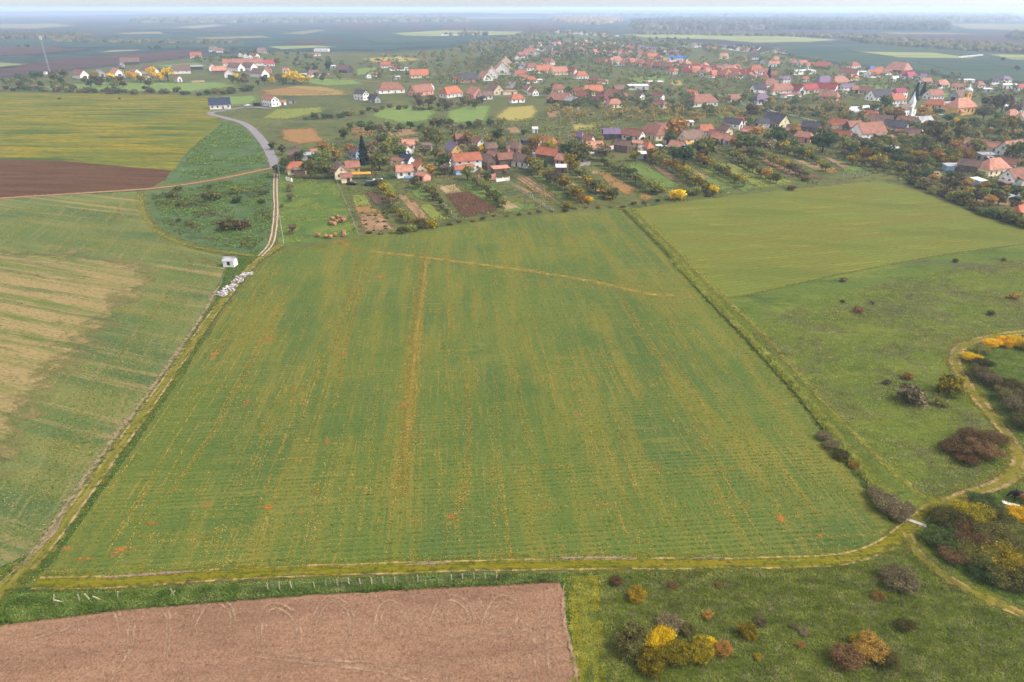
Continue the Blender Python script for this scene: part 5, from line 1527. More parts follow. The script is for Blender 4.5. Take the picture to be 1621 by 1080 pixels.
windows(tw_o, [(8.17, 5.0, 13.5)], math.pi / 2, 1.2, 2.4)

# polytunnels
M['film'] = solid('white_plastic_film', S(226, 230, 234, 0.95), dirt=S(198, 204, 210, 0.95), rough=0.4, size=3, objvar=0.05)
for (u, v, L, r, lab) in [(1354, 178, 16, 3.6, 'large white polytunnel with rounded roof'), (1378, 174, 12, 2.8, 'smaller pale polytunnel behind the large one')]:
    x, y = G(u, v)
    root = empty('polytunnel', (x, y + 3, 0), R(12))
    tag(root, lab, 'polytunnel', 'polytunnels in the gardens')
    V, Fc = [], []
    n = 12
    for i in range(9):
        for k in range(n + 1):
            t = math.pi * k / n
            V.append((-L / 2 + L * i / 8, -r * math.cos(t), r * 0.95 * math.sin(t) * (1 + 0.015 * (i % 2))))
    for i in range(8):
        for k in range(n):
            a = i * (n + 1) + k
            Fc.append((a, a + 1, a + n + 2, a + n + 1))
    mesh_obj('cover', V, Fc, M['film'], root)
    for s in (-1, 1):
        vv = [(s * L / 2, -r * math.cos(math.pi * k / n), r * 0.95 * math.sin(math.pi * k / n)) for k in range(n + 1)]
        mesh_obj('end_panel', vv, [tuple(range(n + 1))], M['film'], root)
    for i in range(9):
        m = MB()
        pts = [(-L / 2 + L * i / 8, -(r + .03) * math.cos(math.pi * k / n), (r + .05) * 0.95 * math.sin(math.pi * k / n)) for k in range(n + 1)]
        for k in range(n):
            m.tube(pts[k], pts[k + 1], 0.05, 0.05, 4)
        m.build('hoop', M['spire'], root)

# white field hut
x, y = G(362, 424)
hut = empty('field_hut', (x, y + 1.6, 0), R(-4))
tag(hut, 'small white stone hut with grey roof and dark doorway beside the farm track', 'hut')
gable_walls(3.1, 2.4, 1.8, 0.7).build('wall', M['church_white'], hut)
gable_roof(3.1, 2.4, 1.8, 0.7, ov=0.22, th=0.1).build('roof', ROOF['g'][1], hut)
put(WINFAR, 'doorway', hut, (0.05, -1.2, 0.6), 0, 0.8, 1.0)

# water tower and radio mast
M['steel'] = solid('galvanised_steel', S(196, 200, 206), rough=0.5, size=2, objvar=0.0)
M['rust_tank'] = solid('brown_tank_paint', S(112, 86, 84), size=2, dirt=S(196, 196, 200), objvar=0.0)
x, y = G(197, 124)
wt = empty('water_tower', (x, y, 0))
tag(wt, 'brown ball shaped water tower on a thin stem among yellow trees', 'water tower')
m = MB()
m.lathe([(1.0, -0.1), (0.75, 6.0), (0.75, 9.0)], 12)
m.build('stem', M['steel'], wt)
m = MB()
m.lathe([(0.8, 9.0)] + [(3.4 * math.sin(t), 12.0 - 3.6 * math.cos(t)) for t in np.linspace(0.5, 2.9, 10)] + [(0.2, 15.6)], 18)
m.build('tank', M['rust_tank'], wt, smooth=True)
x, y = G(80, 118)
ms = empty('radio_mast', (x, y, 0))
tag(ms, 'tall slim lattice radio mast with white antennas on the plain edge', 'mast')
H_ = 38
legs = [(0.8, 0), (-0.4, 0.7), (-0.4, -0.7)]
for a in legs:
    m = MB()
    m.tube((a[0], a[1], 0), (a[0] * .6, a[1] * .6, H_), 0.09, 0.07, 5)
    m.build('leg', M['steel'], ms)
m = MB()
for k in range(24):
    z0, z1 = k * H_ / 24, (k + 1) * H_ / 24
    f0, f1 = 1 - .4 * z0 / H_, 1 - .4 * z1 / H_
    for i in range(3):
        a, b = legs[i], legs[(i + 1) % 3]
        m.tube((a[0] * f0, a[1] * f0, z0), (b[0] * f1, b[1] * f1, z1), 0.045, 0.045, 4)
lt = m.build('lattice', M['steel'], ms)
lt['kind'] = 'stuff'
for (ax, ay) in ((-1.0, 0.2), (0.9, -0.4), (0.1, 0.9)):
    m = MB()
    m.box(ax - 0.28, ax + 0.28, ay - 0.2, ay + 0.2, H_ - 3.4, H_ + 0.2)
    m.build('antenna', M['church_white'], ms)
m = MB()
m.box(-6.5, -3.5, -1.4, 1.4, 0, 2.8)
sh = empty('equipment_cabin', (x, y, 0))
tag(sh, 'white equipment cabin at the foot of the radio mast', 'cabin')
m.build('wall', M['church_white'], sh)
m = MB()
m.box(-6.7, -3.3, -1.6, 1.6, 2.8, 3.0)
m.build('roof', ROOF['g'][1], sh)

# ------------------------------------------------------------------ power poles, fences
M['concrete'] = solid('weathered_concrete', S(196, 188, 176), size=0.8)
M['wood_post'] = solid('pale_weathered_wood', S(206, 196, 158), size=0.3)


def pole(u, v, h, label):
    x, y = G(u, v)
    root = empty('power_pole', (x, y, 0), R(15))
    tag(root, label, 'power pole', 'concrete power poles')
    m = MB()
    m.tube((0, 0, -0.1), (0, 0, h), 0.17, 0.1, 8)
    m.build('shaft', M['concrete'], root)
    m = MB()
    m.box(-0.9, 0.9, -0.06, 0.06, h - 0.7, h - 0.55)
    m.build('crossarm', M['concrete'], root)
    for s in (-0.8, 0, 0.8):
        m = MB()
        m.lathe([(0.04, h - 0.55), (0.07, h - 0.45), (0.03, h - 0.32)], 6, c=(s, 0))
        m.build('insulator', M['church_white'], root)
    return x, y, h


p1 = pole(449, 386, 9, 'concrete power pole at the pasture corner beside the white rutted track')
p2 = pole(443, 283, 9, 'concrete power pole where the asphalt road becomes a track')
for (u, v, h, lab) in [(1069, 176, 9, 'slim power pole on the lawn behind the middle row'), (1482, 231, 9, 'leaning looking power pole between barn and dark trees'), (899, 234, 8, 'power pole behind the orange roofed barn'), (620, 136, 9, 'power pole beside the paddock lane'), (692, 134, 9, 'power pole by the dark tree above the paddock'),
                       (1238, 174, 9, 'power pole behind the two storey cream house'), (1311, 198, 8, 'power pole along the gravel lane'), (1562, 262, 8, 'power pole in the yard of the tan hipped house'), (870, 148, 8, 'power pole at the terracotta house in the middle row'), (1330, 130, 9, 'power pole by the yellow two storey house')]:
    pole(u, v, h, lab)
m = MB()
for s in (-0.8, 0, 0.8):
    a = Vector((p1[0] + s, p1[1], 8.65))
    b = Vector((p2[0] + s, p2[1], 8.65))
    pr = a
    for k in range(1, 9):
        t = k / 8
        q = a.lerp(b, t) - Vector((0, 0, 1.4 * 4 * t * (1 - t)))
        m.tube(pr, q, 0.012, 0.012, 4)
        pr = q
tag(m.build('power_line', M['concrete']), 'three sagging overhead wires between the two poles beside the track', 'wires')


def post_mesh(h, s):
    m = MB()
    m.box(-s, s, -s, s, -0.2, h)
    m.add([(-s, -s, h), (s, -s, h), (s, s, h), (-s, s, h), (0, 0, h + s * 0.8)], [(0, 1, 4), (1, 2, 4), (2, 3, 4), (3, 0, 4)])
    return m.mesh('post')


PW = post_mesh(1.35, 0.06)
PW.materials.append(M['wood_post'])
PC = post_mesh(1.5, 0.09)
PC.materials.append(M['concrete'])


def fence(name, label, a, b, n, me, skip=(), jit=0.05, rails=None, group=None):
    (x0, y0), (x1, y1) = G(*a), G(*b)
    root = empty(name, (x0, y0, 0))
    tag(root, label, 'fence', group)
    for k in range(n):
        if k in skip:
            continue
        t = k / (n - 1)
        o = link('post', me, parent=root, loc=((x1 - x0) * t + rng.uniform(-.05, .05), (y1 - y0) * t + rng.uniform(-.05, .05), 0))
        o.rotation_euler = (rng.uniform(-jit, jit), rng.uniform(-jit, jit), rng.uniform(0, 1))
        o.scale = (1, 1, rng.uniform(0.88, 1.1))
    m = MB()
    for zz in (rails or (0.5, 1.1)):
        for k in range(n - 1):
            t, t1 = k / (n - 1), (k + 1) / (n - 1)
            m.tube(((x1 - x0) * t, (y1 - y0) * t, zz), ((x1 - x0) * t1, (y1 - y0) * t1, zz), 0.006, 0.006, 3)
    w_ = m.build('wire', M['steel'], root)
    return root


fence('post_fence', 'straight row of pale wooden posts along the bank above the ploughed field', (425, 936), (786, 918), 21, PW, skip=(3, 12, 14, 15))
for i, (u, v, ax, ay, lab) in enumerate([(85, 956, -0.1, 0.25, 'pale post leaning slightly, at the far corner end of the ploughed bank'), (103, 954, 0.2, -0.75, 'pale post fallen steeply over beside the corner of the bank'), (127, 954, 0.05, 0.05, 'upright lone pale post standing near the bank corner'),
                                         (144, 952, -0.05, -0.3, 'slightly tilted pale post beside the upright lone post'), (162, 951, 0.1, -0.6, 'strongly tilted pale post on the bank'), (186, 950, 0.0, 0.25, 'pale post tilting the other way before the wide gap'),
                                         (266, 946, 0.1, 0.8, 'post propped low against its neighbour after the wide gap'), (277, 944, 0.0, -0.2, 'short post carrying a propped neighbour on the bank')]):
    x, y = G(u, v)
    o = link('fence_post', PW, loc=(x, y, 0))
    o.rotation_euler = (ax, ay, 0.3)
    tag(o, lab, 'post', 'leaning fence posts on the bank')
fence('post_fence', 'pale post fence between the orchard row and brown stalk plot', (669, 292), (726, 352), 24, PC)
fence('post_fence', 'pale concrete post fence beside the double furrow plot', (801, 289), (876, 337), 30, PC)
fence('post_fence', 'grey post fence along the bale pasture edge', (532, 286), (568, 374), 22, PW)
fence('post_fence', 'short white post fence at the stubble field corner', (1330, 281), (1376, 279), 10, PC)
fence('post_fence', 'post fence of the navy roofed house garden', (366, 169), (390, 167), 12, PC)

# yard walls of the near row
def yard_wall(a, b, h, mat, label):
    (x0, y0), (x1, y1) = G(*a), G(*b)
    L_ = math.hypot(x1 - x0, y1 - y0)
    root = empty('yard_wall', ((x0 + x1) / 2, (y0 + y1) / 2, 0), math.atan2(y1 - y0, x1 - x0))
    tag(root, label, 'wall', 'yard walls of the near village row')
    m = MB()
    m.box(-L_ / 2, L_ / 2, -0.14, 0.14, -0.1, h)
    m.build('wall', mat, root)
    m = MB()
    m.box(-L_ / 2 - 0.06, L_ / 2 + 0.06, -0.2, 0.2, h, h + 0.12)
    m.build('coping', ROOF['s'][1], root)
    for k in range(max(2, int(L_ / 4)) + 1):
        m = MB()
        xx = -L_ / 2 + L_ * k / max(2, int(L_ / 4))
        m.box(xx - 0.2, xx + 0.2, -0.22, 0.22, -0.1, h + 0.2)
        m.build('pier', mat, root)


for a, b, h, wk, lab in [((758, 286), (784, 284), 2.2, 'p', 'salmon plastered wall below the brown barn yard'), ((944, 240), (972, 236), 1.9, 'w', 'white wall running from the salmon roofed house to the brown barn'), ((1076, 214), (1112, 208), 1.8, 'c', 'cream wall behind the long brown roofed house'),
                         ((905, 265), (934, 262), 1.6, 'g', 'grey yard wall with clutter beside the terracotta shed'), ((484, 250), (492, 246), 2.0, 'g', 'grey roofless wall beside the tiny outbuilding'), ((1264, 203), (1302, 198), 1.9, 'c', 'long pale ruined wall by the gravel lane'),
                         ((454, 286), (462, 288), 1.3, 'w', 'short white wall at the cream hipped house'), ((786, 288), (806, 286), 1.4, 'w', 'white wall below the salmon shelter'), ((1420, 194), (1456, 186), 1.6, 'w', 'white arcade wall in front of the white church')]:
    yard_wall(a, b, h, WALL[wk][1], lab)

# plank bridge over the ditch
x, y = G(1450, 829)
br = empty('slab_bridge', (x, y, 0.0), R(-38))
tag(br, 'pale concrete slab crossing the ditch where the tracks meet', 'bridge')
m = MB()
m.box(-1.3, 1.3, -0.32, 0.32, 0.02, 0.22)
m.build('slab', M['concrete'], br)
for s in (-1, 1):
    m = MB()
    m.box(s * 1.02 - 0.2, s * 1.02 + 0.2, -0.4, 0.4, -0.2, 0.12)
    m.build('footing', M['concrete'], br)

# straw bales
M['bale'] = solid('weathered_straw', S(190, 142, 94), dirt=S(140, 100, 64), size=0.5)
m = MB()
m.lathe([(0.5, -0.62), (0.64, -0.58), (0.68, 0), (0.64, 0.58), (0.5, 0.62)], 14)
BALE = m.mesh('straw_bale', True)
BALE.materials.append(M['bale'])
bl = [(524, 356, 0, 'straw bale at the front of the big bale group'), (529, 357, 0, 'straw bale touching the front one of the group'), (533, 353, 0, 'straw bale in the middle of the group'), (538, 352, 0, 'straw bale second from the back of the group'), (543, 352, 0, 'straw bale on the fence side of the group'), (526, 349, 0, 'straw bale at the back corner of the group'),
      (535, 348, 0, 'straw bale at the back of the group'), (541, 348, 0, 'straw bale at the back beside the fence'), (535, 351, 1.1, 'straw bale lying on top of the group'), (545, 350, 0, 'straw bale nearest the post fence'),
      (504, 375, 0, 'lone straw bale farthest from the group along the field edge'), (516, 377, 0, 'straw bale second along the field edge'), (523, 378, 0, 'flattened straw bale third along the field edge'), (531, 374, 0, 'straw bale by the earth track gap'), (544, 371, 0, 'straw bale standing behind the gap by the fence'), (545, 375, 0, 'straw bale in front of the gap by the fence')]
for u, v, z, lab in bl:
    x, y = G(u, v)
    o = link('straw_bale', BALE, loc=(x, y, 0.66 + z))
    o.rotation_euler = (math.pi / 2, 0, rng.uniform(0, 3))
    s = rng.uniform(0.85, 1.15)
    o.scale = (s, s, s)
    tag(o, lab, 'straw bale', 'straw bales on the pasture')

# heaps of white rubble by the track
M['rubble'] = solid('white_limestone', S(214, 204, 202, 0.75), dirt=S(140, 130, 130, 0.75), size=0.35, objvar=0.3)
hp = [(391, 435, 2.0, 'whitest heap of rubble at the hut end of the line'), (384, 440, 2.0, 'white rubble heap second from the hut end'), (376, 446, 2.2, 'broad white rubble heap in the middle of the line'), (368, 455, 2.0, 'thin white rubble heap after the gap'), (360, 461, 2.4, 'greyish rubble heap next to last in the line'), (352, 467, 2.0, 'last rubble heap of the line with scattered blocks')]
for u, v, r, lab in hp:
    x, y = G(u, v)
    root = empty('rubble_heap', (x, y, 0))
    tag(root, lab, 'rubble heap', 'white rubble heaps by the track')
    for k in range(26):
        a, d = rng.uniform(0, 6.28), r * 0.75 * math.sqrt(rng.random())
        s = rng.uniform(0.16, 0.42)
        m = MB()
        zz = max(0.02, (1 - d / r) * 0.75 * rng.random())
        vs = []
        for sx in (-1, 1):
            for sy in (-1, 1):
                for sz in (-1, 1):
                    vs.append((sx * s * rng.uniform(.5, 1), sy * s * rng.uniform(.5, 1), sz * s * rng.uniform(.4, .8)))
        m.add(vs, [(0, 1, 3, 2), (4, 6, 7, 5), (0, 4, 5, 1), (2, 3, 7, 6), (0, 2, 6, 4), (1, 5, 7, 3)])
        o = m.build('block', M['rubble'], root, loc=(d * math.cos(a), d * math.sin(a) * 0.8, zz + s * 0.4))
        o.rotation_euler = (0, 0, rng.uniform(0, 3))

# orange awning and yard clutter by the terracotta house
M['tarp_orange'] = solid('orange_tarpaulin', S(244, 168, 52), dirt=S(226, 146, 44), size=1.5, objvar=0.0)
M['tarp_blue'] = solid('blue_tarpaulin', S(140, 172, 212), dirt=S(110, 140, 190), size=1.0)
M['tyre'] = solid('black_rubber', S(40, 40, 42), size=0.5)
M['car_white'] = solid('white_car_paint', S(230, 232, 236), rough=0.3, var=0.05)
M['car_dark'] = solid('dark_car_paint', S(60, 62, 70), rough=0.3, var=0.05)
M['car_silver'] = solid('silver_car_paint', S(176, 180, 186), rough=0.3, var=0.05)
M['car_red'] = solid('red_car_paint', S(170, 48, 44), rough=0.3, var=0.05)


def awning(u, v, L, D, mat, label, rz=R(10)):
    x, y = G(u, v)
    root = empty('awning', (x, y + D / 2, 0), rz)
    tag(root, label, 'awning')
    V, Fc = [], []
    for i in range(9):
        for j in range(4):
            V.append((-L / 2 + L * i / 8, -D / 2 + D * j / 3, 2.1 + 0.35 * j / 3 - 0.1 * math.sin(math.pi * (i % 2)) + (0.08 if i % 2 else 0)))
    for i in range(8):
        for j in range(3):
            a = i * 4 + j
            Fc.append((a, a + 4, a + 5, a + 1))
    o = mesh_obj('canvas', V, Fc, mat, root)
    md = o.modifiers.new('t', 'SOLIDIFY')
    md.thickness = 0.04
    for sx in (-1, 0, 1):
        for sy in (-1, 1):
            m = MB()
            m.tube((sx * (L / 2 - .1), sy * (D / 2 - .1), 0), (sx * (L / 2 - .1), sy * (D / 2 - .1), 2.1 + (0.33 if sy > 0 else 0.02)), 0.05, 0.05, 5)
            m.build('post', M['steel'], root)


awning(568, 284, 10, 2.6, M['tarp_orange'], 'long bright orange awning in front of the yellow house')
awning(1088, 234, 8, 3.5, M['tarp_orange'], 'yellow orange awning among the brown roofed houses', R(-35))
awning(648, 290, 4.5, 2.2, M['tarp_blue'], 'pale blue sheet canopy on the garden side of the white house')

WHEEL = MB()
WHEEL.tube((0, -0.1, 0), (0, 0.1, 0), 0.33, 0.33, 14)
WHEEL = WHEEL.mesh('wheel')
WHEEL.materials.append(M['tyre'])


def car(u, v, rz, paint, label, van=False):
    x, y = G(u, v)
    root = empty('parked_van' if van else 'parked_car', (x, y, 0), rz)
    tag(root, label, 'van' if van else 'car', 'parked vehicles')
    prof = [(-2.1, 0.35), (-2.15, 0.8), (-1.9, 0.98), (-1.2, 1.0), (-0.6, 1.42), (0.9, 1.45), (1.7, 1.02), (2.1, 0.95), (2.15, 0.4)] if not van else \
           [(-2.4, 0.4), (-2.45, 0.9), (-2.1, 1.1), (-1.6, 1.9), (-1.3, 2.0), (2.4, 2.0), (2.45, 0.4)]
    wdt = 0.85 if not van else 0.95
    n = len(prof)
    V = [(a, -wdt, b) for a, b in prof] + [(a, wdt, b) for a, b in prof]
    V = [(a, y_ * (0.84 if b > 1.1 else 1), b) for a, y_, b in V]
    Fc = [tuple(range(n - 1, -1, -1)), tuple(range(n, 2 * n))] + [(i, (i + 1) % n, n + (i + 1) % n, n + i) for i in range(n)]
    mesh_obj('body', V, Fc, paint, root)
    for s in (-1, 1):
        m = MB()
        zt = 1.38 if not van else 1.85
        m.add([(-0.95, s * wdt * 0.96, 1.04), (1.2, s * wdt * 0.96, 1.04), (0.8, s * wdt * 0.86, zt), (-0.5, s * wdt * 0.86, zt), (0, s * wdt * 0.5, 1.2)],
              [(0, 1, 2, 3), (0, 4, 1), (1, 4, 2), (2, 4, 3), (3, 4, 0)])
        m.build('side_window', GLASS, root)
        for a in (-1.35, 1.35):
            link('wheel', WHEEL, parent=root, loc=(a, s * (wdt - 0.08), 0.33))
    m = MB()
    a0, b0, a1, b1 = (-1.2, 1.0, -0.6, 1.42) if not van else (-2.1, 1.1, -1.6, 1.9)
    m.add([(a0 - .02, -.7, b0 + .03), (a0 - .02, .7, b0 + .03), (a1 - .02, .62, b1 + .0), (a1 - .02, -.62, b1), ((a0 + a1) / 2 + .1, 0, (b0 + b1) / 2)], [(0, 1, 2, 3), (0, 4, 1), (1, 4, 2), (2, 4, 3), (3, 4, 0)])
    m.build('windscreen', GLASS, root)


car(392, 168.5, R(20), M['car_white'], 'white car parked on the road beside the roadside red roofed house')
car(597, 291, R(15), M['car_white'], 'white van parked beyond the orange awning', van=True)
car(557, 293, R(-10), M['car_dark'], 'dark car parked in the yard below the orange awning')
car(586, 294, R(8), M['car_dark'], 'dark van parked beside the white van in the scrap yard', van=True)
car(519, 119, R(20), M['car_white'], 'white car on the lane by the long dark timber barn')
for k, (u, v, p, lab) in enumerate([(1598, 314, 'car_white', 'white car at the lane end of the scrap yard'), (1606, 312, 'car_silver', 'silver car between white cars in the scrap yard'), (1614, 315, 'car_white', 'white car parked askew in the scrap yard'), (1607, 318, 'car_dark', 'dark car at the front of the scrap yard')]):
    car(u, v, R(20 + 40 * k), M[p], lab)
for k, (u, v, p, lab) in enumerate([(1484, 178, 'car_silver', 'silver car parked on the church forecourt'), (1491, 183, 'car_white', 'white car parked on the church forecourt'), (1497, 187, 'car_dark', 'dark car parked on the church forecourt')]):
    car(u, v, R(15), M[p], lab)
# container and debris
x, y = G(407, 168)
ct = empty('container', (x, y, 0), R(15))
tag(ct, 'dark green metal container beside the parked white car', 'container')
m = MB()
m.box(-2.5, 2.5, -1.2, 1.2, 0.1, 2.3)
for k in range(12):
    m.box(-2.4 + k * 0.42, -2.25 + k * 0.42, -1.25, 1.25, 0.2, 2.2)
m.build('body', solid('dark_green_metal', S(44, 56, 52)), ct)
m = MB()
m.box(2.51, 2.56, -1.1, 1.1, 0.2, 2.2)
m.build('door', M['car_dark'], ct)

# white rags and boards lying by the thicket, and the grazing animals
M['rag'] = solid('white_sheet_plastic', S(226, 218, 206, 0.95), size=0.4)
for (u, v, a, b, rz, lab) in [(1600, 800, 1.1, 0.35, -28, 'crumpled white plastic sheet on the grass near the thicket'), (1606, 808, 0.9, 0.16, -22, 'narrow white board lying beside the crumpled sheet'), (1498, 699, 0.5, 0.14, -40, 'thin white board at the edge of the red brown thicket'), (1528, 708, 0.45, 0.16, -20, 'short white board inside the red brown thicket')]:
    x, y = G(u, v)
    V, Fc = [], []
    for i in range(7):
        for j in range(4):
            V.append((-a + 2 * a * i / 6, (-b + 2 * b * j / 3) * rng.uniform(.7, 1.1), 0.5 * 0.2 + rng.uniform(0, 0.14)))
    for i in range(6):
        for j in range(3):
            q = i * 4 + j
            Fc.append((q, q + 4, q + 5, q + 1))
    o = mesh_obj('white_sheet' if b > .3 else 'white_board', V, Fc, M['rag'], loc=(x, y, 0.02))
    o.rotation_euler = (0, 0, R(rz))
    md = o.modifiers.new('t', 'SOLIDIFY')
    md.thickness = 0.05
    tag(o, lab, 'plastic sheet' if b > .3 else 'board')


def cow(u, v, rz, mat, label, s=1.0, dead=False):
    """standing grazing cow: one skinned body, the head lowered"""
    x, y = G(u, v)
    V = [(0, 0, 1.05), (0.55, 0, 1.08), (-0.6, 0, 1.1), (0.95, 0, 1.0), (1.25, 0, 0.62), (1.45, 0, 0.28),
         (0.5, 0.22, 0.85), (0.5, 0.22, 0.45), (0.5, 0.22, 0.0), (0.5, -0.22, 0.85), (0.55, -0.22, 0.45), (0.6, -0.22, 0.0),
         (-0.62, 0.22, 0.8), (-0.72, 0.22, 0.42), (-0.66, 0.22, 0.0), (-0.62, -0.22, 0.8), (-0.7, -0.22, 0.42), (-0.6, -0.22, 0.0), (-0.86, 0, 1.1), (-0.95, 0, 0.5),
         (1.2, 0.2, 0.72), (1.2, -0.2, 0.72)]
    E_ = [(0, 1), (0, 2), (1, 3), (3, 4), (4, 5), (1, 6), (6, 7), (7, 8), (1, 9), (9, 10), (10, 11), (2, 12), (12, 13), (13, 14), (2, 15), (15, 16), (16, 17), (2, 18), (18, 19), (4, 20), (4, 21)]
    rad = [0.42, 0.38, 0.38, 0.22, 0.16, 0.1, 0.15, 0.08, 0.07, 0.15, 0.08, 0.07, 0.18, 0.09, 0.07, 0.18, 0.09, 0.07, 0.06, 0.03, 0.04, 0.04]
    me = bpy.data.meshes.new('cow')
    me.from_pydata(V, E_, [])
    o = bpy.data.objects.new('cow', me)
    COL.objects.link(o)
    md = o.modifiers.new('skin', 'SKIN')
    for i, r in enumerate(rad):
        me.skin_vertices[0].data[i].radius = (r, r)
    me.skin_vertices[0].data[0].use_root = True
    sb = o.modifiers.new('sub', 'SUBSURF')
    sb.levels = sb.render_levels = 1
    me.materials.append(mat)
    o.location = (x, y, 0)
    o.rotation_euler = (0, 0, R(rz))
    o.scale = (s, s, s)
    tag(o, label, 'cow', 'grazing cows')
    return o


try:
    COWB = solid('black_hide', S(34, 30, 36), size=0.5, objvar=0)
    COWR = solid('brown_hide', S(196, 128, 78), size=0.5, objvar=0)
    for args in [(1610, 790, 165, COWB, 'black cow grazing at the bend of the track above the white sheet'), (1622, 797, 120, COWR, 'brown cow beside the black cow'), (94, 158, 20, COWB, 'dark cow alone on the yellowing meadow nearer the farm'), (190, 158, 200, COWB, 'dark cow alone on the yellowing meadow below the barns')]:
        o = cow(*args)
        if not o.data.skin_vertices:
            raise RuntimeError('no skin layer')
except Exception as ex:
    print('COW', ex)

# ------------------------------------------------------------------ trees and shrubs
GROUPS = {}


def trees(cluster, end, pts, kind, group, hi=False, shape=None, sort=False, hs=None):
    """pts: (u, v, width px, look)"""
    if sort:
        pts = sorted(pts, key=lambda q: q[0])
    noun = {'tree': 'tree', 'shrub': 'shrub', 'spruce': 'spruce', 'fruit': 'fruit tree'}[kind]
    one = len(pts) == 1
    for i, (u, v, wpx, lk) in enumerate(pts):
        x, y = G(u, v)
        r = max(0.5, wpx * mpp(v) / 2) * (0.96 if kind == 'tree' else 1.0)
        h = hs or (rng.uniform(0.85, 1.15) if kind != 'shrub' else rng.uniform(0.85, 1.15))
        y += r * 0.5 if kind != 'spruce' else 0
        lab = f"{LOOK[lk]} {noun} {cluster}" if one else f"{LOOK[lk]} {noun}, {ordinal(i + 1)} from the {end} {cluster}"
        plant(kind, x, y, r, h, lk, lab, group, hi, shape)


def along(a_list, n, w0, w1, looks, jit=2.0):
    """n plants along a polyline of photo pixels"""
    P = [np.array(p, float) for p in a_list]
    seg = [np.linalg.norm(P[i + 1] - P[i]) for i in range(len(P) - 1)]
    tot = sum(seg)
    out = []
    for k in range(n):
        t = (k + 0.5) / n * tot
        i = 0
        while i < len(seg) - 1 and t > seg[i]:
            t -= seg[i]
            i += 1
        q = P[i] + (P[i + 1] - P[i]) * min(1, t / seg[i])
        out.append((q[0] + rng.uniform(-jit, jit), q[1] + rng.uniform(-jit, jit) * 0.5, rng.uniform(w0, w1), rng.choice(looks)))
    return out


def inside(poly, n, w0, w1, looks, sep=0.5):
    """n plants scattered over a photo polygon, clear of houses"""
    wp = [G(*p) for p in poly]
    out = []
    tries = 0
    # even in the photo: reject against pixel area by drawing pixels
    p = np.array(poly, float)
    lo, hi_ = p.min(0), p.max(0)
    while len(out) < n and tries < n * 60:
        tries += 1
        u, v = rng.uniform(lo[0], hi_[0]), rng.uniform(lo[1], hi_[1])
        if not in_poly(np.array([u]), np.array([v]), poly)[0]:
            continue
        wpx = rng.uniform(w0, w1)
        x, y = G(u, v)
        r = wpx * mpp(v) / 2
        if not clear_of_houses(x, y + r * 0.5, r):
            continue
        if any(abs(u - q[0]) < (wpx + q[2]) * 0.5 * sep and abs(v - q[1]) < (wpx + q[2]) * 0.25 * sep for q in out):
            continue
        out.append((u, v, wpx, rng.choice(looks)))
    return sorted(out, key=lambda q: q[0])


# front meadow
gr = 'shrubs in the front meadow'
fr = [(1009, 950, 30, 'm', 'round green and gold shrub alone below the yellow track'), (1120, 978, 18, 'r', 'small upright rusty shrub in the front meadow'), (1185, 1010, 30, 'm', 'round golden green shrub between the rusty shrub and brown tuft'), (1146, 1036, 28, 'r', 'tan leaved shrub beside the golden thicket'),
      (1199, 1044, 14, 'm', 'little golden green shrub below the round one'), (1138, 930, 10, 'r', 'small ochre sapling beneath the yellow track'), (1000, 1030, 62, 'd', 'big dark brambly shrub at the dark end of the golden thicket'), (1046, 1030, 54, 'y', 'brightest golden shrub in the middle of the thicket'),
      (1076, 1052, 60, 'm', 'wide green and gold shrub at the front of the thicket'), (1110, 1042, 48, 'm', 'green and gold shrub at the tan end of the thicket'), (1030, 1062, 46, 'm', 'low green and gold shrub at the front of the dark bramble'), (1124, 1022, 20, 'y', 'golden shrub tip standing up behind the thicket'),
      (1425, 930, 52, 'b', 'grey brown twiggy shrub beside the branching track'), (1390, 950, 22, 'r', 'small russet shrub below the twiggy one'), (1360, 1022, 30, 'm', 'tall golden topped shrub in the front meadow clump'), (1378, 1042, 50, 'r', 'tan leaved shrub in the middle of the front meadow clump'), (1340, 1055, 46, 'k', 'reddish brown shrub with golden tips in the clump'),
      (1405, 1056, 40, 'd', 'low dark shrub trailing from the clump'), (1435, 998, 30, 'd', 'flat dark grey shrub patch in the front meadow'), (1268, 1026, 14, 'r', 'dull rusty weed clump in the front meadow'), (1274, 1004, 18, 'b', 'grey weed clump above the rusty one'), (1256, 994, 14, 'b', 'small grey weed clump in the front meadow'),
      (1060, 998, 40, 'b', 'grey withered shrub behind the golden thicket'), (1090, 1004, 26, 'd', 'dark gap filling shrub behind the golden thicket'), (975, 925, 18, 'k', 'reddish dried weed clump by the round gold shrub'), (1066, 932, 14, 'k', 'reddish dried weed clump under the yellow track'), (1204, 990, 22, 'b', 'pale dried weed stand beside the round golden shrub')]
for u, v, wpx, lk, lab in fr:
    x, y = G(u, v)
    r = wpx * mpp(v) / 2
    plant('shrub', x, y + r * 0.3, r, rng.uniform(0.85, 1.1) if lk not in 'b' else 0.7, lk, lab, gr, hi=True)
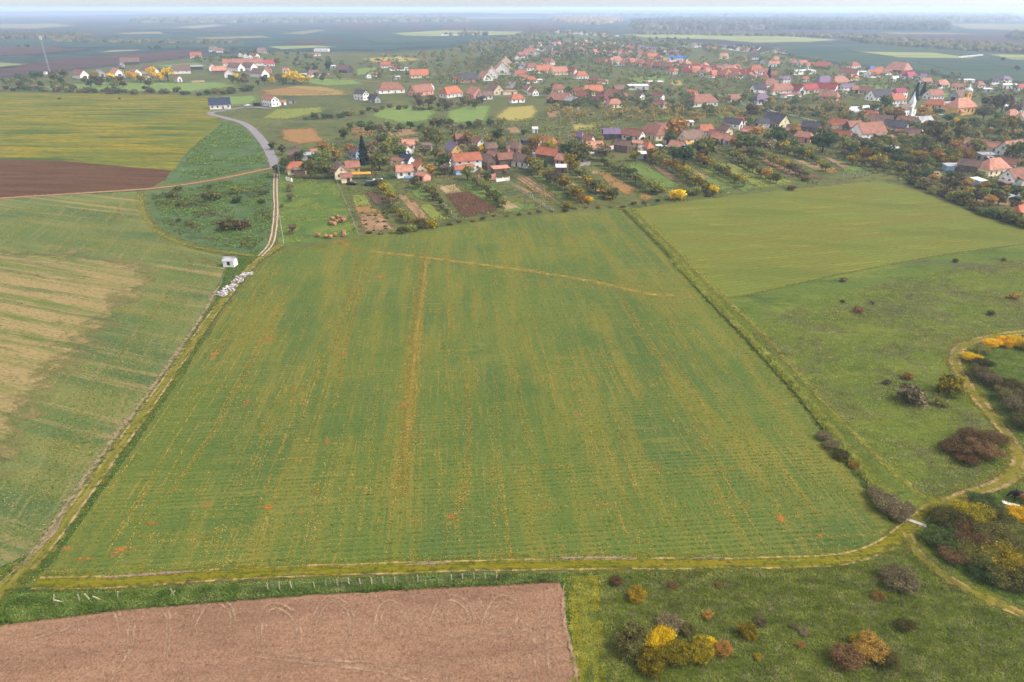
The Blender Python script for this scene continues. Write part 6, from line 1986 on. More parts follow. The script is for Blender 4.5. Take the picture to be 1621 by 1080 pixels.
# the thicket on the right-hand loop
th = []
for (u, v, wpx, lk) in [(1510, 840, 56, 'd'), (1545, 830, 58, 'm'), (1585, 838, 56, 'd'), (1616, 826, 40, 'y'), (1500, 872, 56, 'g'), (1540, 868, 60, 'k'), (1580, 872, 66, 'd'), (1620, 866, 60, 'o'), (1516, 890, 46, 'k'), (1552, 896, 60, 'o'), (1592, 904, 64, 'm'), (1634, 900, 60, 'd'), (1560, 918, 50, 'g'), (1600, 932, 58, 'd'), (1640, 938, 60, 'd'), (1586, 880, 44, 'k'), (1660, 870, 60, 'o'), (1560, 808, 44, 'g'), (1680, 920, 60, 'o')]:
    th.append((u, v, wpx, lk))
trees('in the dense thicket below the cows', 'slab bridge', th, 'shrub', 'shrubs of the thicket below the cows', hi=True, hs=0.72)
trees('in the hedge inside the track loop', 'track bend', [(1540, 575, 26, 'y'), (1556, 562, 24, 'o'), (1572, 552, 26, 'y'), (1592, 550, 26, 'y'), (1612, 552, 28, 'y'), (1630, 556, 30, 'o'), (1552, 600, 34, 'd'), (1572, 612, 36, 'b'), (1590, 622, 36, 'd'), (1600, 640, 40, 'd'), (1618, 660, 44, 'b'), (1632, 684, 50, 'd'), (1560, 586, 30, 'd'), (1608, 620, 30, 'k'), (1650, 640, 50, 'd')], 'shrub', 'shrubs inside the track loop', hi=True)
trees('in the red brown thicket by the loop', 'meadow', [(1518, 722, 46, 'k'), (1548, 708, 50, 'k'), (1568, 730, 56, 'k'), (1580, 706, 40, 'k'), (1536, 738, 36, 'k')], 'shrub', 'shrubs of the red brown thicket', hi=True, hs=0.75)
trees('along the ditch', 'bridge', [(1425, 824, 40, 'b'), (1408, 812, 46, 'b'), (1390, 794, 34, 'b'), (1352, 742, 18, 'r'), (1332, 728, 26, 'd'), (1318, 712, 26, 'b'), (1306, 698, 24, 'b'), (1440, 812, 24, 'b')], 'shrub', 'twiggy shrubs along the ditch', hi=True, hs=0.8)
trees('on the wild meadow', 'ditch', [(1404, 610, 14, 'b'), (1438, 602, 16, 'r'), (1448, 642, 46, 'b'), (1430, 636, 22, 'o'), (1508, 628, 40, 'm'), (1502, 608, 20, 'd'), (1494, 646, 22, 'o'), (1336, 447, 14, 'b'), (1334, 480, 8, 'd'), (1360, 497, 16, 'k'), (1382, 482, 8, 'b'), (1514, 416, 10, 'd'), (1606, 475, 18, 'r'), (1570, 500, 14, 'd'), (1590, 414, 8, 'd')], 'shrub', 'shrubs scattered on the wild meadow', hi=False)
trees('on the rough pasture below the dirt road', 'dirt road', [(280, 303, 16, 'g'), (274, 313, 20, 'o'), (331, 297, 9, 'g'), (335, 318, 26, 'o'), (324, 314, 16, 'k'), (376, 308, 22, 'o'), (374, 322, 18, 'g'), (286, 328, 16, 'd'), (418, 309, 13, 'g'), (413, 323, 13, 'g'), (356, 366, 34, 'd'), (282, 352, 10, 'd'), (380, 364, 24, 'k'), (300, 358, 14, 'd'), (243, 316, 6, 'd')], 'shrub', 'shrubs on the rough pasture', hs=0.9)
trees('in the bale pasture', 'cream house', [(441, 282, 22, 'g'), (490, 284, 28, 'o'), (513, 284, 26, 'o'), (459, 304, 14, 'b'), (460, 320, 14, 'b'), (463, 372, 16, 'b'), (446, 330, 8, 'o')], 'fruit', 'trees in the bale pasture')
trees('beside the first houses', 'asphalt road', [(430, 238, 14, 'd'), (446, 246, 16, 'b'), (474, 256, 20, 'g'), (450, 270, 20, 'g'), (510, 240, 20, 'r'), (512, 262, 30, 'o'), (530, 254, 22, 'r'), (552, 250, 20, 'r'), (500, 268, 24, 'g'), (527, 284, 24, 'b'), (586, 260, 30, 'b'), (600, 272, 34, 'o'), (590, 242, 22, 'k'), (612, 254, 34, 'o'), (622, 238, 30, 'o'), (604, 234, 22, 'g'), (632, 252, 26, 'g')], 'tree', 'trees beside the first houses')
trees('towering over the first houses', 'road', [(576, 260, 25, 'c')], 'spruce', 'spruces', hs=1.12)
# remark: further spruces by the churches and paddocks
trees('of the village', 'paddock lane', [(756, 126, 8, 'c'), (900, 151, 8, 'c'), (1447, 160, 16, 'c'), (1460, 152, 12, 'c'), (1216, 126, 12, 'c'), (736, 51, 4, 'c')], 'spruce', 'spruces', hs=1.1)

# hedgerows of the garden strips: each one a row of countable fruit trees
fruit = 'fruit trees of the garden strips'
trees('in the row beside the vegetable beds', 'field', along([(672, 366), (640, 352), (622, 330), (606, 306), (596, 292)], 13, 13, 22, 'omobro'), 'fruit', fruit)
trees('in the row above the post fence', 'field', along([(712, 346), (690, 320), (676, 306), (650, 296)], 8, 12, 20, 'obodb'), 'fruit', fruit)
trees('in the row beside the brown stalks', 'field', along([(800, 332), (776, 314), (760, 300), (748, 288)], 8, 12, 20, 'obog'), 'fruit', fruit)
trees('in the row beside the double furrow', 'field', along([(925, 326), (900, 306), (876, 294), (856, 282), (834, 268)], 13, 14, 24, 'mroobm'), 'fruit', fruit)
trees('in the row beside the pale plot', 'field', along([(975, 320), (950, 308), (930, 296), (916, 280), (900, 268)], 12, 14, 24, 'morom'), 'fruit', fruit)
trees('in the row under the lawn', 'field', along([(1044, 312), (1016, 296), (990, 282), (966, 270), (952, 262)], 11, 14, 22, 'oomgo'), 'fruit', fruit)
trees('in the rusty hedgerow', 'field', along([(1124, 306), (1092, 290), (1070, 276), (1046, 262), (1030, 254)], 15, 14, 22, 'rrmor'), 'fruit', fruit)
trees('in the hedgerow after the rusty one', 'field', along([(1180, 298), (1150, 282), (1126, 268), (1106, 256)], 12, 13, 20, 'romor'), 'fruit', fruit)
trees('in the hedgerow beside the lime lawn', 'field', along([(1232, 294), (1204, 280), (1180, 264), (1158, 250)], 11, 12, 19, 'rmoro'), 'fruit', fruit)
trees('in the hedgerow over the dark plot', 'field', along([(1280, 284), (1246, 272), (1214, 256), (1180, 244)], 12, 12, 20, 'omrob'), 'fruit', fruit)
trees('in the last hedgerow of the gardens', 'field', along([(1310, 276), (1290, 258), (1260, 248), (1230, 238)], 11, 13, 20, 'omogo'), 'fruit', fruit)
trees('at the field edge of the gardens', 'bale pasture', [(680, 362, 22, 'm'), (896, 330, 16, 'm'), (930, 322, 18, 'y'), (966, 316, 14, 'y'), (1042, 305, 24, 'm'), (1072, 318, 28, 'y'), (1098, 310, 26, 'o'), (1118, 304, 20, 'm'), (1130, 308, 20, 'y'), (1126, 312, 18, 'd'), (1254, 302, 14, 'k'), (1276, 288, 16, 'd'), (650, 368, 18, 'o'), (636, 370, 18, 'd')], 'shrub', 'shrubs at the field edge of the gardens')
trees('on the boundary above the crop', 'bale pasture', along([(572, 372), (640, 370), (720, 354), (800, 342), (870, 336), (940, 330), (990, 328), (1050, 318)], 26, 7, 12, 'oodkb', jit=3), 'shrub', 'low shrubs on the boundary above the crop', hs=0.7)
# trees round the houses of the near row
nt_ = 'trees among the near village row'
trees('among the near row houses', 'long white house', sorted([(682, 280, 22, 'r'), (700, 270, 28, 'g'), (690, 256, 20, 'o'), (704, 278, 22, 'b'), (740, 286, 24, 'o'), (770, 290, 22, 'g'), (764, 246, 22, 'y'), (750, 250, 22, 'b'), (792, 244, 22, 'o'), (786, 236, 20, 'o'), (832, 250, 18, 'm'), (846, 262, 14, 'y'), (846, 244, 30, 'r'), (866, 248, 24, 'm'), (858, 272, 22, 'g'), (900, 256, 32, 'g'), (922, 262, 38, 'o'),
     (954, 256, 30, 'b'), (908, 240, 22, 'o'), (888, 236, 14, 'b'), (1006, 256, 20, 'm'), (1036, 256, 22, 'g'), (1048, 248, 18, 'g'), (1066, 256, 22, 'g'), (1084, 262, 32, 'g'), (1116, 256, 42, 'o'), (1070, 222, 38, 'r'), (1060, 230, 22, 'g'), (998, 214, 10, 'g'), (996, 226, 12, 'g'), (1110, 226, 14, 'o'), (1168, 240, 32, 'r'), (1184, 244, 38, 'g'), (1200, 222, 30, 'r'), (1216, 228, 22, 'o'), (1232, 232, 34, 'g'),
     (1212, 244, 30, 'b'), (1256, 238, 22, 'g'), (1306, 244, 46, 'g'), (1258, 218, 22, 'r'), (1320, 232, 16, 'o'), (1296, 226, 16, 'b'), (1350, 246, 28, 'o'), (1336, 216, 12, 'g'), (1130, 240, 24, 'b'), (1300, 206, 18, 'o'), (740, 232, 22, 'r'), (690, 234, 26, 'o'), (680, 224, 26, 'o'), (672, 246, 18, 'b'), (716, 214, 20, 'b'), (788, 224, 20, 'g'), (830, 216, 12, 'g'), (960, 240, 14, 'r'), (1020, 228, 12, 'g'),
     (1186, 204, 20, 'o'), (1190, 190, 24, 'b'), (1244, 200, 16, 'o')], key=lambda q: q[0]), 'tree', nt_)
# tree with autumn colour by the white church, big dark trees on its right
trees('round the churches', 'chalet', sorted([(1416, 197, 30, 'r'), (1464, 192, 26, 'r'), (1484, 190, 20, 'g'), (1505, 196, 20, 'g'), (1514, 198, 12, 'y'), (1570, 182, 34, 'd'), (1590, 180, 34, 'b'), (1604, 186, 26, 'b'), (1560, 192, 30, 'd'), (1582, 198, 20, 'g'), (1402, 178, 24, 'g'), (1386, 178, 20, 'o'), (1480, 232, 40, 'd'), (1500, 236, 30, 'd'), (1520, 226, 26, 'o'), (1512, 246, 24, 'r'), (1546, 252, 30, 'o'), (1466, 222, 18, 'd'),
     (1608, 262, 36, 'o'), (1530, 262, 26, 'r'), (1620, 214, 20, 'o'), (1545, 206, 24, 'o'), (1570, 210, 26, 'o'), (1600, 212, 26, 'm'), (1524, 208, 20, 'm'), (1586, 222, 24, 'o'), (1550, 220, 22, 'o'), (1612, 230, 20, 'g')], key=lambda q: q[0]), 'tree', 'trees round the churches')
# orchard thicket at the right
trees('in the orchard thicket', 'white posts', inside([(1330, 236), (1420, 228), (1470, 236), (1540, 262), (1490, 268), (1440, 282), (1400, 276), (1340, 262)], 62, 14, 24, 'oomgordb', sep=0.55), 'fruit', 'trees of the orchard thicket')
trees('in the hedge along the stubble corner', 'orchard', along([(1436, 290), (1470, 300), (1510, 318), (1550, 336), (1590, 350), (1640, 366)], 20, 18, 30, 'dgodb', jit=5), 'shrub', 'shrubs of the stubble corner hedge')
trees('in the gardens beside the stubble corner', 'orchard', inside([(1450, 284), (1520, 282), (1620, 300), (1640, 350), (1580, 334), (1510, 312)], 26, 14, 24, 'omogbr', sep=0.5), 'fruit', 'trees in the gardens at the stubble corner')
# hedges between paddocks
trees('in the hedge over the paddocks', 'red house', along([(480, 192), (530, 188), (560, 182), (620, 172), (700, 176)], 18, 9, 16, 'ddgbo', jit=4), 'shrub', 'shrubs between the paddocks')
trees('in the tree line below the paddocks', 'road', along([(540, 226), (556, 206), (606, 212), (660, 206), (700, 202), (740, 204), (780, 202), (800, 206)], 24, 11, 18, 'gdbgo', jit=5), 'tree', 'trees below the paddocks')
trees('behind the paddock houses', 'grey house', inside([(650, 160), (760, 162), (770, 172), (700, 178), (660, 172)], 16, 10, 18, 'bbdo'), 'tree', 'trees in front of the paddock houses')
trees('along the roadside meadow hedge', 'farm', along([(0, 142), (60, 146), (100, 144), (150, 148), (200, 149), (240, 148), (300, 150), (350, 150), (400, 146)], 34, 9, 18, 'ddgbd', jit=5), 'shrub', 'shrubs along the roadside meadow')
trees('round the farmstead by the plain', 'mast', inside([(0, 138), (0, 122), (60, 116), (140, 128), (200, 138), (260, 136), (200, 146), (60, 146)], 26, 9, 18, 'oodgg'), 'tree', 'trees round the farmstead')
trees('between the farmstead barns', 'mast', [(176, 130, 16, 'y'), (192, 114, 10, 'y'), (204, 126, 14, 'y'), (214, 130, 16, 'y'), (240, 125, 18, 'y'), (264, 129, 24, 'y'), (252, 130, 16, 'y'), (222, 132, 14, 'm'), (190, 132, 14, 'm'), (150, 126, 14, 'r')], 'tree', 'yellow trees between the barns')
trees('beside the red farm', 'white gable', [(430, 134, 13, 'y'), (440, 130, 12, 'r'), (452, 132, 18, 'y'), (464, 133, 22, 'y'), (476, 134, 16, 'y'), (488, 132, 12, 'y'), (374, 124, 9, 'y'), (440, 104, 12, 'm')], 'tree', 'golden trees beside the red farm')
trees('on the slope of the red farm', 'navy roof', inside([(336, 128), (420, 130), (480, 112), (520, 112), (560, 126), (420, 138), (340, 134)], 22, 8, 16, 'ggodb'), 'tree', 'trees on the slope of the red farm')
trees('alone on the far plain', 'mast', [(28, 76, 5, 'g'), (43, 76, 7, 'g'), (236, 77, 6, 'g'), (246, 78, 7, 'g'), (252, 78, 6, 'g'), (281, 77, 4, 'g'), (1588, 97, 7, 'g'), (1610, 113, 9, 'g'), (1245, 86, 5, 'g'), (1476, 118, 5, 'g'), (1500, 125, 5, 'g')], 'tree', 'lone trees on the plain')


# ------------------------------------------------------------------ masses of trees nobody could count
def mass(name, poly, n, wpx, mat, hfac=1.1, per=46, keep=True, even=True, card=0.15):
    pts = []
    p = np.array(poly, float)
    lo, hi_ = p.min(0), p.max(0)
    tries = 0
    H_arr = np.array(HOUSES)
    while len(pts) < n and tries < n * 30:
        tries += 1
        u, v = rng.uniform(lo[0], hi_[0]), rng.uniform(lo[1], hi_[1])
        if not in_poly(np.array([u]), np.array([v]), poly)[0]:
            continue
        x, y = G(u, v)
        r = rng.uniform(*wpx) * mpp(v) / 2
        r = min(max(r, 1.2), 6.5)
        if keep and (((H_arr[:, 0] - x) ** 2 + (H_arr[:, 1] - y) ** 2) < (H_arr[:, 2] * 0.8 + r * 0.7) ** 2).any():
            continue
        pts.append((x, y, r))
    C, Nn, Sz = [], [], []
    for x, y, r in pts:
        q, nn = crown_points(per, 5, 1.0, 0.6, 0.9)
        C.append(q * np.array([r, r, r * hfac * rng.uniform(0.8, 1.2)]) + np.array([x, y, 0]))
        Nn.append(nn)
        Sz.append(np.full(per, r * card))
    C, Nn, Sz = np.vstack(C), np.vstack(Nn), np.concatenate(Sz)
    C[:, 2] = np.maximum(C[:, 2], 0.1)
    me = cards(name, C, Nn, Sz, 0.5)
    me.materials.append(mat)
    o = link(name, me)
    tag(o, kind='stuff')
    return o


LEAF['far1'] = leaf_mat('far_village_leaves', S(56, 66, 42), S(92, 100, 60), S(130, 128, 80), hue=0)
LEAF['far2'] = leaf_mat('far_autumn_leaves', S(80, 72, 40), S(122, 110, 62), S(164, 140, 84), hue=0)
LEAF['wood'] = leaf_mat('far_wood_leaves', S(58, 62, 46), S(84, 86, 62), S(120, 108, 78), hue=0)
LEAF['birch'] = leaf_mat('pale_autumn_wood', S(90, 80, 58), S(128, 114, 84), S(156, 138, 102), hue=0)
VIL = [(560, 104), (640, 92), (740, 76), (860, 52), (1000, 60), (1190, 76), (1300, 102), (1450, 118), (1560, 134), (1640, 136), (1640, 170), (1480, 152), (1300, 166), (1120, 170), (960, 178), (860, 152), (760, 140), (640, 134), (560, 122)]
mass('village_trees', VIL, 850, (7, 13), LEAF['far1'])
mass('village_trees', VIL, 380, (7, 12), LEAF['far2'])
mass('village_trees', [(740, 110), (800, 66), (1000, 66), (1100, 84), (1060, 92), (960, 96), (900, 110), (860, 100)], 500, (6, 10), LEAF['far1'], per=36)
mass('garden_trees', [(1180, 168), (1300, 172), (1420, 186), (1500, 205), (1640, 200), (1640, 240), (1540, 232), (1420, 232), (1320, 196), (1240, 184)], 130, (10, 20), LEAF['far2'], per=160, card=0.12)
mass('garden_trees', [(1180, 168), (1300, 172), (1420, 186), (1500, 205), (1640, 200), (1640, 240), (1540, 232), (1420, 232), (1320, 196), (1240, 184)], 90, (10, 20), LEAF['far1'], per=160, card=0.12)
mass('garden_trees', [(860, 178), (1000, 176), (1200, 176), (1220, 196), (1060, 198), (940, 192), (900, 196)], 90, (9, 16), LEAF['far2'], per=120, card=0.12)
mass('garden_trees', [(860, 150), (980, 148), (1220, 160), (1220, 186), (1000, 182), (880, 178)], 110, (9, 16), LEAF['far1'], per=120, card=0.12)
mass('garden_trees', [(500, 260), (660, 214), (830, 222), (960, 226), (1120, 218), (1330, 236), (1330, 250), (1160, 246), (960, 262), (780, 292), (620, 290)], 90, (8, 16), LEAF['far2'], per=160, card=0.12)
mass('farm_trees', [(310, 100), (340, 88), (420, 84), (520, 96), (560, 112), (480, 112), (440, 98), (330, 108)], 70, (6, 12), LEAF['far1'], per=60)


def canopy(name, poly, n, r0, r1, h, mat):
    """closed canopy of a far wood: many small lumpy crowns"""
    p = np.array(poly, float)
    lo, hi_ = p.min(0), p.max(0)
    P = []
    while len(P) < n:
        u, v = rng.uniform(lo[0], hi_[0]), rng.uniform(lo[1], hi_[1])
        if in_poly(np.array([u]), np.array([v]), poly)[0]:
            P.append(G(u, v))
    P = np.array(P)
    th = np.linspace(0, 2 * np.pi, 7)[:-1]
    base = np.concatenate([np.stack([np.cos(th), np.sin(th), np.zeros(6)], 1), np.stack([np.cos(th + .5) * .8, np.sin(th + .5) * .8, np.full(6, .62)], 1), [[0, 0, 1.0]]])
    faces = []
    for i in range(6):
        j = (i + 1) % 6
        faces += [(i, j, 6 + i), (j, 6 + j, 6 + i), (6 + i, 6 + j, 12)]
    faces = np.array(faces)
    r = r0 + (r1 - r0) * nr.random(n)
    hh = h * (0.7 + 0.5 * nr.random(n))
    V = base[None] * np.stack([r, r, hh], 1)[:, None] * (1 + 0.2 * nr.normal(size=(n, 13, 1)))
    V[:, :, :2] += P[:, None, :]
    V[:, :6, 2] = 0
    Fc = (faces[None] + (np.arange(n) * 13)[:, None, None]).reshape(-1, 3)
    me = bpy.data.meshes.new(name)
    v = V.reshape(-1, 3)
    me.vertices.add(len(v))
    me.vertices.foreach_set('co', v.astype(np.float32).ravel())
    me.loops.add(Fc.size)
    me.loops.foreach_set('vertex_index', Fc.astype(np.int32).ravel())
    me.polygons.add(len(Fc))
    me.polygons.foreach_set('loop_start', np.arange(0, Fc.size, 3, dtype=np.int32))
    me.polygons.foreach_set('loop_total', np.full(len(Fc), 3, np.int32))
    me.update()
    me.materials.append(mat)
    tag(link(name, me), kind='stuff')


canopy('far_wood', [(1000, 33), (1100, 28), (1300, 29), (1450, 28), (1500, 38), (1500, 48), (1250, 47), (1000, 46)], 2600, 9, 20, 15, LEAF['wood'])
canopy('far_wood', [(1370, 27), (1600, 25), (1612, 34), (1560, 36), (1400, 36)], 900, 14, 26, 18, LEAF['wood'])
canopy('far_wood', [(860, 25), (960, 26), (985, 34), (940, 40), (880, 34)], 500, 10, 20, 15, LEAF['birch'])
canopy('far_wood', [(1000, 38), (1060, 34), (1240, 40), (1240, 47), (1010, 47)], 260, 8, 14, 14, LEAF['birch'])
canopy('far_wood', [(1600, 57), (1700, 55), (1700, 66), (1600, 63)], 200, 8, 16, 12, LEAF['wood'])
canopy('far_wood', [(210, 33), (400, 24), (700, 22), (720, 30), (740, 35), (430, 36), (230, 37)], 1800, 18, 34, 16, LEAF['wood'])
canopy('far_wood', [(870, 20), (1400, 22), (1600, 22), (1600, 25), (1300, 27), (900, 25)], 1600, 24, 50, 18, LEAF['wood'])
canopy('far_hedge', [(80, 64), (380, 66), (385, 69), (200, 68), (85, 67)], 220, 5, 10, 5, LEAF['wood'])
canopy('far_hedge', [(0, 56), (140, 57), (140, 62), (0, 62)], 240, 6, 12, 9, LEAF['wood'])
canopy('far_hedge', [(1340, 62), (1450, 66), (1640, 76), (1640, 86), (1500, 78), (1380, 70)], 420, 5, 10, 8, LEAF['wood'])
canopy('far_hedge', [(1010, 52), (1240, 55), (1400, 60), (1400, 63), (1240, 58), (1010, 55)], 240, 5, 9, 8, LEAF['wood'])
canopy('far_hedge', [(700, 55), (775, 54), (780, 57), (700, 58)], 26, 5, 9, 8, LEAF['wood'])
canopy('far_hedge', [(740, 70), (830, 56), (860, 58), (800, 78), (740, 84)], 200, 4, 9, 7, LEAF['wood'])
# graveyard wall with pale stones at the far field coloured as sunlit
m = MB()
for k in range(26):
    x, y = G(700 + k * 3.0, 56.4 - 0.04 * k)
    m.box(x - 2.5, x + 2.5, y - 1, y + 1, 0, 2.4)
tag(m.build('far_sheds', M['church_white']), kind='stuff')
m = MB()
for k in range(12):
    x, y = G(1520 + k * 3.0, 92 - 0.3 * k)
    m.box(x - 2, x + 2, y - 1.5, y + 1.5, 0, 2.2)
tag(m.build('far_sheds', M['church_white']), kind='stuff')

# ------------------------------------------------------------------ grasses
def tufts(name, poly, n, h, wdt, mat, blades=3, world=False, lean=1.1):
    wp = poly if world else [G(*p) for p in poly]
    P = scatter_world(wp, n)
    # keep what is near the picture
    a = nr.random((n, blades)) * 2 * np.pi
    hh = h * (0.5 + nr.random((n, blades)))
    base = P[:, None, :] + nr.normal(size=(n, blades, 2)) * wdt
    tip = base + np.stack([np.cos(a), np.sin(a)], -1) * (hh * lean)[..., None]
    side = np.stack([-np.sin(a), np.cos(a)], -1) * wdt * 0.6
    V = np.zeros((n, blades, 3, 3))
    V[:, :, 0, :2] = base - side
    V[:, :, 1, :2] = base + side
    V[:, :, 2, :2] = tip
    V[:, :, 2, 2] = hh
    V[:, :, :2, 2] = 0.01
    v = V.reshape(-1, 3)
    k = n * blades
    me = bpy.data.meshes.new(name)
    me.vertices.add(3 * k)
    me.vertices.foreach_set('co', v.astype(np.float32).ravel())
    me.loops.add(3 * k)
    me.loops.foreach_set('vertex_index', np.arange(3 * k, dtype=np.int32))
    me.polygons.add(k)
    me.polygons.foreach_set('loop_start', np.arange(0, 3 * k, 3, dtype=np.int32))
    me.polygons.foreach_set('loop_total', np.full(k, 3, np.int32))
    me.update()
    me.materials.append(mat)
    tag(link(name, me), kind='stuff')


def blade_mat(name, *cols):
    m, t, out = new_mat(name)
    geo = N(t, 'ShaderNodeNewGeometry')
    rp = N(t, 'ShaderNodeValToRGB')
    rp.color_ramp.elements[0].color = cols[0]
    rp.color_ramp.elements[1].color = cols[-1]
    for k, c in enumerate(cols[1:-1]):
        rp.color_ramp.elements.new((k + 1) / (len(cols) - 1)).color = c
    f1 = noise_fac(t, geo.outputs['Position'], (2.6, 1.5), lo=0.3, hi=0.7, detail=5, rough=0.65)
    ad = N(t, 'ShaderNodeMath', operation='MULTIPLY_ADD')
    t.links.new(geo.outputs['Random Per Island'], ad.inputs[0])
    ad.inputs[1].default_value = 0.45
    t.links.new(mul(t, f1, 0.55), ad.inputs[2])
    t.links.new(ad.outputs[0], rp.inputs[0])
    d = N(t, 'ShaderNodeBsdfDiffuse')
    tl = N(t, 'ShaderNodeBsdfTranslucent')
    mx = N(t, 'ShaderNodeMixShader')
    mx.inputs[0].default_value = 0.4
    t.links.new(rp.outputs[0], d.inputs['Color'])
    t.links.new(rp.outputs[0], tl.inputs['Color'])
    t.links.new(d.outputs[0], mx.inputs[1])
    t.links.new(tl.outputs[0], mx.inputs[2])
    t.links.new(mx.outputs[0], out.inputs[0])
    return m


def clumps(name, poly, n, size, mat, world=False, mask=None, flat=0.6, h=0.3, pts=None):
    """low leafy clumps: a few leaf-sized faces each, lying rather than standing"""
    if pts is None:
        pts = scatter_world(poly if world else [G(*p) for p in poly], n)
    if mask:
        sc_, thr = mask
        keep = [mnoise.fractal(Vector((p[0] / sc_, p[1] / sc_, 5.5 + sc_)), 1.0, 2.0, 3) > thr for p in pts]
        pts = pts[np.array(keep)]
    k = 3
    n = len(pts)
    c = np.zeros((n * k, 3))
    c[:, :2] = np.repeat(pts, k, 0) + nr.normal(size=(n * k, 2)) * size * 0.6
    c[:, 2] = nr.random(n * k) * h + size * 0.3 + 0.02
    nn = nr.normal(size=(n * k, 3)) * flat
    nn[:, 2] += 1.0
    nn /= np.linalg.norm(nn, axis=1)[:, None]
    me = cards(name, c, nn, np.full(n * k, size * 0.6), 0.5)
    me.materials.append(mat)
    tag(link(name, me), kind='stuff')


B1 = 1.3
GR = blade_mat('meadow_blades', S(56, 66, 22, B1), S(96, 108, 38, B1), S(120, 130, 52, B1), S(170, 172, 96, B1))
GR2 = blade_mat('wild_blades', S(72, 82, 34, B1), S(122, 128, 54, B1), S(144, 146, 66, B1), S(182, 180, 108, B1))
WD = blade_mat('bank_weeds', S(50, 70, 28, B1), S(88, 108, 48, B1), S(112, 130, 62, B1), S(150, 158, 96, B1))
GM = blade_mat('grey_weeds', S(72, 68, 48, B1), S(104, 98, 74, B1), S(136, 124, 96, B1), S(170, 156, 124, B1))
RB = blade_mat('russet_weeds', S(74, 60, 38), S(108, 88, 54), S(132, 112, 70), S(156, 136, 92))
OL = blade_mat('olive_blades', S(104, 98, 20, B1), S(148, 138, 34, B1), S(172, 158, 56, B1), S(196, 180, 92, B1))
CR = blade_mat('crop_blades', S(70, 92, 42, 1.0), S(98, 117, 52, 1.0), S(120, 129, 58, 1.0), S(152, 152, 86, 1.0))
ST = blade_mat('straw_bits', S(136, 130, 48, 0.95), S(166, 146, 60, 0.95), S(184, 158, 78, 0.95), S(208, 188, 122, 1.0))
LEAF['dry'] = leaf_mat('dry_stalks', S(92, 66, 54), S(122, 90, 72), S(150, 116, 92), hue=0, val=0)
FRONT = [(950, 912), (1100, 905), (1250, 902), (1380, 890), (1440, 850), (1560, 960), (1660, 1000), (1660, 1110), (950, 1110)]
tufts('meadow_grass', FRONT, 30000, 0.2, 0.05, GR)
tufts('meadow_grass', FRONT, 5000, 0.3, 0.05, GM)
clumps('meadow_weeds', FRONT, 26000, 0.055, GR, mask=(4.0, 0.0))
clumps('meadow_weeds', FRONT, 14000, 0.055, GM, mask=(5.0, 0.18))
clumps('meadow_weeds', FRONT, 7000, 0.05, RB, mask=(3.0, 0.3))
WILD = [(1180, 520), (1300, 470), (1480, 430), (1625, 410), (1625, 520), (1520, 545), (1504, 580), (1560, 680), (1600, 730), (1560, 770), (1470, 790), (1380, 720), (1290, 620)]
tufts('meadow_grass', WILD, 26000, 0.22, 0.07, GR2)
clumps('meadow_weeds', WILD, 40000, 0.08, GM, mask=(14.0, 0.08))
clumps('meadow_weeds', WILD, 26000, 0.08, GR2, mask=(5.0, 0.1))
for pl in ([(1460, 830), (1500, 806), (1600, 770), (1660, 800), (1660, 980), (1560, 930), (1480, 880)], [(1540, 560), (1660, 540), (1660, 740), (1620, 720), (1570, 640)]):
    tufts('meadow_grass', pl, 9000, 0.28, 0.06, WD)
BANKW = [(-40, 985), (30, 944), (180, 940), (400, 926), (700, 912), (888, 912), (888, 922), (500, 942), (200, 966), (20, 988)]
tufts('bank_weeds', BANKW, 7000, 0.35, 0.06, WD, blades=4)
clumps('bank_weeds', BANKW, 15000, 0.075, WD, h=0.5, flat=0.9)
clumps('bank_weeds', BANKW, 5000, 0.07, GM, h=0.5, flat=0.9, mask=(4.0, 0.1))
tufts('verge_grass', [(900, 916), (940, 912), (952, 1110), (918, 1110)], 1600, 0.22, 0.05, GR2)
clumps('verge_grass', [(898, 916), (946, 912), (962, 1110), (912, 1110)], 5200, 0.07, OL, h=0.1, mask=(2.0, -0.15))
clumps('verge_grass', [(890, 916), (962, 910), (984, 1110), (904, 1110)], 4200, 0.07, GR2, h=0.1, mask=(2.5, -0.2))
clumps('verge_grass', [(900, 925), (946, 922), (962, 1110), (916, 1110)], 700, 0.08, RB, h=0.05, mask=(1.5, 0.2))
tufts('ditch_grass', [(1060, 412), (1110, 464), (1184, 540), (1262, 626), (1330, 714), (1400, 800), (1412, 826), (1424, 822), (1346, 714), (1276, 626), (1196, 540), (1122, 464), (1070, 410)], 3500, 0.5, 0.1, GR2)
ROUGH = [(240, 310), (300, 298), (426, 275), (430, 370), (400, 396), (345, 390), (290, 376), (260, 358)]
clumps('pasture_weeds', ROUGH, 9000, 0.22, WD, mask=(8.0, -0.05), h=0.4, flat=0.8)
clumps('pasture_weeds', ROUGH, 6000, 0.22, RB, mask=(9.0, 0.14), h=0.4, flat=0.8)
clumps('pasture_weeds', [(352, 196), (384, 202), (405, 224), (426, 260), (340, 280), (282, 288), (300, 238)], 6000, 0.3, WD, mask=(14.0, -0.05), h=0.4)
clumps('pasture_weeds', [(440, 275), (528, 290), (566, 370), (442, 388)], 5000, 0.18, GR2, mask=(6.0, 0.0), h=0.2)
GARD = [(560, 372), (540, 300), (600, 284), (820, 268), (960, 254), (1160, 244), (1320, 246), (1400, 276), (1250, 300), (1000, 330), (850, 338)]
for mt, n, thr in ((WD, 5200, 0.0), (RB, 3000, 0.12), (GM, 3600, 0.1), (OL, 1800, 0.15)):
    clumps('garden_weeds', GARD, n, 0.26, mt, mask=(7.0, thr), h=0.4, flat=0.7)
VG = [(450, 250), (560, 210), (800, 190), (1100, 176), (1320, 180), (1640, 200), (1640, 330), (1420, 286), (1300, 246), (960, 252), (700, 282), (540, 284)]
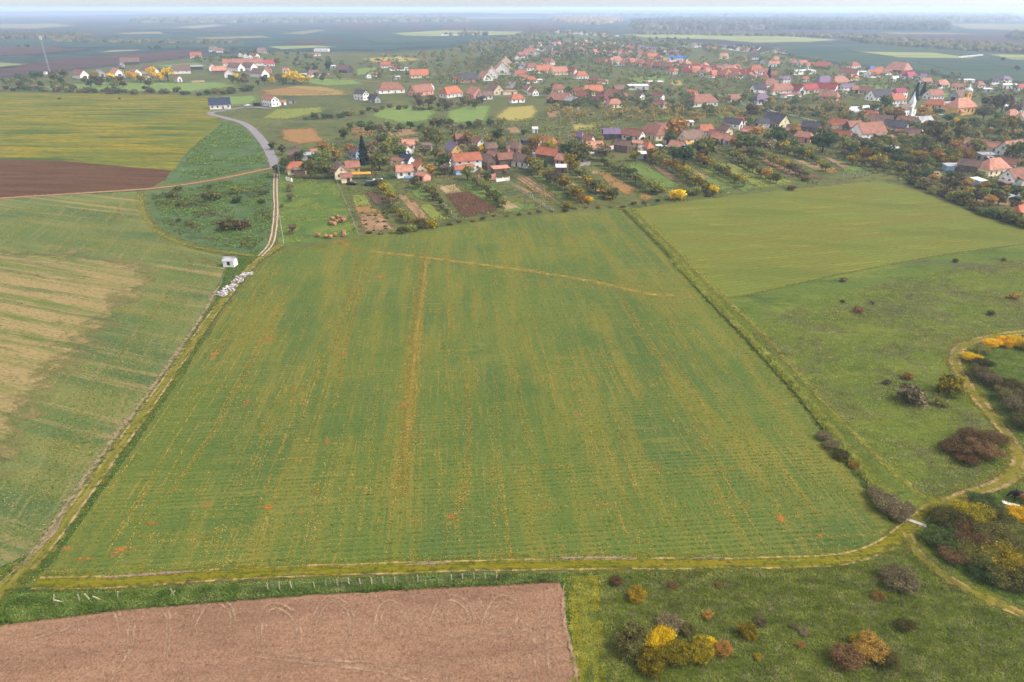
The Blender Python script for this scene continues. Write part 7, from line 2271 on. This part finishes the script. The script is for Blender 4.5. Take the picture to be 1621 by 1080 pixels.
for mt, n, thr in ((WD, 7000, 0.0), (RB, 4200, 0.1), (GM, 6500, 0.06), (OL, 2500, 0.14)):
    clumps('garden_weeds', VG, n * 2, 0.42, mt, mask=(11.0, thr), h=0.6, flat=0.7)
vs, vg = [], []
for c, wd in TRACKS:
    d_ = np.gradient(c, axis=0)
    ln = np.linalg.norm(d_, axis=1)
    nrm_ = np.stack([-d_[:, 1], d_[:, 0]], 1) / ln[:, None]
    m_ = int(ln.sum() * wd * 7)
    i_ = nr.integers(0, len(c), m_)
    off = (nr.random(m_) * 2 - 1) * wd * 0.62
    ok = (np.abs(np.abs(off) / wd * 2 - 0.42) > 0.14) | (nr.random(m_) < 0.15)
    p_ = c[i_] + d_[i_] * (nr.random(m_) - 0.5)[:, None] + nrm_[i_] * off[:, None]
    p_ = p_[ok & (p_[:, 1] < 260)]
    q_ = nr.random(len(p_)) < 0.68
    vs.append(p_[q_])
    vg.append(p_[~q_])
clumps('verge_grass', None, 0, 0.06, OL, pts=np.vstack(vs), h=0.08, flat=0.6)
clumps('verge_grass', None, 0, 0.06, GR2, pts=np.vstack(vg), h=0.1, flat=0.7)
UP = [(-60, 250), (-60, 165), (330, 165), (330, 200), (280, 260)]
hp_ = np.vstack([np.array(G(u, v))[None] + nr.normal(size=(14, 2)) * 0.3 for u, v in [(572, 338), (578, 350), (580, 356), (584, 342), (594, 342), (608, 338), (612, 346), (608, 352), (610, 359), (611, 363), (592, 366), (588, 330), (604, 334), (598, 352)]])
clumps('withered_plants', None, 0, 0.22, blade_mat('withered_stems', S(60, 56, 50), S(84, 78, 68), S(104, 96, 84)), pts=hp_, h=0.3, flat=0.8)
# the crop itself: short blades in drilled rows, straw and gaps along the wheel lines
WP = [G(*p) for p in WHEAT]
AX = np.array([math.cos(ROW), math.sin(ROW)])
AY = np.array([-AX[1], AX[0]])
def spare(pts, names, keep):
    for nm, pl in SPOTS:
        if nm in names:
            ins = in_poly(pts[:, 0], pts[:, 1], pl)
            pts = pts[~ins | (nr.random(len(pts)) < keep)]
    return pts


pts = spare(scatter_world(WP, 62000), ('mud_patch', 'dry_patch'), 0.1)
for c, wd in MARKS:
    if wd > 1.5:
        d2 = np.full(len(pts), 1e9)
        for q_ in c:
            d2 = np.minimum(d2, ((pts - q_) ** 2 * np.array([1.0, 1.0])).sum(1))
        pts = pts[(d2 > (wd * 0.45) ** 2) | (nr.random(len(pts)) < 0.25)]
near = nr.random(len(pts)) < np.clip(95.0 / np.maximum(pts[:, 1], 1), 0.2, 1.0) ** 1.2
pts = pts[near]
q = pts @ AX
pts = pts + AX[None] * ((np.round(q / 0.9) * 0.9 - q) * 0.72)[:, None]
clumps('crop_plants', None, 0, 0.1, CR, pts=pts, h=0.04, flat=0.35)
seg = []
for k in range(46):
    c0 = scatter_world(WP, 1)[0]
    L_ = rng.uniform(25, 120)
    wd = rng.choice([0.14, 0.2, 0.2, 0.35, 0.9])
    m_ = int(L_ * rng.uniform(5, 11))
    tt = (nr.random(m_) - 0.5) * L_
    gap = np.array([mnoise.noise(Vector((q_ / 7.0, k * 9.1, 2.2))) for q_ in tt]) > -0.12
    tt = tt[gap]
    seg.append(c0 + AX[None] * tt[:, None] + nr.normal(size=(len(tt), 2)) * wd * 0.5)
for k in range(800):
    c0 = scatter_world(WP, 1)[0]
    L_ = rng.uniform(3, 26)
    dirn = AX if rng.random() < 0.8 else AY * 0.6
    m_ = int(L_ * rng.uniform(2.0, 5.0))
    tt = nr.random(m_) - 0.5
    wdt = rng.choice([0.15, 0.3, 0.6, 1.2])
    seg.append(c0 + dirn[None] * (tt * L_)[:, None] + nr.normal(size=(m_, 2)) * wdt * 0.5)
for c, wd in MARKS:
    m_ = int(len(c) * 2 * (5 + 8 * wd))
    idx = nr.integers(0, len(c), m_)
    seg.append(c[idx] + nr.normal(size=(m_, 2)) * wd * np.array([0.3, 0.8]))
for nm, pl in SPOTS:
    if nm == 'dry_patch':
        seg.append(scatter_world(pl, 50))
seg = np.vstack(seg)
seg = seg[in_poly(seg[:, 0], seg[:, 1], WP)]
clumps('crop_straw', None, 0, 0.085, ST, pts=seg, h=0.03, flat=0.3)
LP = [G(*p) for p in [(0, 330), (215, 318), (236, 352), (290, 396), (352, 412), (340, 440), (300, 505), (225, 615), (136, 735), (40, 860), (-30, 900), (-30, 500)]]
pts = spare(scatter_world(LP, 45000), ('bare_crop_strip',), 0.12)
pts = pts[nr.random(len(pts)) < np.clip(95.0 / np.maximum(pts[:, 1], 1), 0.2, 1.0) ** 1.2]
clumps('crop_plants', None, 0, 0.1, CR, pts=pts, h=0.04, flat=0.35)
clumps('crop_straw', LP, 18000, 0.09, ST, world=True, mask=(16.0, 0.0), h=0.03, flat=0.3)
PP = [G(*p) for p in [(0, 1000), (200, 970), (500, 946), (760, 932), (884, 928), (892, 1000), (908, 1090), (-60, 1110)]]
CL = blade_mat('soil_clods', S(140, 106, 86, 0.7), S(164, 126, 102, 0.7), S(180, 144, 118, 0.7), S(222, 196, 172, 0.7))
clumps('soil_clods', PP, 30000, 0.05, CL, world=True, h=0.04, flat=0.5)
# standing dry stalks of the brown plot, in rows
(ax, ay), (bx, by), (cx, cyy), (dx, dy) = G(706, 309), G(742, 305), G(788, 334), G(736, 345)
P = []
for i in range(26):
    for j in range(70):
        s, t = i / 25, j / 69
        x0, y0 = ax + (dx - ax) * t, ay + (dy - ay) * t
        x1, y1 = bx + (cx - bx) * t, by + (cyy - by) * t
        P.append((x0 + (x1 - x0) * s + rng.gauss(0, .06), y0 + (y1 - y0) * s + rng.gauss(0, .1), rng.uniform(0.7, 1.5)))
m = MB()
for x, y, h in P:
    a = rng.uniform(0, 3.1)
    w_ = 0.11
    c_, s_ = math.cos(a) * w_, math.sin(a) * w_
    m.add([(x - c_, y - s_, 0), (x + c_, y + s_, 0), (x + rng.gauss(0, .12), y + rng.gauss(0, .12), h)], [(0, 1, 2)])
    m.add([(x + s_, y - c_, 0), (x - s_, y + c_, 0), (x + rng.gauss(0, .15), y + rng.gauss(0, .15), h * .8)], [(0, 1, 2)])
tag(m.build('dry_stalks', LEAF['dry']), kind='stuff')

# ------------------------------------------------------------------ haze
HAZE_DENSITY = 1.65e-4
hz_m, t, out = new_mat('haze')
pv = N(t, 'ShaderNodeVolumePrincipled')
pv.inputs['Color'].default_value = (0.60, 0.75, 1.0, 1)
pv.inputs['Density'].default_value = HAZE_DENSITY
pv.inputs['Anisotropy'].default_value = 0.2
t.links.new(pv.outputs[0], out.inputs['Volume'])
m = MB()
m.box(-27000, 27000, -500, 27000, -1.5, 76)
hb = m.build('haze', hz_m)
hb['kind'] = 'stuff'
